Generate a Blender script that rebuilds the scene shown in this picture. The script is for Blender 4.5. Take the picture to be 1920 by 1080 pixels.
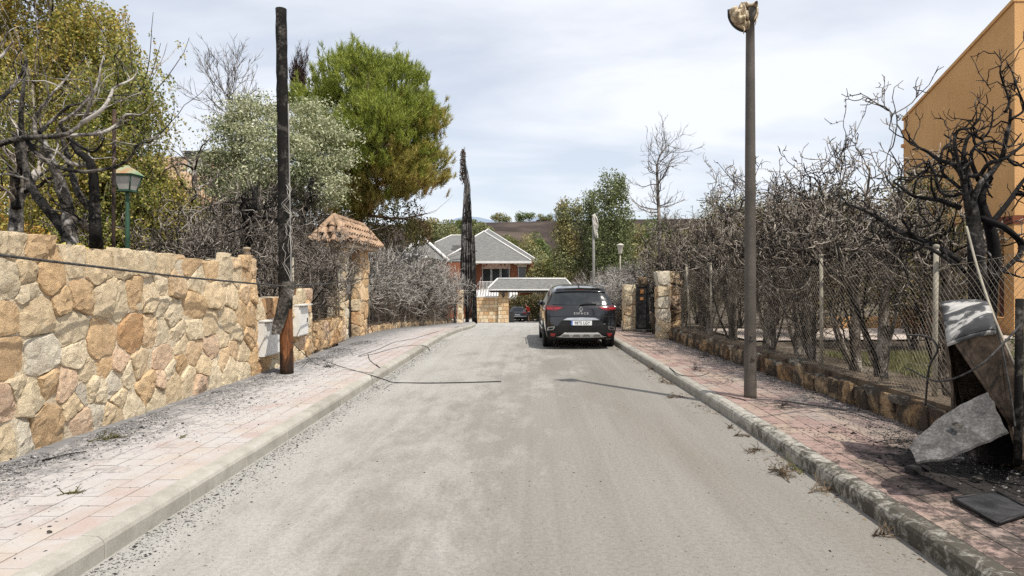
import bpy, bmesh, math, random
import numpy as np
from mathutils import Vector, Matrix, Euler
from mathutils.geometry import delaunay_2d_cdt

random.seed(7)
for _o in list(bpy.data.objects):
    bpy.data.objects.remove(_o)
C = bpy.context.scene.collection
SC = bpy.context.scene
PI = math.pi

# ---------------------------------------------------------------- camera, sky, sun, exposure
FOC, CX, CY, CAMH = 1180.0, 1000.0, 525.0, 1.8
cam_d = bpy.data.cameras.new("camera")
cam = bpy.data.objects.new("camera", cam_d)
C.objects.link(cam)
cam.location = (0, 0, CAMH)
cam.rotation_euler = (PI / 2, 0, 0)
cam_d.sensor_width = 36.0
cam_d.lens = 36.0 * FOC / 1920.0
cam_d.shift_x = -(CX - 960.0) / 1920.0
cam_d.shift_y = (CY - 540.0) / 1920.0
cam_d.clip_start = 0.1
cam_d.clip_end = 9000
SC.camera = cam

SUN_DIR = Vector((2.35, -2.5, 5.6)).normalized()          # towards the sun
SUN_EL = math.asin(SUN_DIR.z)
SUN_AZ = math.atan2(SUN_DIR.x, SUN_DIR.y)                  # clockwise from +Y
sun_d = bpy.data.lights.new("sun", 'SUN')
sun_d.energy = 4.6
sun_d.angle = math.radians(0.6)
sun_d.color = (1.0, 0.945, 0.855)
sun = bpy.data.objects.new("sun", sun_d)
C.objects.link(sun)
sun.rotation_euler = (-SUN_DIR).to_track_quat('-Z', 'Y').to_euler()
sun.location = SUN_DIR * 60

w = bpy.data.worlds.new("World")
SC.world = w
w.use_nodes = True
nt = w.node_tree
nt.nodes.clear()
def _wn(t, **k):
    n = nt.nodes.new(t)
    for a, b in k.items():
        setattr(n, a, b)
    return n
out = _wn('ShaderNodeOutputWorld')
bg = _wn('ShaderNodeBackground')
bg.inputs['Strength'].default_value = 0.12
sky = _wn('ShaderNodeTexSky', sky_type='NISHITA')
sky.sun_disc = False
sky.sun_elevation = SUN_EL
sky.sun_rotation = SUN_AZ
sky.air_density = 1.0
sky.dust_density = 0.8
sky.ozone_density = 1.0
tc = _wn('ShaderNodeTexCoord')
sep = _wn('ShaderNodeSeparateXYZ')
nt.links.new(tc.outputs['Generated'], sep.inputs[0])
zz = _wn('ShaderNodeMath', operation='MAXIMUM'); nt.links.new(sep.outputs['Z'], zz.inputs[0]); zz.inputs[1].default_value = 0.0
za = _wn('ShaderNodeMath', operation='ADD'); nt.links.new(zz.outputs[0], za.inputs[0]); za.inputs[1].default_value = 0.22
dx = _wn('ShaderNodeMath', operation='DIVIDE'); nt.links.new(sep.outputs['X'], dx.inputs[0]); nt.links.new(za.outputs[0], dx.inputs[1])
dy = _wn('ShaderNodeMath', operation='DIVIDE'); nt.links.new(sep.outputs['Y'], dy.inputs[0]); nt.links.new(za.outputs[0], dy.inputs[1])
cb = _wn('ShaderNodeCombineXYZ'); nt.links.new(dx.outputs[0], cb.inputs[0]); nt.links.new(dy.outputs[0], cb.inputs[1])
mp = _wn('ShaderNodeMapping'); nt.links.new(cb.outputs[0], mp.inputs[0])
mp.inputs['Scale'].default_value = (0.7, 1.25, 1.0)
mp.inputs['Rotation'].default_value = (0, 0, 0.35)
mp.inputs['Location'].default_value = (1.7, 0.4, 0)
nz = _wn('ShaderNodeTexNoise'); nt.links.new(mp.outputs[0], nz.inputs['Vector'])
nz.inputs['Scale'].default_value = 1.15; nz.inputs['Detail'].default_value = 7; nz.inputs['Roughness'].default_value = 0.52
nz.inputs['Distortion'].default_value = 0.4
rp = _wn('ShaderNodeValToRGB'); nt.links.new(nz.outputs['Fac'], rp.inputs[0])
rp.color_ramp.elements[0].position = 0.40; rp.color_ramp.elements[0].color = (0.56, 0.56, 0.56, 1)
rp.color_ramp.elements[1].position = 0.62; rp.color_ramp.elements[1].color = (0.95, 0.95, 0.95, 1)
mx = _wn('ShaderNodeMix', data_type='RGBA')
nt.links.new(rp.outputs[0], mx.inputs[0])
nt.links.new(sky.outputs[0], mx.inputs[6])
mx.inputs[7].default_value = (7.75, 8.0, 8.5, 1)
nt.links.new(mx.outputs[2], bg.inputs['Color'])
nt.links.new(bg.outputs[0], out.inputs['Surface'])

SC.view_settings.view_transform = 'Standard'
SC.view_settings.look = 'None'
SC.view_settings.exposure = 0.10
SC.view_settings.gamma = 1.0
SC.view_settings.use_curve_mapping = False
SC.render.engine = 'CYCLES'
SC.cycles.max_bounces = 6
SC.cycles.diffuse_bounces = 3
SC.cycles.glossy_bounces = 3
SC.cycles.transparent_max_bounces = 12
SC.cycles.use_denoising = False
SC.cycles.sample_clamp_indirect = 6.0

# ---------------------------------------------------------------- coordinates
def at(px, py, Y):
    """Point of the place seen at photo pixel (px, py), Y metres ahead."""
    return np.array([(px - CX) * Y / FOC, Y, CAMH - (py - CY) * Y / FOC])

def G(Y):
    """Height of the roadway: level, then falling away gently."""
    Y = np.asarray(Y, dtype=float)
    a = np.where(Y < 17, 0.0, np.where(Y < 25, -0.056 * (Y - 17) ** 2 / 16, -0.224 - 0.056 * (Y - 25)))
    return np.where(Y > 62, -0.224 - 0.056 * 37, a)

def XL(Y):                                                # front foot of the kerb on the wall side
    return -2.76 - 0.0028 * max(0.0, Y - 22) ** 2
def XR(Y):                                                # front foot of the kerb on the hedge side
    return 2.56 - 0.032 * max(0.0, Y - 8)
def XW(Y):                                                # face of the low wall on the hedge side
    return 4.25 - 0.05 * max(0.0, Y - 8)
XWALL = -4.85

def lin(r, g, b, k=1.0):
    f = lambda c: ((c / 255.0) / 12.92 if c / 255.0 <= 0.04045 else ((c / 255.0 + 0.055) / 1.055) ** 2.4) * k
    return (f(r), f(g), f(b))

# ---------------------------------------------------------------- object helpers
def tag(o, label=None, cat=None, group=None, kind=None):
    if label: o['label'] = label
    if cat: o['category'] = cat
    if group: o['group'] = group
    if kind: o['kind'] = kind
    return o

def empty(name, loc=(0, 0, 0), label=None, cat=None, group=None, kind=None, rz=0.0, parent=None):
    o = bpy.data.objects.new(name, None)
    o.empty_display_size = 0.2
    C.objects.link(o)
    o.location = loc
    o.rotation_euler = (0, 0, rz)
    if parent is not None: o.parent = parent
    return tag(o, label, cat, group, kind)

def base_of(p):
    v = np.zeros(3)
    while p is not None:
        v += np.array(p.location)
        p = p.parent
    return v

def link(name, me, parent=None, loc=(0, 0, 0)):
    o = bpy.data.objects.new(name, me)
    C.objects.link(o)
    o.location = loc
    if parent is not None: o.parent = parent
    return o

def copy_tree(o, parent=None):
    c = o.copy()
    C.objects.link(c)
    if parent is not None: c.parent = parent
    for ch in list(o.children):
        copy_tree(ch, c)
    return c

class MB:
    """Collects vertices and faces, then links them as one mesh object."""
    def __init__(s):
        s.v = []; s.f = []; s.n = 0
    def add(s, V, F, m=0, smooth=False):
        V = np.asarray(V, dtype=float).reshape(-1, 3)
        F = np.asarray(F, dtype=np.int64)
        if len(F) == 0: return s
        s.v.append(V); s.f.append((F + s.n, m, smooth)); s.n += len(V)
        return s
    def poly(s, pts, m=0):
        return s.add(pts, [list(range(len(pts)))], m)
    def box(s, c, d, m=0, rz=0.0, R=None):
        x, y, z = [k / 2 for k in d]
        V = np.array([[-x, -y, -z], [x, -y, -z], [x, y, -z], [-x, y, -z], [-x, -y, z], [x, -y, z], [x, y, z], [-x, y, z]])
        if R is None: R = Matrix.Rotation(rz, 3, 'Z')
        V = V @ np.array(R).T + np.asarray(c, dtype=float)
        return s.add(V, [[0, 3, 2, 1], [4, 5, 6, 7], [0, 1, 5, 4], [1, 2, 6, 5], [2, 3, 7, 6], [3, 0, 4, 7]], m)
    def hexa(s, P, m=0):
        return s.add(P, [[0, 3, 2, 1], [4, 5, 6, 7], [0, 1, 5, 4], [1, 2, 6, 5], [2, 3, 7, 6], [3, 0, 4, 7]], m)
    def tubes(s, P, R, sides=4, m=0, caps=True, smooth=True):
        P = np.asarray(P, dtype=float); R = np.asarray(R, dtype=float)
        B, n, _ = P.shape
        T = np.gradient(P, axis=1)
        T /= np.linalg.norm(T, axis=2, keepdims=True) + 1e-9
        D = P[:, -1] - P[:, 0]
        ref = np.zeros((B, 3)); k = np.argmin(np.abs(D), axis=1); ref[np.arange(B), k] = 1.0
        U = np.cross(T, ref[:, None, :]); U /= np.linalg.norm(U, axis=2, keepdims=True) + 1e-9
        W = np.cross(T, U)
        a = np.arange(sides) * 2 * PI / sides
        V = P[:, :, None, :] + R[:, :, None, None] * (np.cos(a)[None, None, :, None] * U[:, :, None, :] + np.sin(a)[None, None, :, None] * W[:, :, None, :])
        idx = np.arange(B * n * sides).reshape(B, n, sides)
        nx = np.roll(idx, -1, axis=2)
        F = np.stack([idx[:, :-1], nx[:, :-1], nx[:, 1:], idx[:, 1:]], axis=-1).reshape(-1, 4)
        s.add(V, F, m, smooth)
        if caps:
            if sides in (3, 4):
                off = s.n - B * n * sides
                s.f.append((idx[:, -1] + off, m, False))
                s.f.append((idx[:, 0, ::-1] + off, m, False))
            else:
                off = s.n - B * n * sides
                for b in range(B):
                    s.f.append((np.array([idx[b, -1]]) + off, m, False))
                    s.f.append((np.array([idx[b, 0, ::-1]]) + off, m, False))
        return s
    def tube(s, pts, r, sides=8, m=0, smooth=True):
        pts = np.asarray(pts, dtype=float)
        r = np.full(len(pts), r) if np.isscalar(r) else np.asarray(r, dtype=float)
        return s.tubes(pts[None], r[None], sides, m, True, smooth)
    def lathe(s, prof, c=(0, 0, 0), sides=16, m=0, smooth=True):
        """prof: (radius, z) from bottom to top about the z axis at c."""
        prof = np.asarray(prof, dtype=float)
        a = np.arange(sides) * 2 * PI / sides
        V = np.stack([prof[:, 0, None] * np.cos(a), prof[:, 0, None] * np.sin(a), np.repeat(prof[:, 1, None], sides, 1)], axis=-1) + np.asarray(c, dtype=float)
        n = len(prof)
        idx = np.arange(n * sides).reshape(n, sides)
        nx = np.roll(idx, -1, axis=1)
        F = np.stack([idx[:-1], nx[:-1], nx[1:], idx[1:]], axis=-1).reshape(-1, 4)
        s.add(V, F, m, smooth)
        off = s.n - n * sides
        s.f.append((np.array([idx[-1]]) + off, m, False)); s.f.append((np.array([idx[0, ::-1]]) + off, m, False))
        return s
    def grid(s, V, m=0, smooth=True):
        V = np.asarray(V, dtype=float)
        a, b, _ = V.shape
        idx = np.arange(a * b).reshape(a, b)
        F = np.stack([idx[:-1, :-1], idx[1:, :-1], idx[1:, 1:], idx[:-1, 1:]], axis=-1).reshape(-1, 4)
        return s.add(V.reshape(-1, 3), F, m, smooth)
    def quads(s, Cn, U, W, m=0):
        """Loose four-sided leaves: centres, half-length and half-width vectors."""
        V = np.stack([Cn - U, Cn - 0.15 * U + W, Cn + U, Cn - 0.15 * U - W], axis=1)
        return s.add(V.reshape(-1, 3), np.arange(len(Cn) * 4).reshape(-1, 4), m)
    def mesh(s, name, mats, off=(0, 0, 0)):
        me = bpy.data.meshes.new(name)
        V = np.concatenate(s.v) - np.asarray(off, dtype=float)
        me.vertices.add(len(V)); me.vertices.foreach_set('co', V.astype(np.float32).ravel())
        li = np.concatenate([f.ravel() for f, _, _ in s.f])
        sz = np.concatenate([np.full(len(f), f.shape[1]) for f, _, _ in s.f])
        st = np.concatenate([[0], np.cumsum(sz)[:-1]])
        mi = np.concatenate([np.full(len(f), m) for f, m, _ in s.f])
        sm = np.concatenate([np.full(len(f), x) for f, _, x in s.f])
        me.loops.add(len(li)); me.loops.foreach_set('vertex_index', li.astype(np.int32))
        me.polygons.add(len(sz)); me.polygons.foreach_set('loop_start', st.astype(np.int32))
        me.polygons.foreach_set('material_index', mi.astype(np.int32))
        me.polygons.foreach_set('use_smooth', sm.astype(bool))
        for k in (mats if isinstance(mats, (list, tuple)) else [mats]):
            me.materials.append(k)
        me.update(calc_edges=True)
        me.validate()
        return me
    def build(s, name, mats, parent=None, loc=None):
        """Coordinates in the world; the object sits at its parent's base (or at loc)."""
        if parent is not None:
            return link(name, s.mesh(name, mats, base_of(parent)), parent)
        l = (0, 0, 0) if loc is None else loc
        return link(name, s.mesh(name, mats, l), None, l)

def crom(pts, n):
    """Smooth curve of n points through the given ones."""
    P = np.asarray(pts, dtype=float)
    if len(P) == 2:
        t = np.linspace(0, 1, n)[:, None]
        return P[0] * (1 - t) + P[1] * t
    Q = np.vstack([2 * P[0] - P[1], P, 2 * P[-1] - P[-2]])
    u = np.linspace(0, len(P) - 1 - 1e-6, n)
    i = u.astype(int); f = (u - i)[:, None]
    p0, p1, p2, p3 = Q[i], Q[i + 1], Q[i + 2], Q[i + 3]
    return 0.5 * ((2 * p1) + (-p0 + p2) * f + (2 * p0 - 5 * p1 + 4 * p2 - p3) * f ** 2 + (-p0 + 3 * p1 - 3 * p2 + p3) * f ** 3)

def unit(v):
    return v / (np.linalg.norm(v, axis=-1, keepdims=True) + 1e-9)

# ---------------------------------------------------------------- materials
class NT:
    def __init__(s, name):
        s.m = bpy.data.materials.new(name); s.m.use_nodes = True
        s.t = s.m.node_tree; s.t.nodes.clear()
        s.out = s.n('ShaderNodeOutputMaterial')
    def n(s, t, **k):
        x = s.t.nodes.new(t)
        for a, b in k.items(): setattr(x, a, b)
        return x
    def l(s, a, b): s.t.links.new(a, b)
    def coord(s, kind='pos', scale=(1, 1, 1), rot=(0, 0, 0)):
        if kind == 'pos': v = s.n('ShaderNodeNewGeometry').outputs['Position']
        else: v = s.n('ShaderNodeTexCoord').outputs['Object']
        if tuple(scale) != (1, 1, 1) or tuple(rot) != (0, 0, 0):
            mp = s.n('ShaderNodeMapping'); s.l(v, mp.inputs[0]); mp.inputs['Scale'].default_value = scale; mp.inputs['Rotation'].default_value = rot
            v = mp.outputs[0]
        return v
    def noise(s, v, scale, detail=4, rough=0.55, dist=0.0):
        x = s.n('ShaderNodeTexNoise'); s.l(v, x.inputs['Vector'])
        x.inputs['Scale'].default_value = scale; x.inputs['Detail'].default_value = detail
        x.inputs['Roughness'].default_value = rough; x.inputs['Distortion'].default_value = dist
        return x.outputs['Fac']
    def ramp(s, fac, stops):
        r = s.n('ShaderNodeValToRGB'); s.l(fac, r.inputs[0])
        e = r.color_ramp.elements
        while len(e) < len(stops): e.new(0.5)
        for k, (p, c) in enumerate(stops):
            e[k].position = p
            e[k].color = (c, c, c, 1) if np.isscalar(c) else (*c, 1)
        return r.outputs[0]
    def mix(s, fac, a, b, mode='MIX'):
        x = s.n('ShaderNodeMix', data_type='RGBA', blend_type=mode)
        for i, v in ((0, fac), (6, a), (7, b)):
            if isinstance(v, (int, float)): x.inputs[i].default_value = v if i == 0 else (v, v, v, 1)
            elif isinstance(v, tuple): x.inputs[i].default_value = (*v, 1)
            else: s.l(v, x.inputs[i])
        return x.outputs[2]
    def math(s, op, a, b=0.0, clamp=False):
        x = s.n('ShaderNodeMath', operation=op); x.use_clamp = clamp
        for i, v in enumerate((a, b)):
            if isinstance(v, (int, float)): x.inputs[i].default_value = v
            else: s.l(v, x.inputs[i])
        return x.outputs[0]
    def bump(s, h, strength=0.5, dist=0.02):
        b = s.n('ShaderNodeBump'); s.l(h, b.inputs['Height']); b.inputs['Strength'].default_value = strength; b.inputs['Distance'].default_value = dist
        return b.outputs[0]
    def bsdf(s, col, rough=0.8, metal=0.0, spec=0.3, normal=None, coat=0.0):
        b = s.n('ShaderNodeBsdfPrincipled')
        if isinstance(col, tuple): b.inputs['Base Color'].default_value = (*col, 1)
        else: s.l(col, b.inputs['Base Color'])
        if isinstance(rough, (int, float)): b.inputs['Roughness'].default_value = rough
        else: s.l(rough, b.inputs['Roughness'])
        b.inputs['Metallic'].default_value = metal
        b.inputs['Specular IOR Level'].default_value = spec
        b.inputs['Coat Weight'].default_value = coat
        b.inputs['Coat Roughness'].default_value = 0.05
        if normal is not None: s.l(normal, b.inputs['Normal'])
        s.l(b.outputs[0], s.out.inputs[0])
        return b

def plain(name, stops, scale=6, rough=0.8, bump=0.0, bscale=None, coord='pos', metal=0.0, spec=0.3, coat=0.0, detail=5, stretch=(1, 1, 1), bdist=0.02):
    """Noise-mottled colour with fine relief."""
    if isinstance(stops[0], (int, float)): stops = [(0.3, tuple(c * 0.85 for c in stops)), (0.7, tuple(c * 1.12 for c in stops))]
    t = NT(name)
    v = t.coord(coord, stretch)
    f = t.noise(v, scale, detail)
    nrm = None
    if bump: nrm = t.bump(t.noise(v, bscale or scale * 6, 5, 0.65), bump, bdist)
    t.bsdf(t.ramp(f, stops), rough, metal, spec, nrm, coat)
    return t.m

LEAF_K = 1.7
def leafy(name, stops, trans=0.3, patch=None, pscale=0.6, rough=0.6):
    """Leaves: each its own tone; patch mixes another tone in clumps."""
    t = NT(name)
    g = t.n('ShaderNodeNewGeometry')
    stops = [(p_, tuple(min(.8, c_ * LEAF_K) for c_ in q_)) for p_, q_ in stops]
    col = t.ramp(g.outputs['Random Per Island'], stops)
    if patch:
        patch = ([(p_, tuple(min(.8, c_ * LEAF_K) for c_ in q_)) for p_, q_ in patch[0]], patch[1], patch[2])
        f = t.ramp(t.noise(g.outputs['Position'], pscale, 3), [(patch[1], 0.0), (patch[2], 1.0)])
        col = t.mix(f, col, t.ramp(g.outputs['Random Per Island'], patch[0]))
    d = t.n('ShaderNodeBsdfDiffuse'); t.l(col, d.inputs[0])
    tr = t.n('ShaderNodeBsdfTranslucent'); t.l(col, tr.inputs[0])
    gl = t.n('ShaderNodeBsdfGlossy'); gl.inputs['Roughness'].default_value = rough; gl.inputs['Color'].default_value = (0.5, 0.5, 0.5, 1)
    m1 = t.n('ShaderNodeMixShader'); m1.inputs[0].default_value = trans; t.l(d.outputs[0], m1.inputs[1]); t.l(tr.outputs[0], m1.inputs[2])
    m2 = t.n('ShaderNodeMixShader'); m2.inputs[0].default_value = 0.06; t.l(m1.outputs[0], m2.inputs[1]); t.l(gl.outputs[0], m2.inputs[2])
    t.l(m2.outputs[0], t.out.inputs[0])
    return t.m

def charred(name, ash=0.5, dark=(0.012, 0.011, 0.010), mid=(0.09, 0.08, 0.07), light=(0.36, 0.34, 0.32), scale=3.0, brown=None, vary=0.22):
    """Burnt wood: black char, grey ash left in patches along the limbs."""
    t = NT(name)
    v = t.coord('pos')
    a = t.noise(v, scale, 5, 0.6, 0.6)
    b = t.noise(v, scale * 9, 4, 0.6)
    f = t.math('ADD', t.math('MULTIPLY', a, 0.62), t.math('MULTIPLY', b, 0.38))
    isl = t.n('ShaderNodeNewGeometry').outputs['Random Per Island']
    f = t.math('ADD', f, t.math('MULTIPLY', t.math('SUBTRACT', isl, 0.5), vary))
    lo = 0.64 - 0.28 * ash
    col = t.ramp(f, [(lo - 0.10, dark), (lo + 0.02, mid), (lo + 0.12, light)])
    if brown:
        col = t.mix(t.ramp(t.noise(v, scale * 0.7, 3), [(0.45, 0.0), (0.62, 1.0)]), col, brown)
    t.bsdf(col, 0.9, 0, 0.15, t.bump(b, 0.5, 0.01))
    return t.m
# ================================================================ SETTING
rng = np.random.default_rng(11)

# ---- materials of the setting
def road_material():
    t = NT("ash_dusted_asphalt")
    p = t.coord('pos')
    st = t.coord('pos', (1.0, 0.16, 1.0))
    big = t.noise(st, 0.9, 5, 0.6, 0.1)
    smear = t.noise(t.coord('pos', (1.0, 0.42, 1.0), (0, 0, 0.12)), 1.5, 9, 0.72, 0.15)
    fine = t.noise(p, 30, 6, 0.85)
    grit = t.noise(p, 210, 2, 0.7)
    col = t.ramp(big, [(0.30, lin(152, 146, 137)), (0.50, lin(163, 159, 152)), (0.70, lin(170, 165, 157))])
    # pale fine ash, thicker to the kerb on the wall side
    sx = t.n('ShaderNodeSeparateXYZ'); t.l(p, sx.inputs[0])
    edge = t.math('MULTIPLY', t.math('SUBTRACT', -0.5, sx.outputs['X']), 0.085)
    far = t.math('MULTIPLY', t.math('SUBTRACT', sx.outputs['Y'], 6.0), 0.012, True)
    thick = t.math('ADD', t.math('ADD', smear, edge), far)
    col = t.mix(t.ramp(thick, [(0.49, 0.0), (0.64, 0.50), (0.80, 0.70), (0.95, 0.85)]), col, lin(206, 203, 197))
    # sandy stain towards the other kerb
    sand = t.math('ADD', t.noise(st, 0.7, 4, 0.6), t.math('MULTIPLY', sx.outputs['X'], 0.035))
    col = t.mix(t.ramp(sand, [(0.54, 0.0), (0.76, 0.5)]), col, lin(150, 138, 124))
    # long wheel tracks
    tr = t.noise(t.coord('pos', (2.2, 0.05, 1.0)), 1.7, 4, 0.6)
    col = t.mix(t.ramp(tr, [(0.38, 0.22), (0.52, 0.0)]), col, lin(140, 135, 127))
    wv = t.noise(t.coord('pos', (5.5, 0.06, 1.0), (0, 0, 0.02)), 1.3, 3, 0.6)
    col = t.mix(t.ramp(wv, [(0.58, 0.0), (0.75, 0.16)]), col, lin(206, 203, 196))
    # scuffed white patches and darker damp-looking blotches
    pt = t.noise(t.coord('pos', (1, .6, 1), (0, 0, .3)), 0.9, 12, 0.80, 0.2)
    col = t.mix(t.ramp(t.math('ADD', pt, t.math('MULTIPLY', edge, 0.8)), [(0.55, 0.0), (0.60, 0.16), (0.85, 0.5)]), col, lin(208, 206, 200))
    bl = t.noise(p, 2.6, 10, 0.8, 0.1)
    col = t.mix(t.ramp(bl, [(0.60, 0.0), (0.74, 0.28)]), col, lin(138, 132, 124))
    col = t.mix(0.9, col, t.ramp(fine, [(0.30, 0.62), (0.5, 1.0), (0.70, 1.22)]), 'MULTIPLY')
    col = t.mix(0.9, col, t.ramp(grit, [(0.32, 0.50), (0.50, 1.0), (0.72, 1.28)]), 'MULTIPLY')
    col = t.mix(1.0, col, (0.66, 0.66, 0.655), 'MULTIPLY')
    t.bsdf(col, 0.92, 0, 0.2, t.bump(t.math('ADD', grit, fine), 0.35, 0.006))
    return t.m

def paver_material(name, tones, dust, dust_at, soot=False, joint=False):
    t = NT(name)
    p = t.coord('pos')
    if joint:
        col = t.ramp(t.noise(p, 12, 4), [(0.3, lin(112, 98, 88)), (0.7, lin(150, 136, 124))])
    else:
        oi = t.n('ShaderNodeObjectInfo')
        col = t.ramp(oi.outputs['Random'], tones)
    col = t.mix(0.8, col, t.ramp(t.noise(p, 55, 5, 0.7), [(0.25, 0.72), (0.5, 1.0), (0.75, 1.15)]), 'MULTIPLY')
    sx = t.n('ShaderNodeSeparateXYZ'); t.l(p, sx.inputs[0])
    n1 = t.noise(p, 2.2, 7, 0.68, 0.6)
    if dust_at == 'wall':
        near = t.math('MULTIPLY', t.math('SUBTRACT', -3.55, sx.outputs['X']), 0.22)
    else:
        near = t.math('MULTIPLY', t.math('SUBTRACT', t.math('ADD', sx.outputs['X'], t.math('MULTIPLY', sx.outputs['Y'], 0.035)), 3.90), 0.30)
    d = t.math('ADD', n1, near)
    col = t.mix(t.ramp(d, [(0.34, 0.35), (0.54, dust)]), col, lin(200, 197, 193) if dust_at == 'wall' else lin(150, 145, 141))
    n2 = t.noise(p, 6.5, 8, 0.78, 1.2)
    col = t.mix(t.ramp(t.math('ADD', n2, t.math('MULTIPLY', near, 0.9)), [(0.54, 0.0), (0.72, 0.85)]), col, lin(118, 117, 117) if dust_at == 'wall' else lin(66, 63, 61))
    col = t.mix(1.0, col, (0.78, 0.79, 0.81), 'MULTIPLY')
    if soot:
        # burnt patch round the melted cabinet
        dist = t.n('ShaderNodeVectorMath', operation='DISTANCE'); t.l(p, dist.inputs[0]); dist.inputs[1].default_value = (4.05, 5.35, 0.15)
        k = t.math('SUBTRACT', t.math('ADD', 1.05, t.math('MULTIPLY', t.noise(p, 3.2, 7, 0.75), 1.5)), dist.outputs['Value'])
        col = t.mix(t.ramp(k, [(0.52, 0.0), (0.95, 0.95)]), col, (0.012, 0.011, 0.011))
        k2 = t.math('ADD', t.noise(p, 9, 8, 0.8), t.math('MULTIPLY', t.math('SUBTRACT', 7.5, sx.outputs['Y']), 0.035))
        col = t.mix(t.ramp(k2, [(0.52, 0.0), (0.66, 0.85)]), col, (0.03, 0.027, 0.025))
    t.bsdf(col, 0.9, 0, 0.2, t.bump(t.noise(p, 90, 4, 0.7), 0.35, 0.006))
    return t.m

def kerb_material(name, dirty):
    t = NT(name)
    p = t.coord('pos')
    oi = t.n('ShaderNodeObjectInfo')
    col = t.ramp(t.math('ADD', t.math('MULTIPLY', t.noise(p, 5, 6, 0.65), 0.8), t.math('MULTIPLY', oi.outputs['Random'], 0.2)),
                 [(0.3, lin(150, 146, 136)), (0.6, lin(178, 174, 164)), (0.8, lin(196, 192, 184))])
    col = t.mix(0.8, col, t.ramp(t.noise(p, 120, 3, 0.7), [(0.3, 0.78), (0.7, 1.1)]), 'MULTIPLY')
    col = t.mix(1.0, col, (0.90, 0.90, 0.90), 'MULTIPLY')
    if dirty:
        sx = t.n('ShaderNodeSeparateXYZ'); t.l(p, sx.inputs[0])
        k = t.math('ADD', t.noise(p, 8, 8, 0.78, 0.8), t.math('MULTIPLY', t.math('SUBTRACT', 7.5, sx.outputs['Y']), 0.035))
        col = t.mix(t.ramp(k, [(0.48, 0.0), (0.62, 0.9)]), col, lin(62, 58, 50))
    t.bsdf(col, 0.9, 0, 0.2, t.bump(t.noise(p, 60, 5, 0.7), 0.4, 0.006))
    return t.m

MAT = {}
MAT['road'] = road_material()
PINK = [(0.0, lin(184, 160, 146)), (0.35, lin(190, 170, 154)), (0.65, lin(196, 178, 158)), (0.85, lin(182, 150, 138)), (1.0, lin(188, 176, 160))]
REDDER = [(0.0, lin(174, 136, 122)), (0.3, lin(184, 152, 136)), (0.55, lin(190, 164, 140)), (0.8, lin(166, 126, 114)), (1.0, lin(184, 166, 148))]
MAT['paver_l'] = paver_material("pale_pink_paver", PINK, 0.85, 'wall')
MAT['paver_r'] = paver_material("rose_paver", REDDER, 0.55, 'hedge', soot=True)
MAT['joint_l'] = paver_material("paver_joint_ashy", None, 0.6, 'wall', joint=True)
MAT['joint_r'] = paver_material("paver_joint_sooty", None, 0.4, 'hedge', soot=True, joint=True)
MAT['kerb_l'] = kerb_material("kerb_concrete", False)
MAT['kerb_r'] = kerb_material("kerb_concrete_mossy", True)

def ground_material():
    t = NT("garden_soil")
    p = t.coord('pos')
    col = t.ramp(t.noise(p, 0.7, 6, 0.65), [(0.35, lin(58, 50, 42)), (0.5, lin(96, 86, 74)), (0.68, lin(128, 120, 108))])
    col = t.mix(0.7, col, t.ramp(t.noise(p, 25, 5, 0.7), [(0.3, 0.5), (0.7, 1.2)]), 'MULTIPLY')
    t.bsdf(col, 0.95, 0, 0.1, t.bump(t.noise(p, 18, 6, 0.7), 0.6, 0.04))
    return t.m
MAT['soil'] = ground_material()

# ---- ground: one sheet to the horizon
def ground_z(x, y):
    z = G(y) - 0.03
    left = np.clip((-5.45 - x) / 0.35, 0, 1) * np.clip((13.0 - y) / 1.6, 0, 1)
    z = z + left * 1.62
    lg = np.clip((-5.6 - x) / 0.6, 0, 1) * np.clip((y - 12.0) / 2, 0, 1) * np.clip((60 - y) / 20, 0, 1)
    z = z + lg * 0.5
    rg = np.clip((x - 4.7) / 0.5, 0, 1) * np.clip((60 - y) / 30, 0, 1)
    z = z + rg * 0.28
    return z
xs = np.concatenate([[-6000, -2500, -900, -400, -200, -100, -60, -40], np.linspace(-30, -7, 24), np.linspace(-6.6, -5.0, 9), np.linspace(-4.6, 4.4, 13), np.linspace(4.7, 5.3, 4), np.linspace(6, 30, 20), [40, 60, 100, 200, 400, 900, 2500, 6000]])
ys = np.concatenate([[-400, -100, -30, -10, 0], np.linspace(2, 30, 57), np.linspace(31, 70, 40), [80, 100, 130, 180, 260, 400, 800, 2000, 5000, 8000]])
gx, gy = np.meshgrid(xs, ys, indexing='ij')
gz = ground_z(gx, gy)
gz = np.where((gx > -5.2) & (gx < 4.5) & (gy < 58), gz - 0.12, gz)
b = MB(); b.grid(np.stack([gx, gy, gz], -1))
tag(b.build("ground", MAT['soil']), kind='structure')

# ---- road
ys = np.concatenate([np.linspace(-12, 16, 15), np.linspace(17, 48, 63), np.linspace(49, 66, 18)])
rows = []
for y in ys:
    l, r = XL(y) - 0.06, XR(y) + 0.06
    if y > 47: l, r = -12.0, 6.0
    rows.append([[l + (r - l) * k / 12, y, float(G(y))] for k in range(13)])
b = MB(); b.grid(np.array(rows).transpose(1, 0, 2))
tag(b.build("road", MAT['road']), kind='structure')

# ---- kerbs: one-metre stones on a bed
def bev_mesh(name, mat, bev=0.04, seg=1):
    bm = bmesh.new(); bmesh.ops.create_cube(bm, size=1.0)
    bmesh.ops.bevel(bm, geom=list(bm.edges), offset=bev, segments=seg, affect='EDGES', profile=0.6)
    me = bpy.data.meshes.new(name); bm.to_mesh(me); bm.free(); me.materials.append(mat)
    return me

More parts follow.
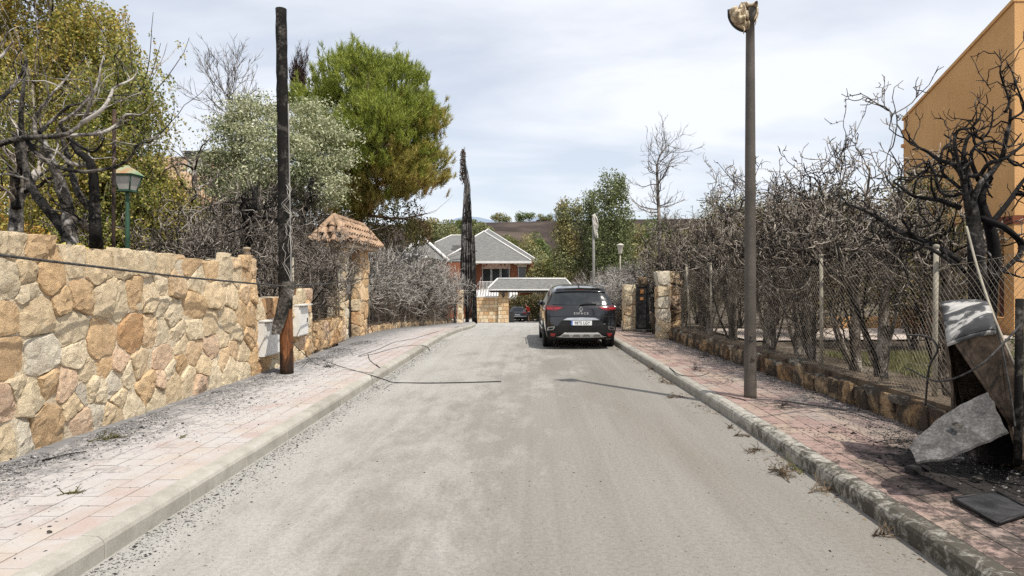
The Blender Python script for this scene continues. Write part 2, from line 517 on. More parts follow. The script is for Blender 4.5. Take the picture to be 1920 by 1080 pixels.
def kerb_mesh(name, mat, side):
    """Profile with a sloping chamfer on the road side; runs 1 m along Y."""
    s = side
    prof = [(0.0, -0.12), (0.0, 0.10), (0.012 * s, 0.125), (0.045 * s, 0.150), (0.15 * s, 0.154), (0.15 * s, -0.12)]
    b = MB(); n = len(prof)
    rows = []
    for y, e in ((-0.497, 0.006), (-0.488, 0.0), (0.488, 0.0), (0.497, 0.006)):
        rows.append([[p[0] + e * s, y, p[1] - e] for p in prof])
    V = np.array(rows)
    idx = np.arange(4 * n).reshape(4, n)
    F = [[idx[i, j], idx[i + 1, j], idx[i + 1, (j + 1) % n], idx[i, (j + 1) % n]] for i in range(3) for j in range(n)]
    if s > 0: F = [f[::-1] for f in F]
    b.add(V, F)
    b.f.append((np.array([idx[0] if s > 0 else idx[0, ::-1]]), 0, False)); b.f.append((np.array([idx[3, ::-1] if s > 0 else idx[3]]), 0, False))
    return b.mesh(name, mat)

for side, fx, mat, y1 in ((-1, XL, MAT['kerb_l'], 46), (1, XR, MAT['kerb_r'], 42)):
    root = empty("kerb", (0, 0, 0), kind='structure')
    me = kerb_mesh("kerb_stone", mat, side)
    bed = MB()
    P = np.array([[[fx(y) + 0.03 * side, y, float(G(y)) - 0.10], [fx(y) + 0.13 * side, y, float(G(y)) - 0.10]] for y in np.arange(-6, y1 + 1)])
    bed.grid(P + np.array([0, 0, 0.19])); bed.build("kerb_bed", mat, root)
    for k in range(-6, y1):
        y = k + 0.06 + (0.0 if side < 0 else 0.35)
        x0, x1 = fx(y), fx(y + 1)
        o = link("kerb_stone", me, root, ((x0 + x1) / 2, y + 0.5, float(G(y + 0.5)) + random.uniform(-0.004, 0.004)))
        o.rotation_euler = (math.atan2(float(G(y + 1) - G(y)), 1.0), random.uniform(-0.01, 0.01), -math.atan2(x1 - x0, 1.0))

# ---- pavements
PAV_Z = 0.150
def pavement(side, xin, xout, mat, mjoint, y_pieces, y_stuff, y_end):
    ys = np.concatenate([np.arange(-8, 17, 1.0), np.arange(17, y_end, 0.5), [y_end]])
    rows = []
    for y in ys:
        a, c = xin(y), xout(y)
        rows.append([[a + (c - a) * k / 3, y, float(G(y)) + PAV_Z - 0.012] for k in range(4)])
    b = MB(); b.grid(np.array(rows) if side < 0 else np.array(rows)[:, ::-1])
    root = tag(b.build("pavement", mjoint), kind='structure')
    pm = bev_mesh("paver", mat, 0.02)
    SX, SY = 0.20, 0.40
    rest = MB()
    cube = np.array([[-.5, -.5, -.5], [.5, -.5, -.5], [.5, .5, -.5], [-.5, .5, -.5], [-.47, -.485, .5], [.47, -.485, .5], [.47, .485, .5], [-.47, .485, .5]])
    n_obj = 0
    r = 0
    while True:
        d = (r + 0.5) * SX
        width = abs(xout(5) - xin(5))
        if d + SX / 2 > width + 0.12: break
        y = 2.6 + (SY / 2 if r % 2 else 0)
        while y < y_stuff:
            w_here = abs(xout(y) - xin(y))
            if d - SX / 2 < w_here - 0.02:
                x = xin(y) + side * d
                z = float(G(y)) + PAV_Z - 0.022 + random.uniform(-0.002, 0.002)
                slope = math.atan2(float(G(y + 0.2) - G(y - 0.2)), 0.4)
                yaw = -math.atan2(xin(y + 0.2) - xin(y - 0.2), 0.4)
                if y < y_pieces and n_obj < 296:
                    o = link("paver", pm, root, (x, y, z))
                    o.scale = (SX - 0.008, SY - 0.008, 0.044)
                    o.rotation_euler = (slope + random.uniform(-0.006, 0.006), random.uniform(-0.008, 0.008), yaw + random.uniform(-0.006, 0.006))
                    n_obj += 1
                else:
                    V = cube * np.array([SX - 0.008, SY - 0.008, 0.044]) + np.array([x, y, z])
                    V[:, 2] += (V[:, 1] - y) * math.tan(slope)
                    rest.add(V, [[4, 5, 6, 7], [0, 1, 5, 4], [1, 2, 6, 5], [2, 3, 7, 6], [3, 0, 4, 7]])
            y += SY
        r += 1
    tag(rest.build("pavers", mat, root), kind='stuff')
    return root
pavement(-1, lambda y: XL(y) - 0.153, lambda y: -4.95 if y < 17 else (-5.3 if y < 30 else -5.3), MAT['paver_l'], MAT['joint_l'], 12.6, 24, 47)
pavement(1, lambda y: XR(y) + 0.153, lambda y: XW(y) + 0.05, MAT['paver_r'], MAT['joint_r'], 14.2, 24, 43)

# ---- stone facings (cells in a wall's plane, each stone its own object)
def clip(poly, a, c):
    """Keep the side a.p <= c."""
    o = []
    for i in range(len(poly)):
        p, q = poly[i], poly[(i + 1) % len(poly)]
        dp, dq = a[0] * p[0] + a[1] * p[1] - c, a[0] * q[0] + a[1] * q[1] - c
        if dp <= 0: o.append(p)
        if dp * dq < 0:
            k = dp / (dp - dq)
            o.append((p[0] + (q[0] - p[0]) * k, p[1] + (q[1] - p[1]) * k))
    return o

def cells(seeds, wts, rect, gap, tops=None):
    S = np.asarray(seeds, dtype=float); res = []
    for i in range(len(S)):
        u0, u1, v0, v1 = rect
        if tops is not None: v1 = tops[i]
        poly = [(u0, v0), (u1, v0), (u1, v1), (u0, v1)]
        d = np.linalg.norm(S - S[i], axis=1)
        for j in np.argsort(d)[1:26]:
            if d[j] > 1.6: break
            a = S[j] - S[i]
            c = (S[j] @ S[j] - S[i] @ S[i] + wts[i] - wts[j]) / 2 - gap / 2 * d[j]
            poly = clip(poly, a, c)
            if len(poly) < 3: break
        res.append(poly if len(poly) >= 3 else None)
    return res

def round_poly(P, n, r):
    P = np.asarray(P, dtype=float)
    for _ in range(1):
        Q = np.roll(P, -1, axis=0)
        P = np.stack([P * (1 - r) + Q * r, P * r + Q * (1 - r)], axis=1).reshape(-1, 2)
    L = np.linalg.norm(np.roll(P, -1, axis=0) - P, axis=1)
    s = np.concatenate([[0], np.cumsum(L)])
    PP = np.vstack([P, P[:1]])
    t = np.linspace(0, s[-1], n, endpoint=False)
    return np.stack([np.interp(t, s, PP[:, 0]), np.interp(t, s, PP[:, 1])], axis=1)

def stone_obj(parent, frame, poly, depth, col, mat, n=16, rr=0.2, rough=0.05, off=0.0, flat=False):
    o, u, v, nn = frame
    c = np.mean(poly, axis=0)
    P = round_poly(poly, n, rr)
    size = math.sqrt(abs(np.sum(P[:, 0] * np.roll(P[:, 1], -1) - np.roll(P[:, 0], -1) * P[:, 1])) / 2) + 1e-6
    k = 1 + np.convolve(np.tile(rng.normal(0, rough, n), 3), [.15, .7, .15], 'same')[n:2 * n]
    P = c + (P - c) * k[:, None]
    tilt = rng.normal(0, 0.10, 2)
    d = depth * rng.uniform(0.55, 1.45)
    amp = rng.uniform(0.10, 0.60, 5); ang_ = rng.uniform(0, 2 * PI, 5); ph_ = rng.uniform(0, 6.28, 5)
    rng_off = rng.uniform(-0.12, 0.12, 5)
    def relief(q):
        s = np.full(len(q), 1.06)
        for k_ in range(5):                               # chiselled planes
            s = np.minimum(s, 1.12 + rng_off[k_] - amp[k_] * ((q - c) @ np.array([math.cos(ang_[k_]), math.sin(ang_[k_])])) / (size * 0.5))
        return np.maximum(s, 0.55)
    def level(q, f):
        return d * f * relief(q) + (q - c) @ tilt * min(1, d / 0.06) * f + rng.normal(0, 0.06 * d + 0.002, len(q))
    # broken face: an irregular net of facets inside the rim
    rim = c + (P - c) * (0.955 + rng.normal(0, 0.012, n)[:, None])
    ni = max(6, min(46, int(size * size * 420)))
    u_ = rng.uniform(0, 1, (ni * 2, 1)) ** 0.5
    kk = rng.integers(0, n, ni * 2); f_ = rng.uniform(0, 1, (ni * 2, 1))
    edge = rim[kk] * (1 - f_) + rim[(kk + 1) % n] * f_
    inner = c + (edge - c) * u_ * 0.90
    sel = [0]
    md = size * 0.75 / math.sqrt(ni)
    for t_ in range(1, len(inner)):
        if len(sel) >= ni: break
        if np.min(np.linalg.norm(inner[sel] - inner[t_], axis=1)) > md: sel.append(t_)
    inner = inner[sel]
    pts = [Vector(q) for q in np.concatenate([rim, inner])]
    try:
        vo, eo, fo, _a, _b, _c = delaunay_2d_cdt(pts, [], [list(range(n))], 1, 1e-5)
    except Exception:
        vo, fo = pts, []
    vo = np.array([[v_.x, v_.y] for v_ in vo])
    hh = level(vo, 1.0); hh[:n] = level(vo[:n], 0.86)
    ring0 = np.concatenate([P, np.full((n, 1), -0.05)], 1)
    ring1 = np.concatenate([c + (P - c) * 0.997, level(P, 0.5)[:, None]], 1)
    L = np.concatenate([ring0, ring1, np.concatenate([vo, hh[:, None]], 1)])
    W = np.asarray(o) + L[:, :1] * u + L[:, 1:2] * v + (L[:, 2:] + off) * nn
    b = MB()
    idx = np.arange(3 * n).reshape(3, n); nx = np.roll(idx, -1, axis=1)
    F = np.stack([idx[:-1], nx[:-1], nx[1:], idx[1:]], -1).reshape(-1, 4)
    T_ = np.array([f__ for f__ in fo if len(f__) == 3], dtype=np.int64).reshape(-1, 3) + 2 * n
    if np.dot(np.cross(u, v), nn) < 0: F = F[:, ::-1]; T_ = T_[:, ::-1]
    b.add(W, F, 0, False)
    if len(T_): b.f.append((T_, 0, False))
    ob = b.build("stone", mat, parent)
    ob.color = (*col, 1)
    return ob

SC_O = [(.60, .415, .235), (.63, .45, .265), (.57, .40, .235), (.63, .465, .295)]
SC_C = [(.67, .56, .39), (.69, .585, .42), (.64, .535, .375), (.67, .545, .37), (.64, .505, .33)]
SC_P = [(.64, .47, .33), (.62, .45, .32)]
SC_G = [(.57, .51, .41), (.62, .56, .45)]
SC_B = [(.50, .31, .165), (.54, .36, .20)]
KIND = dict(o=SC_O, c=SC_C, p=SC_P, g=SC_G, b=SC_B)
def stone_col(k=None):
    k = k or random.choice('oocccccpg')
    c = random.choice(KIND[k]); f = random.uniform(1.0, 1.2)
    return tuple(x * f for x in c)

def stone_material(name, dim=1.0, soot=0.0, sootcol=(0.03, 0.026, 0.022)):
    t = NT(name)
    p = t.coord('pos')
    oi = t.n('ShaderNodeObjectInfo')
    col = oi.outputs['Color']
    col = t.mix(0.85, col, t.ramp(t.noise(p, 7, 7, 0.72, 0.4), [(0.28, tuple(x * dim for x in (0.58, 0.53, 0.47))), (0.5, (dim, dim, dim)), (0.72, tuple(x * dim for x in (1.2, 1.17, 1.12)))]), 'MULTIPLY')
    col = t.mix(t.ramp(t.noise(p, 3.1, 5, 0.65, 0.8), [(0.58, 0.0), (0.78, 0.35)]), col, (0.54, 0.33, 0.16))
    col = t.mix(0.9, col, t.ramp(t.noise(p, 75, 4, 0.75), [(0.28, 0.62), (0.5, 1.0), (0.75, 1.16)]), 'MULTIPLY')
    # rain streaks, grime and pale lime bloom
    col = t.mix(t.ramp(t.noise(t.coord('pos', (1, 1, 0.35)), 5.5, 7, 0.75, 0.6), [(0.58, 0.0), (0.76, 0.40)]), col, tuple(x * dim for x in (0.34, 0.28, 0.21)))
    col = t.mix(t.ramp(t.noise(p, 4.3, 8, 0.78, 0.4), [(0.55, 0.0), (0.72, 0.45)]), col, tuple(x * dim for x in (0.74, 0.66, 0.53)))
    if soot:
        col = t.mix(t.ramp(t.noise(p, 2.6, 7, 0.7, 0.6), [(0.62 - soot * 0.3, 0.0), (0.74 - soot * 0.3, 0.88)]), col, sootcol)
    h = t.math('ADD', t.noise(p, 13, 8, 0.72, 0.5), t.math('MULTIPLY', t.noise(p, 70, 5, 0.8), 0.5))
    t.bsdf(col, 0.95, 0, 0.1, t.bump(h, 1.0, 0.034))
    return t.m
MAT['stone'] = stone_material("sandstone")
MAT['stone_sooty'] = stone_material("sooty_sandstone", 0.85, 0.55)
MAT['stone_burnt'] = stone_material("burnt_sandstone", 0.60, 0.72, (0.05, 0.045, 0.042))
MAT['mortar'] = plain("lime_mortar", [(0.3, lin(196, 178, 150)), (0.7, lin(220, 206, 182))], 9, 0.95, 1.0, 28, bdist=0.04)
MAT['mortar_dark'] = plain("sooty_mortar", [(0.3, lin(60, 52, 44)), (0.7, lin(118, 102, 84))], 5, 0.95, 0.7, 50, bdist=0.015)

def auto_facing(parent, frame, w, h, cell, depth, mat, gap=0.010, kinds=None, n=12, aspect=1.0, jag=0.0, dim=1.0):
    """Irregular stones over a w x h face."""
    nu, nv = max(1, round(w / (cell * aspect))), max(1, round(h / cell))
    S = []
    for i in range(nu):
        for j in range(nv):
            S.append(((i + 0.5 + random.uniform(-.32, .32)) * w / nu, (j + 0.5 + (0.25 if i % 2 else -0.25) * (nv > 1) + random.uniform(-.28, .28)) * h / nv))
    wt = [random.uniform(0, 0.22 * cell * cell) for _ in S]
    tops = [h + random.uniform(-jag, jag) for _ in S]
    for p in cells(S, wt, (0, w, 0, h), gap, tops):
        if p is None: continue
        c = stone_col(random.choice(kinds) if kinds else None)
        stone_obj(parent, frame, p, depth * 0.8, tuple(x * dim for x in c), mat, n + 4, 0.06)
EX, EY, EZ = np.array([1., 0, 0]), np.array([0, 1., 0]), np.array([0, 0, 1.])

# ---- the tall rubble wall
wall = empty("stone_wall", (XWALL, 6, 0), "tall rubble wall of tan and orange sandstone along the ashy pavement", "wall")
b = MB()
b.box((XWALL - 0.27, 5.4, 1.02), (0.52, 11.2, 2.12))
b.build("mortar", MAT['mortar'], wall)
zoomA = """75 155 c L;195 215 o S;290 330 o L;415 270 c M;560 300 c L;700 265 c M;760 255 c S;822 262 c M;920 275 c L;1070 275 o M;1195 310 o M;1270 335 c M;1328 268 o S;1395 275 o M;1432 290 o S;
30 370 c L;140 330 c M;155 435 c S;440 470 o M;365 495 o S;600 470 c L;668 490 c M;760 450 o M;845 455 c M;905 405 c S;990 390 o M;1110 380 c M;1200 460 c M;1300 460 c M;1385 355 o S;1335 350 c S;1385 440 o S;1435 440 o S;905 520 c S;
970 560 c M;1085 530 o L;1190 620 c M;1275 610 c M;1355 580 o M;1415 575 o M;30 590 o M;200 585 c L;400 650 c L;570 715 o L;745 680 b L;840 670 o M;905 660 c M;1000 680 c S;1085 645 c M;1255 705 c S;1325 678 c S;1410 700 o M;1025 742 c S;
50 815 o L;215 790 g L;420 790 c M;680 855 p S;790 850 c M;920 820 p M;1025 845 o S;1085 780 o M;1145 860 c M;1190 750 p M;1255 815 o M;1320 755 o S;1375 795 c M;1425 810 o S;490 910 c S;582 880 o S;270 985 o S;375 960 p M;80 1002 c S;20 1060 p M;170 1040 c M;530 985 c M;455 1020 g M;640 960 g M;822 975 o M;910 930 p S;950 895 c S;1060 930 c M;1130 945 p S;1205 890 c M;1290 875 c M;1370 860 c S;720 905 c S;880 1045 c S;975 965 c M"""
zoomB = "380 790 o L;60 950 c M;160 925 g M;640 600 c M;690 770 p M;830 500 c M;1000 575 c S;800 700 g S;1120 640 c S;950 700 c S"
stones = []
for blk, s, x0, y0 in ((zoomA, 3.0, 0, 400), (zoomB, 4.5, 0, 620)):
    for it in blk.replace("\n", "").split(";"):
        if not it.strip(): continue
        cx, cy, k, sz = it.split()
        px, py = x0 + float(cx) / s, y0 + float(cy) / s
        Y = -XWALL * FOC / (CX - px)
        stones.append((Y, CAMH - (py - CY) * Y / FOC, k, dict(L=0.020, M=0.008, S=0.0)[sz]))
yy = 5.45
while yy > 0.2:                                            # the wall runs on behind the camera
    for z in (0.3, 0.68, 1.08, 1.5, 1.93):
        stones.append((yy + random.uniform(-.1, .1), z + random.uniform(-.1, .1), random.choice('oocccp'), random.choice((0.0, 0.012, 0.03))))
    yy -= 0.42
seeds = [(s[0], s[1]) for s in stones]
tops = []
for s in stones:
    t = 2.165 + random.uniform(-0.03, 0.05)
    if s[1] > 1.85:
        t = 2.13 + random.uniform(-0.06, 0.10)
        if s[0] < 6.35 and s[0] > 5.5: t = 2.25
        if 6.7 < s[0] < 6.8: t = 2.32
    tops.append(t)
frame = (np.array([XWALL - 0.02, 0, 0]), EY, EZ, EX)
for s, p in zip(stones, cells(seeds, [s[3] for s in stones], (0.0, 11.02, 0.10, 2.2), 0.012, tops)):
    if p is None: continue
    area = abs(sum(p[i][0] * p[(i + 1) % len(p)][1] - p[(i + 1) % len(p)][0] * p[i][1] for i in range(len(p)))) / 2
    stone_obj(wall, frame, p, 0.030 + 0.050 * math.sqrt(area), stone_col(s[2]), MAT['stone'], 28, 0.05, 0.035)
# top stones lying across and the end of the wall
for k in range(20):
    y = 0.8 + k * 0.53
    p = [(y - 0.25, -0.62), (y + 0.25, -0.62), (y + 0.25, -0.10), (y - 0.25, -0.10)]
    p = [(a + random.uniform(-.05, .05), c + random.uniform(-.05, .05)) for a, c in p]
    stone_obj(wall, (np.array([XWALL, 0, 2.07]), EY, EX, EZ), p, 0.05, stone_col(), MAT['stone_sooty'], 10)
auto_facing(wall, (np.array([XWALL - 0.53, 11.0, 0.1]), EX, EZ, EY), 0.5, 2.05, 0.34, 0.05, MAT['stone'])

# ---- lower wall that carries the meter boxes
XM = -4.87
w2 = empty("stone_wall", (XM, 12, 0), "low sandstone wall carrying the two white meter boxes behind the charred pole", "wall")
b = MB(); b.box((XM - 0.24, 12.42, 0.72), (0.42, 2.75, 1.5)); b.build("mortar", MAT['mortar'], w2)
auto_facing(w2, (np.array([XM - 0.02, 11.06, 0.1]), EY, EZ, EX), 2.0, 1.36, 0.36, 0.06, MAT['stone'], kinds='ooccb')
auto_facing(w2, (np.array([XM - 0.02, 13.08, 0.1]), EY, EZ, EX), 0.70, 1.52, 0.33, 0.09, MAT['stone'], kinds='oocp')
auto_facing(w2, (np.array([XM - 0.42, 13.80, 0.1]), EX, EZ, EY), 0.42, 1.5, 0.33, 0.05, MAT['stone'])

# ---- foot wall under the fence on the same side, up to the gateway, then beyond
XF = -5.18
w3 = empty("stone_wall", (XF, 15.5, 0), "knee-high orange sandstone wall between the meter boxes and the tiled gateway", "wall")
b = MB(); b.box((XF - 0.2, 15.6, 0.40), (0.34, 3.5, 0.72)); b.build("mortar", MAT['mortar'], w3)
auto_facing(w3, (np.array([XF - 0.03, 13.85, 0.1]), EY, EZ, EX), 3.5, 0.68, 0.30, 0.07, MAT['stone'], kinds='ooobp')
auto_facing(w3, (np.array([XF - 0.36, 13.85, 0.76]), EY, EX, EZ), 3.5, 0.34, 0.32, 0.05, MAT['stone_sooty'], kinds='oob')
w4 = empty("stone_wall", (-5.3, 26, 0), "long ash-strewn footing wall below the grey burnt hedge", "wall")
y = 20.0
while y < 40:
    z = float(G(y + 0.6))
    L = 1.2
    b = MB(); b.box((-5.37, y + L / 2, z + 0.16), (0.26, L, 0.5)); b.build("mortar", MAT['mortar_dark'], w4)
    auto_facing(w4, (np.array([-5.26, y, z + 0.1]), EY, EZ, EX), L, 0.34 - 0.004 * y, 0.28, 0.05, MAT['stone_sooty'] if y > 24 else MAT['stone'], kinds='ooc', n=9)
    y += L

# ---- low burnt wall on the hedge side
w5 = empty("stone_wall", (4.2, 10, 0), "low soot-blackened rubble wall under the chain-link fence and charred hedge", "wall")
y = 1.5
while y < 17.2:
    L = 0.62 if y < 8 else 0.7
    z0, x0, x1 = float(G(y)), XW(y), XW(y + L)
    h = 0.29 + random.uniform(-.03, .05)
    b = MB(); b.box((x0 + 0.20, y + L / 2, z0 + 0.28), (0.34, L, 0.44)); b.build("mortar", MAT['mortar_dark'], w5)
    fr = (np.array([x0 + 0.02, y, z0 + 0.12]), unit(np.array([x1 - x0, L, 0.0])), EZ, -EX)
    auto_facing(w5, fr, L, h, 0.33, 0.07, MAT['stone_burnt'], kinds='oob', n=12, jag=0.02)
    fr = (np.array([x0 - 0.02, y, z0 + 0.12 + h - 0.02]), EY, EX, EZ)
    p = [(0.01, 0.0), (L - 0.01, 0.0), (L - 0.01, 0.40), (0.01, 0.40)]
    stone_obj(w5, fr, [(a + random.uniform(-.03, .03), c + random.uniform(-.03, .03)) for a, c in p], 0.05, stone_col('g'), MAT['stone_burnt'], 12)
    y += L

# ---- gate piers on the hedge side
def pier(name, x0, x1, y0, y1, z0, h, mat, label, cat, cell=0.36, group=None, kinds=None):
    r = empty(name, ((x0 + x1) / 2, (y0 + y1) / 2, z0), label, cat, group)
    b = MB(); b.box(((x0 + x1) / 2, (y0 + y1) / 2, z0 + h / 2 - 0.02), (x1 - x0 - 0.08, y1 - y0 - 0.08, h)); b.build("mortar", MAT['mortar_dark'] if mat != MAT['stone'] else MAT['mortar'], r)
    W, D = x1 - x0, y1 - y0
    auto_facing(r, (np.array([x0, y0 + 0.03, z0]), EX, EZ, -EY), W, h, cell, 0.06, mat, n=10, kinds=kinds)
    auto_facing(r, (np.array([x1 - 0.03, y0, z0]), EY, EZ, EX), D, h, cell, 0.06, mat, n=10, kinds=kinds)
    auto_facing(r, (np.array([x0 + 0.03, y0, z0]), EY, EZ, -EX), D, h, cell, 0.06, mat, n=10, kinds=kinds)
    auto_facing(r, (np.array([x0, y0, z0 + h - 0.05]), EX, EY, EZ), W, D, 0.4, 0.06, MAT['stone_sooty'], n=10)
    return r
pier("gate_pier", 3.50, 3.86, 17.7, 18.15, 0.1, 1.95, MAT['stone'], "ragged pale stone gate pier at the end of the low burnt wall", "pier", 0.3, kinds='cgco')
pier("gate_pier", 3.96, 4.34, 18.5, 19.0, 0.1, 1.95, MAT['stone_sooty'], "brown sooty gate pier just behind the ragged pale one", "pier", 0.34, kinds='obp')
pier("gate_pier", 3.02, 3.42, 21.0, 21.5, 0.02, 1.62, MAT['stone'], "short cream and orange gate pier beside the black metal gate", "pier", 0.32, kinds='coc')
pier("gate_pier", 3.75, 4.0, 22.2, 22.6, 0.0, 1.9, MAT['stone_burnt'], "narrow soot-darkened pier behind the black metal gate", "pier", 0.34, kinds='ob')
# ================================================================ VEGETATION
def spawn(P, R, k, t0, t1, ang, length, n, wig, up, rr, taper=0.3, lj=0.25, rmin=0.0, tpow=1.0):
    """Side branches: k on each parent, leaving it at about ang radians, wandering and bending up."""
    B, m, _ = P.shape
    idx = np.repeat(np.arange(B), k)
    N = len(idx)
    t = (t0 + (t1 - t0) * rng.uniform(0, 1, N) ** tpow) * (m - 1.001)
    i = t.astype(int); f = (t - i)[:, None]
    p0 = P[idx, i] * (1 - f) + P[idx, i + 1] * f
    T = unit(P[idx, i + 1] - P[idx, i])
    r0 = R[idx, i] * (1 - f[:, 0]) + R[idx, i + 1] * f[:, 0]
    q = unit(np.cross(T, rng.normal(size=(N, 3))))
    a = ang * (1 + 0.3 * rng.normal(size=N))[:, None]
    d = unit(np.cos(a) * T + np.sin(a) * q)
    L = length * np.clip(1 + lj * rng.normal(size=N), 0.3, 2.0)
    pts = [p0]
    for _ in range(n - 1):
        d = unit(d + rng.normal(0, wig, (N, 3)) + np.array([0, 0, up]))
        pts.append(pts[-1] + d * (L / (n - 1))[:, None])
    r = np.maximum(r0 * rr, rmin)[:, None] * np.linspace(1, taper, n)[None]
    return np.stack(pts, 1), r

def clouds(blobs, n, shell=0.55):
    """Points spread through the outer part of several ellipsoids, with outward directions."""
    Bm = np.array(blobs, dtype=float)
    wgt = (Bm[:, 3] * Bm[:, 4] + Bm[:, 3] * Bm[:, 5] + Bm[:, 4] * Bm[:, 5]); wgt /= wgt.sum()
    k = rng.choice(len(Bm), n, p=wgt)
    d = unit(rng.normal(size=(n, 3)))
    r = 1 - shell * rng.uniform(0, 1, n) ** 1.6
    return Bm[k, :3] + d * r[:, None] * Bm[k, 3:], unit(d / Bm[k, 3:])

def clumped(blobs, nc, per, rad, shell=0.55):
    """Points gathered in nc clumps, so that gaps stay between them."""
    c, o = clouds(blobs, nc, shell)
    k = np.repeat(np.arange(nc), per)
    sc = rng.uniform(0.6, 1.35, nc)[k, None]
    return c[k] + rng.normal(0, 1, (len(k), 3)) * np.array(rad) * sc, o[k], k

def leaves_at(b, P, size, m=0, droop=0.0, out=None, ratio=0.5):
    n = len(P)
    u = rng.normal(size=(n, 3))
    if out is not None: u += out * 0.6
    u[:, 2] -= droop
    u = unit(u)
    wv = unit(np.cross(u, rng.normal(size=(n, 3))))
    s = size * rng.uniform(0.65, 1.3, n)[:, None]
    b.quads(P, u * s * 0.5, wv * s * 0.5 * ratio, m)

MAT['char'] = charred("charred_bark", 0.40, light=(0.30, 0.285, 0.27))
MAT['char_black'] = charred("black_char", 0.06)
MAT['ash_bark'] = charred("ashen_bark", 0.55, mid=(0.14, 0.125, 0.11), light=(0.42, 0.39, 0.355))
MAT['grey_bark'] = charred("grey_burnt_bark", 0.48, mid=(0.125, 0.102, 0.083), light=(0.43, 0.38, 0.32), vary=0.30)
MAT['twig_brown'] = charred("scorched_twigs", 0.5, (0.04, 0.03, 0.024), (0.17, 0.13, 0.10), (0.36, 0.30, 0.24), 2.0)
MAT['twig_dark'] = charred("burnt_twigs", 0.55, (0.022, 0.018, 0.015), (0.13, 0.11, 0.09), (0.36, 0.32, 0.28), 2.0)
MAT['twig_ash'] = charred("ashen_twigs", 0.66, (0.04, 0.036, 0.032), (0.20, 0.185, 0.165), (0.50, 0.47, 0.43), 1.5)
MAT['bark'] = plain("tree_bark", [(0.3, (0.06, 0.04, 0.028)), (0.7, (0.17, 0.11, 0.075))], 5, 0.95, 0.8, 25, stretch=(1, 1, 0.3))

# ---------------------------------------------------------------- charred hedge trees (hedge side)
def hedge_tree(name, seed):
    """A clipped conifer burnt bare: bare trunk, fan of crooked boughs, stubby twisted tips."""
    global rng
    keep = rng; rng = np.random.default_rng(seed)
    root = empty(name)
    n = 12
    z = np.linspace(-0.1, 2.6, n)
    P0 = np.stack([np.cumsum(rng.normal(0, 0.022, n)), np.cumsum(rng.normal(0, 0.022, n)), z], 1)[None]
    P0 = P0 - P0[:, :1] * np.array([1, 1, 0])
    R0 = (rng.uniform(0.075, 0.105) * np.linspace(1, 0.5, n) * (1 + 0.10 * rng.normal(size=n)))[None]
    b = MB(); b.tubes(P0, R0, 8)
    PS, RS = spawn(P0, R0, 4, 0.0, 0.06, 0.38, 2.6, 9, 0.08, 0.26, 0.36, 0.4, 0.25)
    b.tubes(PS, RS, 5)
    if rng.uniform() < 0.6:
        P1, R1 = spawn(P0, R0, 1, 0.02, 0.1, 0.35, 2.4, n, 0.06, 0.12, 0.75, 0.45, 0.05)
        b.tubes(P1, R1, 7)
        P0 = np.concatenate([P0, P1]); R0 = np.concatenate([R0, R1])
    b.build("trunk", MAT['grey_bark'], root)
    b = MB()
    A, RA = spawn(np.concatenate([P0, PS[:, np.linspace(0, 8, 12).astype(int)]]), np.concatenate([R0, RS[:, np.linspace(0, 8, 12).astype(int)]]), 4, 0.42, 1.0, 0.75, 1.15, 9, 0.22, 0.20, 0.58, 0.5, 0.25)
    b.tubes(A, RA, 6)
    Bq, RB = spawn(A, RA, 5, 0.25, 1.0, 0.85, 0.68, 7, 0.34, 0.10, 0.66, 0.55, 0.3, 0.010)
    b.tubes(Bq, RB, 5)
    Cq, RC = spawn(Bq, RB, 3, 0.3, 1.0, 0.8, 0.34, 5, 0.42, 0.16, 0.7, 0.65, 0.35, 0.008)
    b.tubes(Cq, RC, 4)
    D, RD = spawn(Cq, RC, 2, 0.3, 1.0, 0.9, 0.13, 4, 0.45, 0.12, 0.75, 0.7, 0.35, 0.007)
    b.tubes(D, RD, 4)
    b.build("boughs", MAT['grey_bark'], root)
    b = MB()
    E, RE = spawn(P0, R0, 30, 0.04, 0.95, 1.2, 0.55, 6, 0.28, 0.06, 0.1, 0.4, 0.4, 0.005)
    b.tubes(E, RE, 3)
    E2, RE2 = spawn(E, RE, 3, 0.2, 1, 0.7, 0.28, 4, 0.3, 0, 0.7, 0.5, 0.4, 0.004)
    b.tubes(E2, RE2, 3)
    b.build("dead_twigs", MAT['twig_brown'], root)
    rng = keep
    return root
GH = "charred trees of the burnt hedge behind the chain-link fence"
protos = [hedge_tree("charred_tree", 100 + k) for k in range(6)]
ORD = ["first", "second", "third", "fourth", "fifth", "sixth", "seventh", "eighth", "ninth", "tenth", "eleventh", "twelfth", "thirteenth", "fourteenth", "fifteenth", "sixteenth", "seventeenth", "eighteenth", "nineteenth", "twentieth"]
row = [(8.35, 5.55, 0.82), (9.5, 5.28, 0.98), (10.6, 5.45, 0.98), (11.5, 5.15, 0.95), (12.5, 5.30, 0.96), (13.4, 5.1, 0.93), (14.3, 5.28, 0.97), (15.3, 4.9, 0.94), (16.4, 5.2, 0.96), (17.5, 4.9, 0.92), (18.6, 5.0, 0.98), (19.8, 4.75, 0.95), (21.0, 4.95, 1.0), (22.3, 4.7, 0.95)]
used = set()
for i, (y, x, s) in enumerate(row):
    k = (i * 5 + 2) % 6
    o = protos[k] if k not in used else copy_tree(protos[k])
    used.add(k)
    o.location = (x, y, float(ground_z(x, y)))
    o.rotation_euler = (0, 0, random.uniform(0, 6.28))
    o.scale = (s, s, s)
    tag(o, f"{ORD[i]} bare charred hedge tree behind the wire fence, counted from the melted cabinet", "tree", GH)
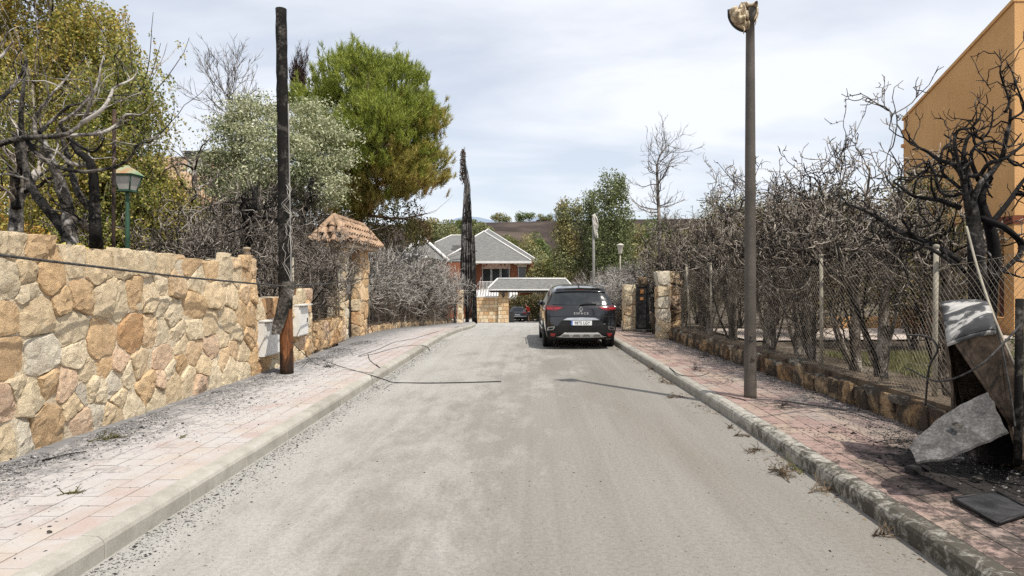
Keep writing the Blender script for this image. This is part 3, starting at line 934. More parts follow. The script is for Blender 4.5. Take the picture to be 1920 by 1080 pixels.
for i, (y, x, s, wh) in enumerate(((4.6, 6.3, 1.05, "beside the melted cabinet, just out of sight"), (2.6, 6.2, 1.1, "nearest the camera, out of sight"))):
    o = copy_tree(protos[i + 1]); o.location = (x, y, 0.25); o.rotation_euler = (0, 0, 2.0 + i); o.scale = (s, s, s)
    tag(o, "bare charred hedge tree " + wh, "tree", GH)

# ---- limbs traced one by one for the two big burnt trees
def limbs(lst, n=16):
    P, R = [], []
    for pts, r0, r1 in lst:
        P.append(crom(pts, n)); R.append(np.linspace(r0, r1, n))
    return np.array(P), np.array(R)

def px_path(cpts, s, x0, y0, Y0, Y1=None, jit=0.12):
    Y1 = Y0 if Y1 is None else Y1
    o = []
    for k, (cx, cy) in enumerate(cpts):
        Y = Y0 + (Y1 - Y0) * k / max(1, len(cpts) - 1) + (random.uniform(-jit, jit) if k else 0)
        o.append(at(x0 + cx / s, y0 + cy / s, Y))
    return o

Y = 7.05
bt = empty("charred_tree", (4.95, Y, 0.25), "big gnarled black tree with crooked limbs behind the melted cabinet", "tree")
q = lambda c, y0, y1: px_path(c, 2.0, 1440, 60, y0, y1)
tr = [([at(1838, 800, Y + .05)] + q([(790, 1000), (782, 850), (770, 700), (745, 580), (728, 500)], Y, Y), 0.17, 0.06),
      ([at(1850, 800, Y + .1)] + q([(830, 1000), (850, 850), (835, 740), (800, 640), (815, 560), (850, 510)], Y + .1, Y + .3), 0.13, 0.045)]
P0, R0 = limbs(tr)
b = MB(); b.tubes(P0, R0 * 0.68, 9); MAT['gnarl'] = charred("gnarled_char", 0.24, (0.010, 0.009, 0.009), (0.045, 0.041, 0.038), (0.24, 0.225, 0.21), 3.0, None, 0.16); b.build("trunk", MAT['gnarl'], bt)
L = [(q([(770, 720), (742, 610), (738, 540), (790, 540), (830, 490), (880, 480), (960, 420), (1010, 380)], Y, Y - .3), .05, .018),
     (q([(760, 650), (800, 560), (840, 520), (872, 480), (890, 420), (905, 350), (910, 290)], Y, Y - .2), .05, .02),
     (q([(890, 300), (905, 260), (885, 200), (870, 150), (875, 110), (848, 72)], Y - .2, Y - .2), .022, .006),
     (q([(905, 330), (960, 290), (935, 210), (915, 150), (900, 120)], Y - .2, Y), .02, .006),
     (q([(740, 560), (700, 500), (640, 480), (600, 450), (560, 430), (540, 410)], Y, Y + .5), .045, .014),
     (q([(730, 540), (700, 430), (712, 370), (760, 360), (800, 320)], Y, Y - .3), .035, .012),
     (q([(720, 660), (640, 630), (560, 620), (520, 600), (470, 560)], Y, Y + .3), .045, .014),
     (q([(720, 860), (620, 800), (520, 760), (460, 730), (380, 680), (290, 640)], Y, Y + .7), .06, .018),
     (q([(740, 900), (640, 830), (560, 790), (490, 770), (430, 770)], Y, Y - .2), .04, .012),
     (q([(800, 700), (880, 730), (940, 780), (946, 830), (900, 880), (840, 925)], Y, Y - .4), .055, .03),
     (q([(835, 720), (900, 640), (955, 560), (1010, 500)], Y, Y + .2), .05, .018),
     (q([(740, 600), (680, 615), (640, 590), (622, 520), (590, 490), (565, 505)], Y, Y - .25), .035, .012),
     (q([(730, 520), (735, 440), (760, 380), (800, 400), (835, 360), (845, 280)], Y, Y + .2), .035, .010),
     (q([(760, 620), (690, 560), (650, 520), (655, 440), (690, 410), (660, 385)], Y, Y + .4), .032, .010),
     (q([(790, 560), (760, 470), (790, 420), (850, 410), (905, 430), (950, 380)], Y + .1, Y + .4), .036, .012),
     (q([(850, 510), (890, 470), (930, 500), (985, 480)], Y + .3, Y + .1), .035, .014)]
A, RA = limbs(L)
b = MB(); b.tubes(A, RA * 0.70, 7)
Bq, RB = spawn(A, RA * 0.75, 8, 0.2, 1.0, 0.9, 0.40, 7, 0.42, 0.10, 0.58, 0.5, 0.4, 0.006)
b.tubes(Bq, RB, 5)
Cq, RC = spawn(Bq, RB, 2, 0.3, 1.0, 0.9, 0.14, 5, 0.4, 0.2, 0.7, 0.6, 0.4, 0.005)
b.tubes(Cq, RC, 4)
b.build("boughs", MAT['gnarl'], bt)

Y = 7.9
lt = empty("charred_tree", (-5.95, Y, 1.55), "big burnt tree with pale ashen limbs spreading above the rubble wall", "tree")
q = lambda c, y0, y1: px_path(c, 2.25, 0, 0, y0, y1, 0.15)
tr = [(q([(300, 1060), (292, 980), (285, 880), (258, 780), (225, 700), (195, 620), (165, 560)], Y, Y + .1), .12, .035),
      (q([(285, 990), (240, 930), (180, 860), (125, 770), (102, 660), (90, 540), (92, 430), (112, 260)], Y, Y + .5), .085, .02),
      (q([(408, 1060), (404, 980), (400, 880), (388, 700), (330, 640), (290, 580), (250, 520)], Y + .2, Y), .10, .025),
      (q([(392, 890), (330, 810), (290, 680), (268, 600), (240, 540)], Y + .2, Y + .6), .06, .025)]
P0, R0 = limbs(tr)
b = MB(); b.tubes(P0, R0 * 0.82, 9); b.build("trunk", MAT['char'], lt)
L = [(q([(-80, 640), (0, 605), (70, 588), (140, 580), (230, 575), (300, 558), (350, 510), (380, 440), (390, 370), (372, 325)], Y - .3, Y - .5), .05, .012),
     (q([(345, 520), (430, 462), (468, 400), (482, 370), (555, 335), (580, 300)], Y - .5, Y - .2), .03, .009),
     (q([(230, 575), (330, 570), (430, 560), (500, 520), (532, 482), (600, 482), (652, 420)], Y - .4, Y - .2), .03, .008),
     (q([(118, 600), (170, 660), (230, 700), (330, 725), (440, 715), (520, 690), (560, 650), (582, 605), (630, 600), (690, 550), (720, 515)], Y - .3, Y - .6), .034, .007),
     (q([(-60, 470), (0, 420), (50, 370), (95, 300), (112, 240)], Y - .4, Y - .1), .035, .015),
     (q([(-60, 260), (0, 240), (30, 210), (55, 175)], Y - .5, Y - .5), .03, .01),
     (q([(165, 560), (230, 500), (290, 450), (350, 432), (372, 400)], Y, Y + .3), .03, .009),
     (q([(150, 575), (150, 500), (200, 420), (280, 330), (300, 300)], Y, Y + .5), .03, .008),
     (q([(250, 520), (320, 470), (400, 380), (430, 260), (445, 230)], Y, Y + .4), .025, .007),
     (q([(300, 590), (380, 640), (420, 620), (440, 580)], Y, Y - .3), .025, .008),
     (q([(388, 700), (300, 690), (240, 640), (150, 620)], Y + .2, Y - .2), .04, .012),
     (q([(120, 760), (40, 735), (-60, 745)], Y, Y - .3), .022, .008),
     (q([(385, 975), (330, 930), (300, 900)], Y + .2, Y), .05, .04)]
A, RA = limbs(L)
b = MB(); b.tubes(A, RA * 0.85, 7)
Bq, RB = spawn(A, RA * 0.85, 4, 0.15, 1.0, 0.85, 0.5, 7, 0.28, 0.08, 0.5, 0.4, 0.4, 0.005)
b.tubes(Bq, RB, 5)
Cq, RC = spawn(Bq, RB, 2, 0.3, 1.0, 0.8, 0.2, 5, 0.35, 0.1, 0.7, 0.5, 0.4, 0.0035)
b.tubes(Cq, RC, 4)
b.build("boughs", MAT['ash_bark'], lt)

st = empty("charred_tree", tuple(at(32, 440, 9.0)[:2]) + (1.6,), "small burnt stump of a tree by the edge above the raised corner stone", "tree")
q = lambda c, y0, y1: px_path(c, 2.25, 0, 0, y0, y1, 0.1)
P0, R0 = limbs([(q([(70, 1080), (68, 940), (75, 850), (110, 790), (160, 720)], 9, 9.2), .10, .05), (q([(70, 880), (60, 800), (85, 700), (60, 560)], 9, 8.8), .06, .03)])
b = MB(); b.tubes(P0, R0, 8); b.build("trunk", MAT['ash_bark'], st)
A, RA = spawn(P0, R0, 6, 0.4, 1, 0.8, 0.9, 8, 0.25, 0.1, 0.5, 0.3)
Bq, RB = spawn(A, RA, 5, 0.3, 1, 0.8, 0.4, 5, 0.3, 0.1, 0.6, 0.4, 0.3, 0.005)
b = MB(); b.tubes(A, RA, 5); b.tubes(Bq, RB, 4); b.build("boughs", MAT['grey_bark'], st)

# ---------------------------------------------------------------- burnt shrubs of the other hedges
def burnt_shrub(name, seed, h, spread, stems, mats, twigs=5):
    global rng
    keep = rng; rng = np.random.default_rng(seed)
    root = empty(name)
    n = 9
    a = rng.uniform(0, 2 * PI, stems)
    r = rng.uniform(0.02, 0.32, stems)
    base = np.stack([np.cos(a) * r, np.sin(a) * r, np.full(stems, -0.1)], 1)
    d = unit(np.stack([np.cos(a) * 0.16, np.sin(a) * 0.16, np.ones(stems)], 1) + rng.normal(0, 0.06, (stems, 3)))
    P = [base]
    L = h * 0.75 * rng.uniform(0.75, 1.1, stems)
    for _ in range(n - 1):
        d = unit(d + rng.normal(0, 0.10, (stems, 3)))
        P.append(P[-1] + d * (L / (n - 1))[:, None])
    P0 = np.stack(P, 1); R0 = rng.uniform(0.018, 0.04, stems)[:, None] * np.linspace(1, 0.45, n)[None]
    b = MB(); b.tubes(P0, R0, 6); b.build("stems", mats[0], root)
    A, RA = spawn(P0, R0, 6, 0.45, 1.0, 0.8, spread, 8, 0.24, 0.10, 0.62, 0.5, 0.3, 0.012)
    Bq, RB = spawn(A, RA, 4, 0.2, 1.0, 0.8, spread * 0.5, 6, 0.32, 0.06, 0.65, 0.5, 0.3, 0.011)
    Cq, RC = spawn(Bq, RB, 3, 0.2, 1.0, 0.8, spread * 0.28, 4, 0.38, 0.05, 0.65, 0.6, 0.3, 0.009)
    b = MB(); b.tubes(A, RA, 5); b.tubes(Bq, RB, 4); b.tubes(Cq, RC, 3); b.build("branches", mats[1], root)
    E, RE = spawn(P0, R0, 20, 0.02, 0.7, 1.1, 0.42, 5, 0.28, 0.02, 0.16, 0.5, 0.4, 0.006)
    E2, RE2 = spawn(E, RE, twigs, 0.1, 1.0, 0.8, 0.22, 4, 0.35, 0.0, 0.7, 0.5, 0.4, 0.005)
    b = MB(); b.tubes(E, RE, 3); b.tubes(E2, RE2, 3); b.build("fine_twigs", mats[2], root)
    rng = keep
    return root
grey = [burnt_shrub("burnt_shrub", 300 + k, 2.9, 0.85, 13, (MAT['ash_bark'], MAT['twig_ash'], MAT['twig_brown'])) for k in range(4)]
dark = [burnt_shrub("burnt_shrub", 320 + k, 3.6, 1.0, 12, (MAT['char'], MAT['twig_dark'], MAT['twig_dark']), 6) for k in range(3)]
GL = "grey burnt shrubs of the hedge beyond the tiled gateway"
GD = "dark burnt shrubs behind the meter boxes and gateway"
GR = "ashen burnt shrubs beyond the gate piers on the hedge side"
first = [True] * 4
y = 20.7
for i in range(17):
    k = (i * 3) % 4
    o = grey[k] if first[k] else copy_tree(grey[k]); first[k] = False
    x = -5.75 + random.uniform(-.15, .15)
    s = random.uniform(0.98, 1.10) * (1.0 if i < 5 else 1.16)
    o.location = (x, y, float(G(y)) + 0.1); o.rotation_euler = (0, 0, random.uniform(0, 6.28)); o.scale = (s, s, s)
    tag(o, f"{ORD[i]} grey burnt hedge shrub beyond the tiled gateway", "shrub", GL)
    y += 1.16
first = [True] * 3
dk = [(12.6, -5.75, 0.82), (13.8, -6.3, .95), (14.9, -5.75, 0.80), (15.2, -7.2, 1.1), (16.2, -5.85, 0.9), (16.6, -7.4, 1.15), (18.2, -6.7, 1.0), (19.6, -6.6, 1.05), (13.3, -7.6, 1.0), (20.5, -7.6, 1.1)]
dw = ["right behind the first meter box", "behind the second meter box", "behind the knee-high orange wall", "deep behind the orange wall", "touching the near gateway pier", "deep behind the near gateway pier", "inside the gateway under its roof", "behind the far gateway pier", "behind the end of the tall rubble wall", "under the pine beyond the gateway"]
for i, (y, x, s) in enumerate(dk):
    k = i % 3
    o = dark[k] if first[k] else copy_tree(dark[k]); first[k] = False
    o.location = (x, y, float(ground_z(x, y)) if x > -5.5 else 0.3); o.rotation_euler = (0, 0, random.uniform(0, 6.28)); o.scale = (s, s, s)
    tag(o, "dark burnt shrub " + dw[i], "shrub", GD)
rw = [(23.2, 4.35, .85), (24.6, 3.95, .85), (26.2, 4.1, .92), (27.8, 4.6, 1.0), (29.5, 4.2, 1.0), (31.3, 4.5, 1.05), (33.3, 4.3, 1.05), (35.5, 4.7, 1.1), (38, 4.5, 1.15)]
for i, (y, x, s) in enumerate(rw):
    o = copy_tree(grey[(i * 3 + 1) % 4])
    o.location = (x, y, float(G(y)) + 0.1); o.rotation_euler = (0, 0, random.uniform(0, 6.28)); o.scale = (s, s, s)
    tag(o, f"{ORD[i]} ashen burnt shrub along the pavement beyond the short gate pier", "shrub", GR)

# ---- gnarled black trees between the meter boxes and the ash-white tree
for i, (pts, r0, lab) in enumerate((
        ([(470, 560, 13.8), (462, 470, 13.9), (470, 440, 13.8), (462, 410, 13.8), (478, 385, 13.7), (476, 350, 13.7)], .13, "black crooked burnt tree just behind the end of the tall rubble wall"),
        ([(378, 470, 14.5), (372, 420, 14.5), (366, 370, 14.6), (364, 320, 14.7), (366, 300, 14.8)], .09, "slim grey burnt tree in front of the hidden tiled house"),
        ([(515, 560, 15.5), (500, 460, 15.5), (505, 400, 15.6), (520, 350, 15.6)], .10, "black burnt tree partly hidden by the charred pole"),
        ([(570, 560, 17.5), (565, 450, 17.5), (575, 380, 17.6), (585, 330, 17.6)], .09, "black burnt tree just behind the tiled gateway roof"))):
    P = [at(*p) for p in pts]
    r = empty("charred_tree", (P[0][0], P[0][1], P[0][2]), lab, "tree")
    P0, R0 = limbs([(P, r0, r0 * 0.45)])
    b = MB(); b.tubes(P0, R0, 8); b.build("trunk", MAT['char_black'] if i != 1 else MAT['grey_bark'], r)
    A, RA = spawn(P0, R0, 9, 0.15, .9, 1.0, 0.85, 9, 0.26, 0.02, 0.5, 0.35)
    Bq, RB = spawn(A, RA, 5, 0.2, 1, 0.8, 0.5, 7, 0.28, 0.02, 0.6, 0.35)
    Cq, RC = spawn(Bq, RB, 4, 0.2, 1, 0.8, 0.25, 5, 0.3, 0.02, 0.6, 0.4, 0.3, 0.006)
    b = MB(); b.tubes(A, RA, 6); b.tubes(Bq, RB, 4); b.tubes(Cq, RC, 3); b.build("boughs", MAT['char_black'] if i != 1 else MAT['twig_dark'], r)

# ---------------------------------------------------------------- birches with hanging foliage
BIRCH = [(0.0, (0.07, 0.085, 0.015)), (0.3, (0.17, 0.175, 0.032)), (0.6, (0.27, 0.24, 0.045)), (0.82, (0.34, 0.235, 0.05)), (1.0, (0.44, 0.39, 0.12))]
AMBER = [(0.0, (0.14, 0.08, 0.015)), (0.5, (0.27, 0.16, 0.03)), (1.0, (0.36, 0.20, 0.045))]
MAT['birch'] = leafy("birch_leaf", BIRCH, 0.48, (AMBER, 0.54, 0.72), 0.7)
MAT['birch_green'] = leafy("green_birch_leaf", [(0.0, (0.05, 0.075, 0.014)), (0.5, (0.15, 0.17, 0.032)), (0.85, (0.26, 0.235, 0.05)), (1.0, (0.40, 0.35, 0.11))], 0.48, (BIRCH, 0.45, 0.6), 0.7)
def weeping_tree(base, blobs, nstrand, mat, label, trunk_top, leaf=0.066, hang=0.9, per=26, tr=0.11):
    r = empty("birch_tree", base, label, "tree")
    P0, R0 = limbs([([base, (base[0] + .1, base[1], (base[2] + trunk_top[2]) / 2), trunk_top], tr, 0.03)])
    b = MB(); b.tubes(P0, R0, 9)
    A, RA = spawn(P0, R0, 22, 0.3, 1.0, 0.7, 1.6, 8, 0.12, 0.10, 0.45, 0.3)
    b.tubes(A, RA, 5); b.build("trunk", plain("birch_bark", [(0.4, (0.05, 0.045, 0.04)), (0.6, (0.32, 0.30, 0.27))], 4, 0.9, stretch=(1, 1, 3)) if False else MAT['grey_bark'], r)
    p, o, _k = clumped(blobs, max(20, nstrand // 14), 14, (0.24, 0.24, 0.16), 0.75)
    nstrand = len(p)
    L = hang * rng.uniform(0.35, 1.2, nstrand)
    sway = rng.normal(0, 0.10, (nstrand, 2))
    n = 5
    t = np.linspace(0, 1, n)
    S = np.stack([p[:, 0, None] + (o[:, 0, None] * 0.18 + sway[:, :1]) * t, p[:, 1, None] + (o[:, 1, None] * 0.18 + sway[:, 1:]) * t, p[:, 2, None] - L[:, None] * t ** 1.3], -1)
    tw = MB(); tw.tubes(S, np.full((nstrand, n), 0.004) * np.linspace(1, .5, n), 3); tag(tw.build("hanging_twigs", MAT['twig_brown'], r), kind='stuff')
    k = np.repeat(np.arange(nstrand), per)
    tt = rng.uniform(0, 1, len(k))
    Q = p[k] + np.stack([(o[k, 0] * 0.18 + sway[k, 0]) * tt, (o[k, 1] * 0.18 + sway[k, 1]) * tt, -L[k] * tt ** 1.3], 1) + rng.normal(0, 0.045, (len(k), 3))
    b = MB(); leaves_at(b, Q, leaf, 0, 0.7, None, 0.8)
    b.build("crown", mat, r)
weeping_tree((-11.6, 15.0, 1.2), [(-11.9, 15, 8.6, 1.7, 1.4, 2.0), (-12.6, 15, 6.6, 1.9, 1.5, 1.9), (-11.0, 15.2, 6.6, 1.25, 1.2, 1.7), (-12.2, 15, 4.6, 2.0, 1.5, 1.6), (-10.5, 15.2, 8.0, .8, .8, 1.0), (-12.0, 15, 10.3, 1.2, 1.2, 1.6)], 3300, MAT['birch'],
             "tall olive and amber birch rising past the top of the rubble wall's burnt tree", (-11.5, 15.0, 10.0))
weeping_tree((-9.3, 14.0, 1.2), [(-9.25, 14, 4.3, 0.95, .9, 1.5), (-8.75, 14, 5.9, .38, .4, 1.0), (-9.4, 14, 6.1, .55, .5, .9), (-8.6, 14, 3.6, .75, .8, 1.1), (-9.6, 14.3, 3.0, .9, .8, 1.0)], 2300, MAT['birch_green'],
             "smaller green birch with drooping sprays behind the green lantern", (-8.9, 14.0, 6.3), 0.06, 0.8, 24, 0.07)
weeping_tree((-10.6, 13.2, 1.2), [(-10.6, 13.2, 4.6, .8, .9, 1.6), (-10.2, 13.2, 3.2, .9, .9, 1.2)], 800, MAT['birch_green'], "yellowing young birch among the burnt limbs above the rubble wall", (-10.5, 13.2, 6.0), 0.05, 0.8, 22, 0.06)

def shrub(name, base, blobs, n, leaf, mat, label, cat="shrub", group=None, ratio=0.55, shell=0.6, stems=7, stem_mat=None, droop=0.0):
    r = empty(name, base, label, cat, group)
    Bm = np.array(blobs)
    b = MB()
    P, R = [], []
    for k in range(stems):
        e = Bm[rng.integers(len(Bm))]
        tip = e[:3] + rng.normal(0, 0.25, 3) * e[3:]
        P.append(crom([np.array(base) - [0, 0, .1], np.array(base) * .55 + tip * .45 + rng.normal(0, .1, 3), tip], 8)); R.append(np.linspace(0.02, 0.006, 8) * (1 + 0.15 * (Bm[:, 2].max() - base[2])))
    b.tubes(np.array(P), np.array(R), 5); b.build("stems", stem_mat or MAT['bark'], r)
    p, o = clouds(blobs, n, shell)
    b = MB(); leaves_at(b, p, leaf, 0, droop, o, ratio)
    b.build("foliage", mat, r)
    return r
MAT['amber'] = leafy("amber_scorched_leaf", [(0.0, (0.10, 0.045, 0.012)), (0.5, (0.24, 0.13, 0.02)), (1.0, (0.36, 0.24, 0.04))], 0.3, ([(0.0, (0.06, 0.07, 0.015)), (1.0, (0.20, 0.20, 0.04))], 0.5, 0.65), 1.2)
MAT['yellow'] = leafy("yellow_ground_leaf", [(0.0, (0.20, 0.18, 0.03)), (0.5, (0.42, 0.33, 0.07)), (1.0, (0.60, 0.50, 0.16))], 0.3)
shrub("scorched_shrub", (-10.5, 11.5, 1.5), [(-10.9, 11.5, 3.1, 1.2, .8, 1.1), (-10.2, 11.6, 2.3, 1.3, .8, .8), (-9.5, 11.4, 2.2, .9, .7, .7)], 9000, 0.06, MAT['amber'], "amber and rust scorched shrub behind the small burnt stump")
for i, (px, Y) in enumerate(((205, 7.6), (250, 8.2), (290, 8.8))):
    c = at(px, 452, Y) - np.array([0.45, 0, 0])
    shrub("low_shrub", (c[0], c[1], 1.55), [(c[0], c[1], 1.95, .38, .3, .30), (c[0] + .2, c[1] + .2, 1.85, .3, .3, .25)], 900, 0.05, MAT['yellow'],
          ["low yellow shrub on the wall top beside the rusty pipe", "low yellow shrub on the wall top below the green lantern", "low yellow shrub furthest along the wall top"][i], "shrub", "low yellow shrubs along the wall top", 0.8, stems=4)

# ---------------------------------------------------------------- ash-white tree
WHITE = [(0.0, (0.07, 0.085, 0.035)), (0.3, (0.19, 0.205, 0.105)), (0.7, (0.34, 0.34, 0.22)), (1.0, (0.44, 0.43, 0.32))]
MAT['white_leaf'] = leafy("ash_dusted_leaf", WHITE, 0.3, ([(0.0, (0.02, 0.035, 0.010)), (0.55, (0.10, 0.13, 0.045)), (1.0, (0.34, 0.34, 0.22))], 0.52, 0.64), 0.9)
Y = 19.0
c = at(510, 300, Y)
wt = empty("ash_white_tree", (c[0], Y, 0.5), "tree with ash-whitened leaves behind the charred pole", "tree")
P0, R0 = limbs([([(c[0], Y, 0.4), (c[0] + .1, Y, 2.5), (c[0], Y, 5.8)], .16, .04)])
b = MB(); b.tubes(P0, R0, 8)
A, RA = spawn(P0, R0, 22, 0.35, 1, 0.9, 2.0, 8, 0.12, 0.06, 0.45, 0.3); b.tubes(A, RA, 5)
b.build("trunk", MAT['char'], wt)
def pb(px, py, Y, rx, rz, ry=None):
    k = Y / FOC; p = at(px, py, Y)
    return (p[0], p[1], p[2], rx * k, (ry if ry is not None else rx) * k, rz * k)
blobs = [pb(480, 225, Y, 50, 55), pb(440, 270, Y, 45, 50), pb(420, 330, Y + .5, 50, 45), pb(580, 235, Y, 55, 55), pb(610, 290, Y, 45, 50), pb(530, 290, Y - 1, 70, 70), pb(590, 345, Y - .5, 60, 45), pb(470, 350, Y - 1, 70, 40), pb(400, 300, Y, 30, 30), pb(640, 250, Y, 20, 22), pb(520, 375, Y, 70, 28)]
Q, o, k = clumped(blobs, 640, 84, (0.22, 0.22, 0.07), 0.6)
Q[:, 2] -= 1.2 * ((Q[:, 0] - c[0]) ** 2 * 0.0)
b = MB(); leaves_at(b, Q, 0.085, 0, 0.4, o, 0.5)
b.build("crown", MAT['white_leaf'], wt)

# ---------------------------------------------------------------- stone pine
def needle_crown(b, P, AX, per, ln, wd, mats_of):
    N = len(P)
    k = np.repeat(np.arange(N), per)
    d = unit(AX[k] + rng.normal(0, 0.50, (len(k), 3)))
    s = P[k] + AX[k] * rng.uniform(0, 0.30, (len(k), 1)) + rng.normal(0, 0.03, (len(k), 3))
    l = ln * rng.uniform(0.7, 1.2, (len(k), 1))
    wv = unit(np.cross(d, rng.normal(size=(len(k), 3)))) * wd
    V = np.stack([s - wv, s + wv, s + d * l], 1).reshape(-1, 3)
    F = np.arange(len(V)).reshape(-1, 3)
    mk = mats_of[k]
    for m in np.unique(mk):
        sel = np.where(mk == m)[0]
        b.add(V.reshape(-1, 3, 3)[sel].reshape(-1, 3), np.arange(len(sel) * 3).reshape(-1, 3), int(m))
MAT['needle'] = leafy("green_pine_needle", [(0.0, (0.05, 0.068, 0.012)), (0.5, (0.16, 0.19, 0.026)), (1.0, (0.32, 0.35, 0.065))], 0.42)
MAT['needle_y'] = leafy("yellowing_pine_needle", [(0.0, (0.09, 0.085, 0.014)), (0.5, (0.21, 0.18, 0.035)), (1.0, (0.36, 0.30, 0.085))], 0.42)
MAT['needle_b'] = leafy("browned_pine_needle", [(0.0, (0.08, 0.045, 0.014)), (0.5, (0.19, 0.125, 0.034)), (1.0, (0.30, 0.22, 0.07))], 0.25)
Y = 25.0
pine = empty("pine_tree", tuple(at(668, 470, Y)[:2]) + (0.2,), "round-crowned pine, green on top and scorched yellow on its lower side", "tree")
P0, R0 = limbs([([at(662, 620, Y), at(668, 450, Y), at(668, 380, Y), at(672, 310, Y), at(690, 200, Y)], .34, .10)])
b = MB(); b.tubes(P0, R0, 10)
A, RA = limbs([([at(668, 360, Y), at(700, 350, Y - .6), at(740, 330, Y - .8), at(780, 290, Y - .5)], .11, .04), ([at(666, 345, Y), at(620, 330, Y - .5), at(590, 310, Y)], .10, .04),
               ([at(668, 400, Y), at(700, 405, Y - .5), at(750, 410, Y - .5), at(800, 400, Y)], .09, .02), ([at(672, 320, Y), at(640, 260, Y + .3), at(610, 200, Y)], .10, .03),
               ([at(674, 310, Y), at(720, 260, Y - 1), at(770, 220, Y - 1)], .11, .03), ([at(680, 260, Y), at(690, 200, Y - 1.5), at(700, 150, Y - 1)], .10, .03), ([at(672, 320, Y), at(690, 300, Y - 1.5), at(730, 270, Y - 2.2)], .09, .03)], 12)
b.tubes(A, RA, 6)
Bq, RB = spawn(A, RA, 9, 0.3, 1, 0.7, 1.2, 6, 0.15, 0.1, 0.4, 0.3); b.tubes(Bq, RB, 4)
b.build("trunk", MAT['bark'], pine)
blobs = [pb(672, 167, Y, 78, 58), pb(730, 197, Y - .3, 80, 75), pb(620, 212, Y, 62, 55), pb(770, 252, Y, 58, 55), pb(700, 257, Y - 1.6, 80, 70), pb(640, 277, Y - .5, 55, 55), pb(745, 307, Y - .8, 62, 50), pb(790, 312, Y, 42, 50), pb(590, 187, Y, 38, 34), pb(740, 343, Y - .4, 64, 36), pb(700, 373, Y - 1, 40, 22), pb(780, 358, Y, 36, 26), pb(645, 338, Y - .5, 36, 30), pb(660, 393, Y - .6, 40, 20), pb(820, 277, Y, 14, 24), pb(680, 132, Y, 50, 26), pb(780, 212, Y, 40, 40)]
tp, to, _k = clumped(blobs, 400, 15, (0.24, 0.24, 0.17), 0.40)
# keep tufts that face out of the whole crown
cc = np.mean(np.array(blobs)[:, :3], axis=0)
AX = unit(0.45 * to + 0.20 * unit(tp - cc) + np.array([0, 0, 1.0]))
kx = FOC / Y
pxl, pyl = CX + tp[:, 0] * FOC / tp[:, 1], CY - (tp[:, 2] - CAMH) * FOC / tp[:, 1]
cn_ = rng.normal(0, 0.30, _k.max() + 1)
burn = -0.12 + (pxl - 690) / 150 * 0.55 + (pyl - 245) / 110 * 0.70 + rng.normal(0, 0.14, len(tp)) + cn_[_k] + 0.30 * np.sin(tp[:, 0] * 2.3 + 1.0) * np.sin(tp[:, 2] * 2.1) 
mk = np.where(burn > 1.05, 2, np.where(burn > 0.35, 1, 0))
mk = np.where((mk == 2) & (rng.uniform(size=len(tp)) < 0.35), 1, mk)
b = MB(); needle_crown(b, tp, AX, 32, 0.21, 0.013, mk)
b.build("crown", [MAT['needle'], MAT['needle_y'], MAT['needle_b']], pine)

# burnt lower growth by the pine
MAT['olive_dark'] = leafy("scorched_olive_leaf", [(0.0, (0.025, 0.03, 0.010)), (0.5, (0.085, 0.085, 0.028)), (0.85, (0.17, 0.15, 0.05)), (1.0, (0.25, 0.19, 0.07))], 0.25, ([(0.0, (0.03, 0.018, 0.010)), (1.0, (0.12, 0.07, 0.03))], 0.5, 0.62), 0.6)
MAT['brown_leaf'] = leafy("burnt_brown_leaf", [(0.0, (0.016, 0.012, 0.009)), (0.6, (0.06, 0.042, 0.028)), (1.0, (0.15, 0.10, 0.06))], 0.2)
MAT['green_leaf'] = leafy("dusty_green_leaf", [(0.0, (0.025, 0.045, 0.012)), (0.5, (0.075, 0.105, 0.028)), (1.0, (0.17, 0.19, 0.06))], 0.3, ([(0.0, (0.06, 0.055, 0.016)), (1.0, (0.19, 0.16, 0.05))], 0.52, 0.66), 0.25)
MAT['sage_leaf'] = leafy("sage_green_leaf", [(0.0, (0.05, 0.06, 0.025)), (0.5, (0.13, 0.14, 0.06)), (1.0, (0.24, 0.24, 0.11))], 0.3, ([(0.0, (0.10, 0.085, 0.03)), (1.0, (0.26, 0.21, 0.08))], 0.5, 0.65), 0.25)
Y = 26.5
shrub("scorched_shrub", (at(740, 560, Y)[0], Y, 0), [pb(700, 415, Y, 55, 40), pb(760, 400, Y - .5, 38, 32), pb(735, 440, Y, 60, 35), pb(785, 425, Y, 24, 24)], 2600, 0.12, MAT['olive_dark'], "scraggy scorched shrub at the foot of the pine", stem_mat=MAT['char'])
shrub("scorched_shrub", (at(655, 560, Y)[0], Y, 0.1), [pb(640, 400, Y, 50, 40), pb(600, 430, Y, 60, 50), pb(670, 440, Y, 50, 40)], 5200, 0.13, MAT['olive_dark'], "scorched olive shrub between the gateway roof and pine trunk", stem_mat=MAT['char'])
Y = 20.5
shrub("scorched_shrub", (at(420, 560, Y)[0], Y, 0.5), [pb(420, 420, Y, 70, 55), pb(480, 400, Y, 60, 50), pb(530, 430, Y, 50, 60)], 4200, 0.10, MAT['olive_dark'], "scorched olive shrub below the ash-white tree", stem_mat=MAT['char'])

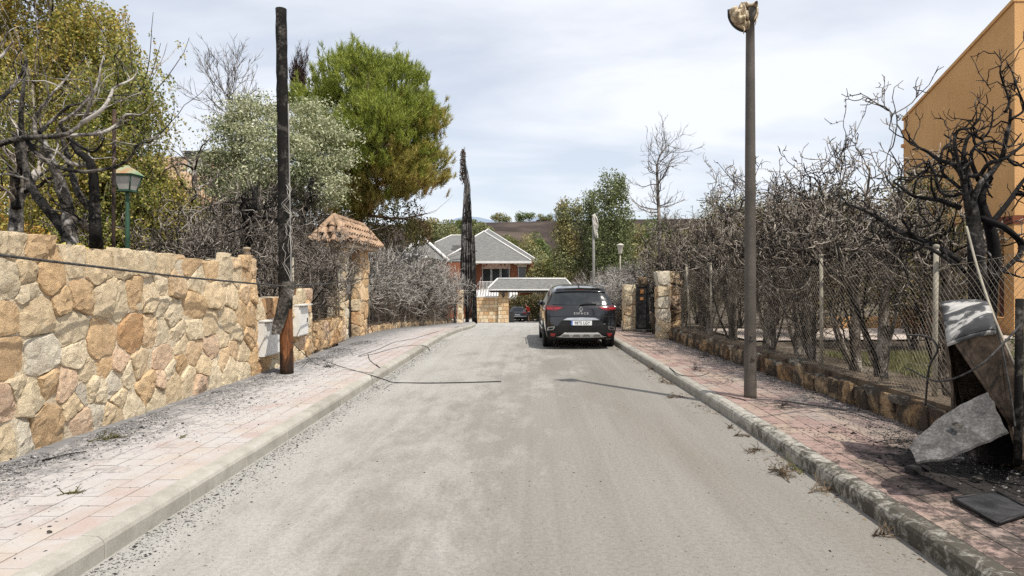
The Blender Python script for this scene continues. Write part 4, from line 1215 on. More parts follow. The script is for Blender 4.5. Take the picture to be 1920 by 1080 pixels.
# ---- leafless trees against the sky
def bare_tree(base, pts, r0, label, nb, ln, ang, up, mat, wig=0.10, k2=6, k3=4, t0=0.3, name="bare_tree", rmin=0.010):
    r = empty(name, base, label, "tree")
    P0, R0 = limbs([(pts, r0, r0 * 0.12)], 20)
    b = MB(); b.tubes(P0, R0, 7); b.build("trunk", mat, r)
    A, RA = spawn(P0, R0, nb, t0, 0.99, ang, ln, 9, wig, up, 0.42, 0.3, 0.25, rmin * 1.5)
    Bq, RB = spawn(A, RA, k2, 0.15, 1, 0.6, ln * 0.4, 6, wig * 1.3, up, 0.5, 0.35, 0.3, rmin)
    Cq, RC = spawn(Bq, RB, k3, 0.2, 1, 0.6, ln * 0.18, 4, wig * 1.5, up, 0.6, 0.5, 0.3, rmin * 0.8)
    b = MB(); b.tubes(A, RA, 5); b.tubes(Bq, RB, 4); b.tubes(Cq, RC, 3); b.build("branches", mat, r)
    return r
Y = 25
bare_tree(tuple(at(425, 560, Y)), [at(445, 560, Y), at(440, 330, Y), at(432, 240, Y), at(430, 162, Y)], .12, "grey leafless conifer rising behind the ash-white tree", 26, 1.6, 0.9, 0.10, MAT['twig_dark'], 0.06, 8, 4, 0.4)
Y = 30
bare_tree(tuple(at(565, 560, Y)), [at(565, 560, Y), at(566, 300, Y), at(564, 210, Y), at(562, 160, Y)], .16, "dark brown dead tree top between the charred pole and pine", 46, 1.3, 0.5, 0.35, charred("dead_brown_bark", 0.2, (0.03, 0.018, 0.015), (0.08, 0.05, 0.042), (0.16, 0.11, 0.10)), 0.08, 9, 5, 0.55)
Y = 24.0
bare_tree(tuple(at(1236, 560, Y)), [at(1236, 600, Y), at(1237, 450, Y), at(1233, 350, Y), at(1234, 300, Y), at(1256, 268, Y)], .10, "tall leafless dead tree standing above the burnt hedge by the gate piers", 34, 1.1, 1.3, 0.10, MAT['twig_dark'], 0.15, 5, 2, 0.36, rmin=0.008)

# ---- burnt column cypress
Y = 44.0
cb = at(876, 598, Y)
cy = empty("cypress_tree", (cb[0], Y, float(G(Y)) + 0.1), "tall thin burnt cypress reduced to hanging grey strands", "tree")
n, N = 12, 260
z0 = rng.uniform(0, 6.8, N); L = rng.uniform(2.5, 6.5, N); L = np.minimum(L, 11.2 - z0)
a = rng.uniform(0, 2 * PI, N); rad = 0.50 * np.sqrt(rng.uniform(0.05, 1, N))
t = np.linspace(0, 1, n)[None]
zz = z0[:, None] + L[:, None] * t
env = np.clip(1.12 - (zz / 12.0) ** 1.6, 0.2, 1.0)
P = np.stack([np.cos(a)[:, None] * rad[:, None] * env + rng.normal(0, 0.02, (N, n)), np.sin(a)[:, None] * rad[:, None] * env + rng.normal(0, 0.02, (N, n)), zz], -1) + np.array([cb[0], Y, float(G(Y)) + 0.1])
P[:, :, 0] += np.where(zz > 9.5, -(zz - 9.5) * 0.10, 0)
b = MB(); b.tubes(P, np.full((N, n), 0.023) * np.linspace(1, .4, n), 3)
b.build("strands", charred("cypress_char", 0.48, (0.014, 0.013, 0.012), (0.07, 0.064, 0.06), (0.30, 0.28, 0.26), 1.2, None), cy)
P0, R0 = limbs([([(cb[0], Y, float(G(Y))), (cb[0], Y, 5), (cb[0] - .15, Y, 10.6)], .14, .03)])
b = MB(); b.tubes(P0, R0, 7); b.build("trunk", MAT['char_black'], cy)
b = MB(); p, o = clouds([pb(868, 300, Y, 6, 20), pb(867, 325, Y, 6, 22), pb(869, 285, Y, 4, 10)], 700, 0.9)
leaves_at(b, p, 0.16, 0, -0.8, None, 0.4); b.build("crown", MAT['brown_leaf'], cy)

# ---- leafy trees beyond the hedges
def col_tree(name, label, Y, blobs, n, leaf, mat, trunk_px, group=None):
    base = at(trunk_px, 560, Y); base[2] = float(G(Y))
    r = empty(name, tuple(base), label, "tree", group)
    Bm = np.array(blobs); top = Bm[np.argmax(Bm[:, 2])][:3]
    P0, R0 = limbs([([base, base * .5 + top * .5, top], .016 * Y / 4, .03)])
    b = MB(); b.tubes(P0, R0, 7)
    A, RA = spawn(P0, R0, 16, 0.2, 0.95, 0.6, 0.35 * (top[2] - base[2]) * .5, 7, 0.08, 0.15, 0.4, 0.3); b.tubes(A, RA, 4)
    b.build("trunk", MAT['bark'], r)
    spr, o = clouds(blobs, n // 9, 0.7)
    k = np.repeat(np.arange(len(spr)), 9)
    Q = spr[k] + rng.normal(0, leaf * 1.1, (len(k), 3))
    b = MB(); leaves_at(b, Q, leaf, 0, 0, o[k], 0.65)
    b.build("crown", mat, r)
    return r
GP = "poplars beyond the parked black car"
MAT['poplar'] = leafy("poplar_leaf", [(0.0, (0.035, 0.05, 0.016)), (0.5, (0.085, 0.105, 0.036)), (1.0, (0.19, 0.20, 0.09))], 0.3)
Y = 54
col_tree("poplar_tree", "broad tall poplar with the highest crown beyond the black car", Y, [pb(1145, 355, Y, 28, 36), pb(1150, 400, Y, 34, 50), pb(1140, 460, Y, 42, 60), pb(1165, 360, Y, 14, 36), pb(1170, 430, Y, 20, 50), pb(1160, 500, Y, 40, 40)], 17000, 0.17, MAT['poplar'], 1148, GP)
col_tree("poplar_tree", "narrow poplar beside the burnt lamp post", Y + 3, [pb(1108, 385, Y + 3, 20, 30), pb(1106, 430, Y + 3, 26, 45), pb(1104, 485, Y + 3, 32, 45)], 8000, 0.17, MAT['poplar'], 1106, GP)
col_tree("poplar_tree", "yellowing olive poplar at the end of the poplar row nearest the house", Y + 2, [pb(1058, 400, Y + 2, 17, 26), pb(1060, 440, Y + 2, 23, 40), pb(1064, 485, Y + 2, 28, 45), pb(1082, 400, Y + 2, 10, 26)], 10000, 0.18, MAT['sage_leaf'], 1062, GP)
GB = "bushes behind the house with the grey roof"
for i, (px, py, Y, rx, rz, m, lab) in enumerate((
        (960, 465, 88, 26, 22, 'green_leaf', "green bush just beyond the house's roof slope"), (990, 475, 86, 26, 26, 'sage_leaf', "sage bush behind the house's small window"),
        (1020, 470, 90, 24, 30, 'green_leaf', "round green bush between the house roof and poplars"), (1015, 505, 70, 26, 24, 'sage_leaf', "pale yellow-green bush above the gate canopy"),
        (1045, 510, 66, 20, 26, 'green_leaf', "bright green bush above the parked car's roof"), (985, 510, 72, 18, 18, 'olive_dark', "dark olive bush at the house corner"),
        (845, 432, 84, 22, 16, 'sage_leaf', "sage bush showing over the far villa roof beside the cypress"), (812, 428, 80, 20, 18, 'sage_leaf', "dusty sage bush over the white villa gable"),
        (785, 425, 62, 20, 16, 'olive_dark', "dark scorched bush beside the pine's lowest branch"), (1200, 455, 72, 26, 26, 'sage_leaf', "olive bush rising behind the far hedge beyond the small street lantern"), (1235, 440, 66, 30, 30, 'green_leaf', "green treetop behind the leafless dead tree"), (1180, 480, 64, 24, 24, 'sage_leaf', "dull bush behind the small street lantern"), (906, 432, 95, 20, 12, 'sage_leaf', "small sage bush just behind the main roof ridge"), (880, 425, 100, 20, 12, 'green_leaf', "green bush behind the cypress tip of the hedge"))):
    c = at(px, py, Y)
    k = 1.35 * Y / FOC
    bl = [(c[0] + random.uniform(-.5, .5) * rx * k, Y + random.uniform(-.4, .4) * rx * k, c[2] + random.uniform(-.5, .4) * rz * k, rx * k * random.uniform(.45, .75), rx * k * .7, rz * k * random.uniform(.45, .75)) for _ in range(6)]
    bl.append((c[0], Y, c[2] - rz * k * 0.7, rx * k, rx * k, rz * k))
    shrub("leafy_bush", (c[0], Y, float(G(Y))), bl, 5600, 0.0024 * Y + 0.03, MAT[m], lab, "bush", GB, 0.7, 0.6, 5)

# ---- scorched garden trees behind the burnt hedge
GG = "scorched garden trees behind the burnt hedge"
gt = [(8.4, 14.0, 4.4, 1.4, "olive scorched tree before the orange house's gable"), (7.3, 16.5, 4.6, 1.5, "brown-green scorched tree behind the thickest part of the burnt hedge"), (8.2, 19.5, 4.8, 1.7, "scorched tree right of the lamp post, deep in the garden"),
      (6.7, 20.5, 4.7, 1.5, "scorched tree just behind the lamp post"), (9.5, 24.5, 4.8, 1.8, "yellow-green scorched tree showing between the hedge and lamp post"), (6.5, 25.0, 4.9, 1.5, "scorched tree behind the far end of the burnt hedge"), (11.2, 17.5, 3.6, 1.3, "small dark tree at the orange porch"), (6.4, 29.0, 4.6, 1.6, "olive tree behind the gate piers"), (7.6, 33, 5.0, 1.8, "olive tree deep behind the leafless dead tree")]
for i, (x, y, h, r_, lab) in enumerate(gt):
    z = float(ground_z(x, y))
    bl = [(x + random.uniform(-.6, .6) * r_, y + random.uniform(-.6, .6) * r_, z + h * random.uniform(.18, .80), r_ * random.uniform(.35, .65), r_ * random.uniform(.35, .65), h * random.uniform(.10, .20)) for _ in range(13)]
    shrub("scorched_tree", (x, y, z), bl, 15000, 0.085, MAT['olive_dark'] if i not in (4, 7, 8) else MAT['sage_leaf'], lab.replace("right of", "past"), "tree", GG, 0.45, 0.8, 9, MAT['char'])
MAT['red_leaf'] = leafy("red_leaf", [(0.0, (0.06, 0.012, 0.010)), (0.6, (0.17, 0.035, 0.022)), (1.0, (0.26, 0.10, 0.05))], 0.3)
shrub("red_shrub", (9.2, 14.0, .25), [(9.0, 14.0, .9, .8, .5, .5), (9.8, 14.1, .7, .6, .5, .4)], 2200, 0.07, MAT['red_leaf'], "low dark red shrub in front of the orange porch wall", stems=8)
shrub("green_shrub", (9.3, 11.3, .25), [(9.2, 11.3, .7, .5, .5, .45), (9.8, 11.5, .8, .5, .4, .5)], 1500, 0.07, MAT['green_leaf'], "green shrub with yellow tips at the foot of the orange corner pillar", stems=6)

# ---- the burnt hill, its oaks, the range painted haze-blue
def hill_z(x, y):
    r = 25.5 + 1.2 * np.sin(x * 0.02) - 0.00012 * (x - 10) ** 2 * 0.3
    t = np.clip((y - 105) / (262 - 105), 0, 1)
    s = t * t * (3 - 2 * t)
    back = np.clip((y - 262) / 300, 0, 1)
    return -2.4 + (r + 2.4) * s - back * 12
hx = np.linspace(-260, 260, 90); hy = np.concatenate([np.linspace(104, 262, 50), np.linspace(270, 620, 12)])
gx, gy = np.meshgrid(hx, hy, indexing='ij')
b = MB(); b.grid(np.stack([gx, gy, hill_z(gx, gy) + rng.normal(0, 0.08, gx.shape)], -1))
t = NT("burnt_hillside"); p = t.coord('pos')
col = t.ramp(t.noise(p, 0.05, 7, 0.7), [(0.35, lin(52, 46, 44)), (0.5, lin(68, 60, 56)), (0.66, lin(92, 82, 74))])
col = t.mix(t.ramp(t.noise(t.coord('pos', (0.25, 1, 1)), 0.22, 6, 0.75), [(0.60, 0.0), (0.75, 0.5)]), col, lin(120, 102, 86))
t.bsdf(col, 1.0, 0, 0.05, t.bump(t.noise(p, 0.5, 6, 0.7), 0.8, 0.6))
tag(b.build("hill", t.m), kind='structure')
GO = "round oaks along the top of the burnt hill"
for px, py, rx, rz, lab in ((938, 403, 13, 9, "pale round oak on the ridge of the burnt hill nearest the cypress"), (986, 400, 13, 9, "darker round oak in the middle of the burnt ridge"), (1022, 404, 10, 7, "small oak at the end of the burnt ridge by the poplars"), (1010, 408, 3, 2.5, "tiny bush between two oaks on the burnt ridge")):
    Y = 262; c = at(px, py, Y); k = 1.55 * Y / FOC
    z = float(hill_z(c[0], Y))
    rr = rx * k
    bl = [(c[0] + random.uniform(-.62, .62) * rr, Y + random.uniform(-.4, .4) * rr, z + rr * random.uniform(.30, .85), rr * random.uniform(.4, .6), rr * .5, rr * random.uniform(.22, .36)) for _ in range(12)]
    shrub("oak_tree", (c[0], Y, z), bl, 1500, 0.55, MAT['sage_leaf'] if rx != 13 or px < 950 else MAT['green_leaf'], lab, "tree", GO, 0.7, 0.9, 4)
xs = np.linspace(-2600, 1200, 60)
prof = 250 + 60 * np.sin(xs * 0.004 + 1.0) + 35 * np.sin(xs * 0.011) + 90 * np.exp(-((xs + 300) / 260) ** 2)
V = np.stack([np.stack([xs, np.full(60, 2500.0), np.full(60, -10.0)], -1), np.stack([xs, np.full(60, 2900.0), prof * 0.6], -1), np.stack([xs, np.full(60, 3300.0), prof], -1), np.stack([xs, np.full(60, 4200.0), prof * 0.3], -1)], 1)
b = MB(); b.grid(V[::-1])
tag(b.build("mountain", plain("haze_blue_far_slope", [(0.3, lin(118, 132, 150)), (0.7, lin(140, 152, 168))], 0.004, 1.0)), kind='structure')  # distance haze put into the slope's colour as blue; no air built
# ================================================================ BUILDINGS AND THINGS
# ---- materials
MAT['tile'] = None
def tile_material():
    t = NT("clay_tile"); p = t.coord('pos'); oi = t.n('ShaderNodeObjectInfo')
    col = t.ramp(oi.outputs['Random'], [(0.0, lin(160, 132, 108)), (0.5, lin(182, 154, 128)), (1.0, lin(142, 116, 96))])
    col = t.mix(t.ramp(t.noise(p, 4, 6, 0.7), [(0.46, 0.0), (0.66, 0.8)]), col, lin(96, 82, 70))
    t.bsdf(col, 0.9, 0, 0.2, t.bump(t.noise(p, 60, 4), 0.3, 0.01)); return t.m
MAT['tile'] = tile_material()
MAT['white'] = plain("white_paint", [(0.3, (0.66, 0.65, 0.62)), (0.7, (0.78, 0.77, 0.75))], 3, 0.6)
MAT['offwhite_box'] = plain("white_meter_door", [(0.3, (0.62, 0.61, 0.57)), (0.6, (0.74, 0.73, 0.70)), (0.72, (0.55, 0.53, 0.48))], 2.5, 0.5, 0.15, 30)
MAT['cream'] = plain("cream_render", [(0.3, (0.60, 0.53, 0.43)), (0.7, (0.68, 0.61, 0.50))], 2, 0.9)
MAT['brick'] = None
def brick_material():
    t = NT("red_brick"); v = t.coord('pos')
    sx = t.n('ShaderNodeSeparateXYZ'); t.l(v, sx.inputs[0]); cbn = t.n('ShaderNodeCombineXYZ'); t.l(t.math('ADD', sx.outputs['X'], sx.outputs['Y']), cbn.inputs[0]); t.l(sx.outputs['Z'], cbn.inputs[1])
    br = t.n('ShaderNodeTexBrick'); t.l(cbn.outputs[0], br.inputs['Vector']); br.inputs['Scale'].default_value = 4.0
    br.inputs['Color1'].default_value = (*lin(126, 76, 54), 1); br.inputs['Color2'].default_value = (*lin(142, 90, 66), 1); br.inputs['Mortar'].default_value = (*lin(150, 118, 96), 1); br.inputs['Mortar Size'].default_value = 0.012
    t.bsdf(br.outputs['Color'], 0.9, 0, 0.2); return t.m
MAT['brick'] = brick_material()
def shingle_material(name, k=1.0):
    t = NT(name); p = t.coord('pos')
    sx = t.n('ShaderNodeSeparateXYZ'); t.l(p, sx.inputs[0]); cbn = t.n('ShaderNodeCombineXYZ'); t.l(t.math('ADD', sx.outputs['X'], t.math('MULTIPLY', sx.outputs['Y'], 0.3)), cbn.inputs[0]); t.l(t.math('MULTIPLY', sx.outputs['Z'], 1.6), cbn.inputs[1])
    br = t.n('ShaderNodeTexBrick'); t.l(cbn.outputs[0], br.inputs['Vector']); br.inputs['Scale'].default_value = 2.6
    br.inputs['Color1'].default_value = (*lin(112, 112, 110, k), 1); br.inputs['Color2'].default_value = (*lin(132, 131, 128, k), 1); br.inputs['Mortar'].default_value = (*lin(84, 84, 82, k), 1); br.inputs['Mortar Size'].default_value = 0.02
    col = t.mix(0.8, br.outputs['Color'], t.ramp(t.noise(p, 9, 5, 0.7), [(0.3, 0.75), (0.7, 1.15)]), 'MULTIPLY')
    t.bsdf(col, 0.95, 0, 0.15, t.bump(t.noise(p, 14, 4), 0.4, 0.03)); return t.m
MAT['shingle'] = shingle_material("grey_shingle")
def facade_material():
    t = NT("ochre_render"); p = t.coord('pos')
    col = t.ramp(t.noise(p, 0.6, 6, .65), [(0.3, lin(206, 158, 106)), (0.7, lin(220, 173, 120))])
    col = t.mix(t.ramp(t.noise(t.coord('pos', (1, 1, .12)), 2.4, 6, .7), [(0.5, 0.0), (0.75, 0.35)]), col, lin(168, 124, 80))
    col = t.mix(t.ramp(t.noise(p, 5, 7, .75), [(0.6, 0.0), (0.72, 0.25)]), col, lin(120, 96, 74))
    t.bsdf(col, .93, 0, .15, t.bump(t.noise(p, 22, 5, .7), .6, .03)); return t.m
MAT['orange'] = facade_material()
MAT['red_wood'] = plain("dark_red_beam", (0.16, 0.045, 0.02), 3, 0.7)
MAT['glass'] = NT("window_glass"); _t = MAT['glass']; _t.bsdf((0.03, 0.035, 0.035), 0.06, 0, 0.7); MAT['glass'] = _t.m
MAT['dark_frame'] = plain("dark_window_frame", (0.03, 0.028, 0.026), 4, 0.5)
MAT['metal_black'] = plain("black_metal", [(0.3, (0.012, 0.012, 0.012)), (0.7, (0.035, 0.033, 0.032))], 6, 0.55, 0.2, 40)
MAT['interior'] = plain("dark_interior", (0.02, 0.017, 0.015), 2, 0.9)
MAT['rust'] = plain("rusty_pipe", [(0.35, (0.022, 0.016, 0.014)), (0.6, (0.05, 0.03, 0.022)), (0.8, (0.12, 0.07, 0.05))], 8, 0.85, 0.3, 50)
MAT['galv'] = plain("galvanised_post", [(0.3, (0.22, 0.20, 0.16)), (0.7, (0.42, 0.38, 0.30))], 5, 0.75, 0.2, 60)
MAT['wire'] = plain("burnt_wire", [(0.3, (0.12, 0.10, 0.08)), (0.7, (0.32, 0.28, 0.22))], 2.5, 0.7)
MAT['cable'] = plain("sooty_cable", [(0.3, (0.02, 0.02, 0.02)), (0.7, (0.10, 0.095, 0.09))], 20, 0.8, 0.4, 120)

# ---------------------------------------------------------------- charred utility pole
Y = 11.1
pb_ = at(538, 700, Y)
up = empty("utility_pole", (pb_[0], Y, 0.15), "charred wooden pole snapped in a splinter, brown at its foot, before the meter boxes", "pole")
n = 34
zz = np.linspace(1.30, 6.58, n)
X0 = lambda z: pb_[0] + (z - 0.15) * (-0.016)
prof = np.stack([[X0(z) + rng.normal(0, .003), Y, z] for z in zz])
rad = np.linspace(0.118, 0.092, n) * (1 + 0.035 * rng.normal(size=n))
b = MB(); b.tube(prof, rad, 12, 0, True); b.build("charred_shaft", MAT['char_black'], up)
t = NT("scorched_pole_wood"); p = t.coord('pos', (1, 1, 0.12)); f = t.noise(p, 26, 5, 0.7)
sx = t.n('ShaderNodeSeparateXYZ'); t.l(t.coord('pos'), sx.inputs[0])
col = t.ramp(f, [(0.3, (0.05, 0.018, 0.008)), (0.5, (0.15, 0.06, 0.025)), (0.7, (0.27, 0.12, 0.05))])
col = t.mix(t.ramp(t.math('ADD', t.noise(t.coord('pos', (1, 1, .4)), 6, 5, .7), t.math('MULTIPLY', t.math('SUBTRACT', 0.75, sx.outputs['Z']), 0.35)), [(0.50, 0.0), (0.66, 0.92)]), col, (0.02, 0.015, 0.012))
t.bsdf(col, 0.85, 0, 0.2, t.bump(f, 0.5, 0.01))
b = MB(); b.tube([[X0(z), Y, z] for z in np.linspace(0.10, 1.42, 10)], np.linspace(0.115, 0.108, 10), 14); b.build("brown_foot", t.m, up)
# hanging splinter: a curved slab of charred wood
sp = crom([at(541, 528, Y - .16), at(537, 552, Y - .22), at(529, 585, Y - .26), at(521, 612, Y - .30), at(517, 627, Y - .32)], 14)
wd = np.interp(np.linspace(0, 1, 14), [0, .3, .75, 1], [.11, .125, .10, .075])
rows = []
for i in range(14):
    ring = []
    for a in np.linspace(0, 2 * PI, 10, endpoint=False):
        ring.append(sp[i] + np.array([math.cos(a) * wd[i], math.sin(a) * 0.045, rng.normal(0, .006)]))
    rows.append(ring + [ring[0]])
b = MB(); b.grid(np.array(rows)); b.poly(rows[-1][:-1]); b.poly(rows[0][:-1][::-1]); b.build("hanging_splinter", MAT['char'], up)
# frayed white fibres up the shaft
P, R = [], []
for k in range(5):
    z0 = random.uniform(1.9, 4.2); a = random.uniform(-0.2, 0.9)
    pts = [[X0(z0) + .105 * math.cos(a) , Y - .105 * abs(math.sin(a)) - .02, z0]]
    for j in range(7):
        z0 -= random.uniform(.10, .22)
        pts.append([X0(z0) + .11 + random.uniform(-.13, .09), Y - .10 + random.uniform(-.08, .02), z0])
    P.append(crom(pts, 12)); R.append(np.full(12, 0.0032))
b = MB(); b.tubes(np.array(P), np.array(R), 4); b.build("frayed_wires", plain("pale_frayed_wire", (0.50, 0.47, 0.42), 9, 0.8), up)
b = MB(); b.tube([[X0(z) + 0.112, Y - .03, z] for z in np.linspace(1.5, 4.9, 12)], 0.012, 6); b.build("conduit", plain("grey_conduit", (0.26, 0.25, 0.23), 6, 0.7), up)

# ---- meter boxes
def meter_box(y0, y1, z0, z1, lab, xo):
    x = XM + 0.09 + xo
    r = empty("meter_box", (x, (y0 + y1) / 2, z0), lab, "meter box", "white meter boxes set in the stone wall")
    b = MB(); b.box((x - .06, (y0 + y1) / 2, (z0 + z1) / 2), (.14, y1 - y0, z1 - z0)); b.build("cabinet", MAT['offwhite_box'], r)
    b = MB(); b.box((x + .022, (y0 + y1) / 2, (z0 + z1) / 2 - .005), (.02, y1 - y0 - .05, z1 - z0 - .06)); b.build("door", MAT['offwhite_box'], r)
    b = MB(); b.box((x + .012, (y0 + y1) / 2, z1 + .012), (.19, y1 - y0 + .03, .022)); b.build("rain_lip", MAT['offwhite_box'], r)
    b = MB(); b.box((x + .038, y1 - .09, (z0 + z1) / 2), (.012, .03, .08)); b.build("latch", MAT['metal_black'], r)
meter_box(11.12, 12.02, 0.44, 1.06, "lower white meter box partly behind the charred pole", 0.02)
meter_box(12.72, 13.22, 0.66, 1.28, "higher white meter box just past the charred pole", 0.03)

# ---------------------------------------------------------------- fallen cables
def cable(pts, r, lab, name="fallen_cable", n=60, mat=None, sides=6, group=None):
    P = crom(pts, n)
    b = MB(); b.tube(P, r, sides)
    return tag(b.build(name, mat or MAT['cable'], None, tuple(P[0])), lab, "cable", group)
cable([at(-160, 452, 4.7), at(0, 478, 5.3), at(180, 500, 6.6), at(360, 521, 8.6), at(538, 537, 11.0)], 0.013, "thick dark cable strung low across the rubble wall to the charred pole")
cable([at(540, 536, 11.0), at(640, 529, 14.5), at(740, 513, 20.5), at(800, 498, 27), at(875, 470, 40), at(893, 455, 46)], 0.012, "thin grey cable running from the charred pole past the gateway to the far pole")
def gp(px, py, h=PAV_Z):
    """Ground point seen at a pixel, near stretch."""
    Yg = FOC * (CAMH - h) / (py - CY)
    for _ in range(6): Yg = FOC * (CAMH - h - float(G(Yg))) / (py - CY)
    return np.array([(px - CX) * Yg / FOC, Yg, h + float(G(Yg))])
cable([gp(565, 690), gp(590, 672), gp(640, 688), gp(690, 702)] + [gp(722, 712, .17) + [0, 0, 0.0], gp(740, 717, .02), gp(800, 718, .012), gp(870, 717, .012), gp(940, 715, .012)], 0.010, "black cable crossing the kerb and lying out on the road")
cable([gp(860, 612), gp(820, 622), gp(780, 634), gp(740, 642), gp(710, 655), gp(672, 668), gp(700, 664), gp(752, 650), gp(790, 648), gp(802, 652, .16), gp(806, 658, .06)], 0.010, "long dark cable lying along the pavement beyond the gateway")
cable([gp(690, 664), gp(694, 676), gp(712, 690), gp(706, 684)], 0.010, "short curled cable end on the pavement before the gateway")
cable([gp(545, 640, .75), gp(575, 668, .3), gp(600, 685), gp(660, 695), gp(700, 700)], 0.007, "thin loose wire drooping from the meter boxes to the pavement")
cable([gp(1408, 748), gp(1460, 752), gp(1520, 760), gp(1590, 772), gp(1640, 790)], 0.012, "black cable lying on the rose pavement beside the lamp post")

# ---------------------------------------------------------------- tiled gateway
gw = empty("tiled_gateway", (-5.4, 18.3, 0.1), "stone gateway with a small hipped clay-tile roof on two piers", "gateway")
def pier_part(x0, x1, y0, y1, z0, h, mat, cell, kinds):
    b = MB(); b.box(((x0 + x1) / 2, (y0 + y1) / 2, z0 + h / 2), (x1 - x0 - .08, y1 - y0 - .08, h)); m = b.build("pier", MAT['mortar'], gw)
    auto_facing(m, (np.array([x0, y0 + .03, z0]), EX, EZ, -EY), x1 - x0, h, cell, .06, mat, n=10, kinds=kinds)
    auto_facing(m, (np.array([x1 - .03, y0, z0]), EY, EZ, EX), y1 - y0, h, cell, .06, mat, n=10, kinds=kinds)
pier_part(-5.70, -5.24, 17.40, 17.85, 0.08, 2.72, MAT['stone'], 0.27, 'cgcc')
pier_part(-5.66, -5.22, 18.95, 19.9, 0.05, 2.72, MAT['stone'], 0.42, 'oobc')
b = MB(); b.box((-5.5, 18.4, 1.0), (.05, 1.1, 1.95)); b.build("gate_leaf", MAT['metal_black'], gw)
b = MB(); b.box((-5.20, 17.62, 1.62), (.10, .20, .42)); mbx = b.build("letter_box", plain("scorched_grey_box", [(0.3, (.10, .10, .10)), (0.7, (.26, .25, .24))], 5, 0.7), gw)
b = MB(); b.box((-5.185, 17.62, 1.845), (.16, .24, .03)); b.build("lid", MAT['metal_black'], mbx)
# roof: eaves frame and hips of barrel tiles
x0, x1, y0, y1, ze, zr = -5.98, -5.0, 17.0, 20.55, 2.84, 3.48
xm = (x0 + x1) / 2
b = MB(); b.box((xm, (y0 + y1) / 2, ze - .07), (x1 - x0 - .06, y1 - y0 - .06, .12)); roof = b.build("roof", plain("roof_timber", (0.40, 0.30, 0.20), 4, 0.8), gw)
d = (x1 - x0) / 2
ry0, ry1 = y0 + d * .75, y1 - d * .75
b = MB()
c0 = [(x0, y0, ze), (x1, y0, ze), (x1, y1, ze), (x0, y1, ze), (xm, ry0, zr - .03), (xm, ry1, zr - .03)]
b.add(c0, [[1, 2, 5, 4], [3, 0, 4, 5]]); b.add(c0, [[0, 1, 4], [2, 3, 5]]); b.build("deck", MAT['tile'], gw)
def barrel_mesh(L, wdt, h):
    a = np.linspace(0, PI, 7); b = MB(); R = []
    for t, k in ((0, 1.0), (1, 0.82)):
        R.append([[math.cos(x) * wdt / 2 * k, t * L, math.sin(x) * h * k] for x in a])
    for t, k in ((1, 0.70), (0, 0.86)):
        R.append([[math.cos(x) * wdt / 2 * k, t * L, math.sin(x) * h * k - .004] for x in a])
    V = np.array(R); b.grid(V[:2], 0, True); b.grid(V[2:], 0, True)
    b.grid(np.stack([V[3], V[0]]), 0, False)
    return b.mesh("roof_tile", MAT['tile'])
tm = barrel_mesh(0.42, 0.19, 0.095)
def tile_slope(p0, p1, apex0, apex1, rows):
    """Tiles over the slope from the eave p0-p1 up to apex0-apex1."""
    p0, p1, a0, a1 = [np.array(q, dtype=float) for q in (p0, p1, apex0, apex1)]
    e = unit(p1 - p0); W = np.linalg.norm(p1 - p0)
    up_ = (a0 - p0) - e * np.dot(a0 - p0, e); S = np.linalg.norm(up_); up_ = up_ / S
    nn = unit(np.cross(e, up_))
    for r in range(rows):
        t = r / rows
        s0 = np.dot(a0 - p0, e) * t; s1 = W - (np.dot(p1 - a1, e)) * t
        m = max(1, int(round((s1 - s0) / 0.25)))
        for k in range(m):
            c = p0 + e * (s0 + (k + .5) * (s1 - s0) / m) + up_ * (S * t - 0.05) + nn * (0.065 + .015 * random.random())
            o = link("roof_tile", tm, roof, tuple(c - base_of(roof)))
            u2 = up_ * math.cos(0.16) - nn * math.sin(0.16)
            n2 = np.cross(e, u2)
            M = Matrix([[e[i], u2[i], n2[i]] for i in range(3)])
            o.rotation_euler = M.to_euler(); o.rotation_euler.z += random.uniform(-.03, .03)
            o.scale = (1, S / rows / 0.42 * 1.22, 1)
tile_slope((x0, y0, ze), (x1, y0, ze), (xm, ry0, zr), (xm, ry0, zr), 3)
tile_slope((x1, y0, ze), (x1, y1, ze), (xm, ry0, zr), (xm, ry1, zr), 3)
tile_slope((x0, y1, ze), (x0, y0, ze), (xm, ry1, zr), (xm, ry0, zr), 3)
for a_, b_ in (((x1, y0, ze), (xm, ry0, zr)), ((x0, y0, ze), (xm, ry0, zr)), ((xm, ry0, zr), (xm, ry1, zr)), ((x1, y1, ze), (xm, ry1, zr))):
    a_, b_ = np.array(a_), np.array(b_)
    L = np.linalg.norm(b_ - a_); m = max(2, int(L / .36)); u2 = (b_ - a_) / L; e = unit(np.cross(u2, EZ)); n2 = np.cross(e, u2)
    for k in range(m):
        o = link("ridge_tile", tm, roof, tuple(a_ + (b_ - a_) * (k / m) + n2 * .05 - base_of(roof)))
        o.rotation_euler = Matrix([[e[i], u2[i], n2[i]] for i in range(3)]).to_euler(); o.scale = (1.15, L / m / .42 * 1.2, 1.2)

# ---- little stone post on the wall's end and the posts of the far side
b = MB(); c = at(463, 478, 10.9); b.lathe([(.055, 2.1), (.05, 2.18), (.05, 2.32), (.065, 2.33), (.065, 2.36), (.03, 2.37)], (c[0], 10.9, 0), 12)
tag(b.build("stone_post", plain("pale_pipe", (0.34, 0.27, 0.19), 6, 0.8), None, (c[0], 10.9, 2.1)), "short capped vent pipe on the end of the tall rubble wall", "vent pipe")

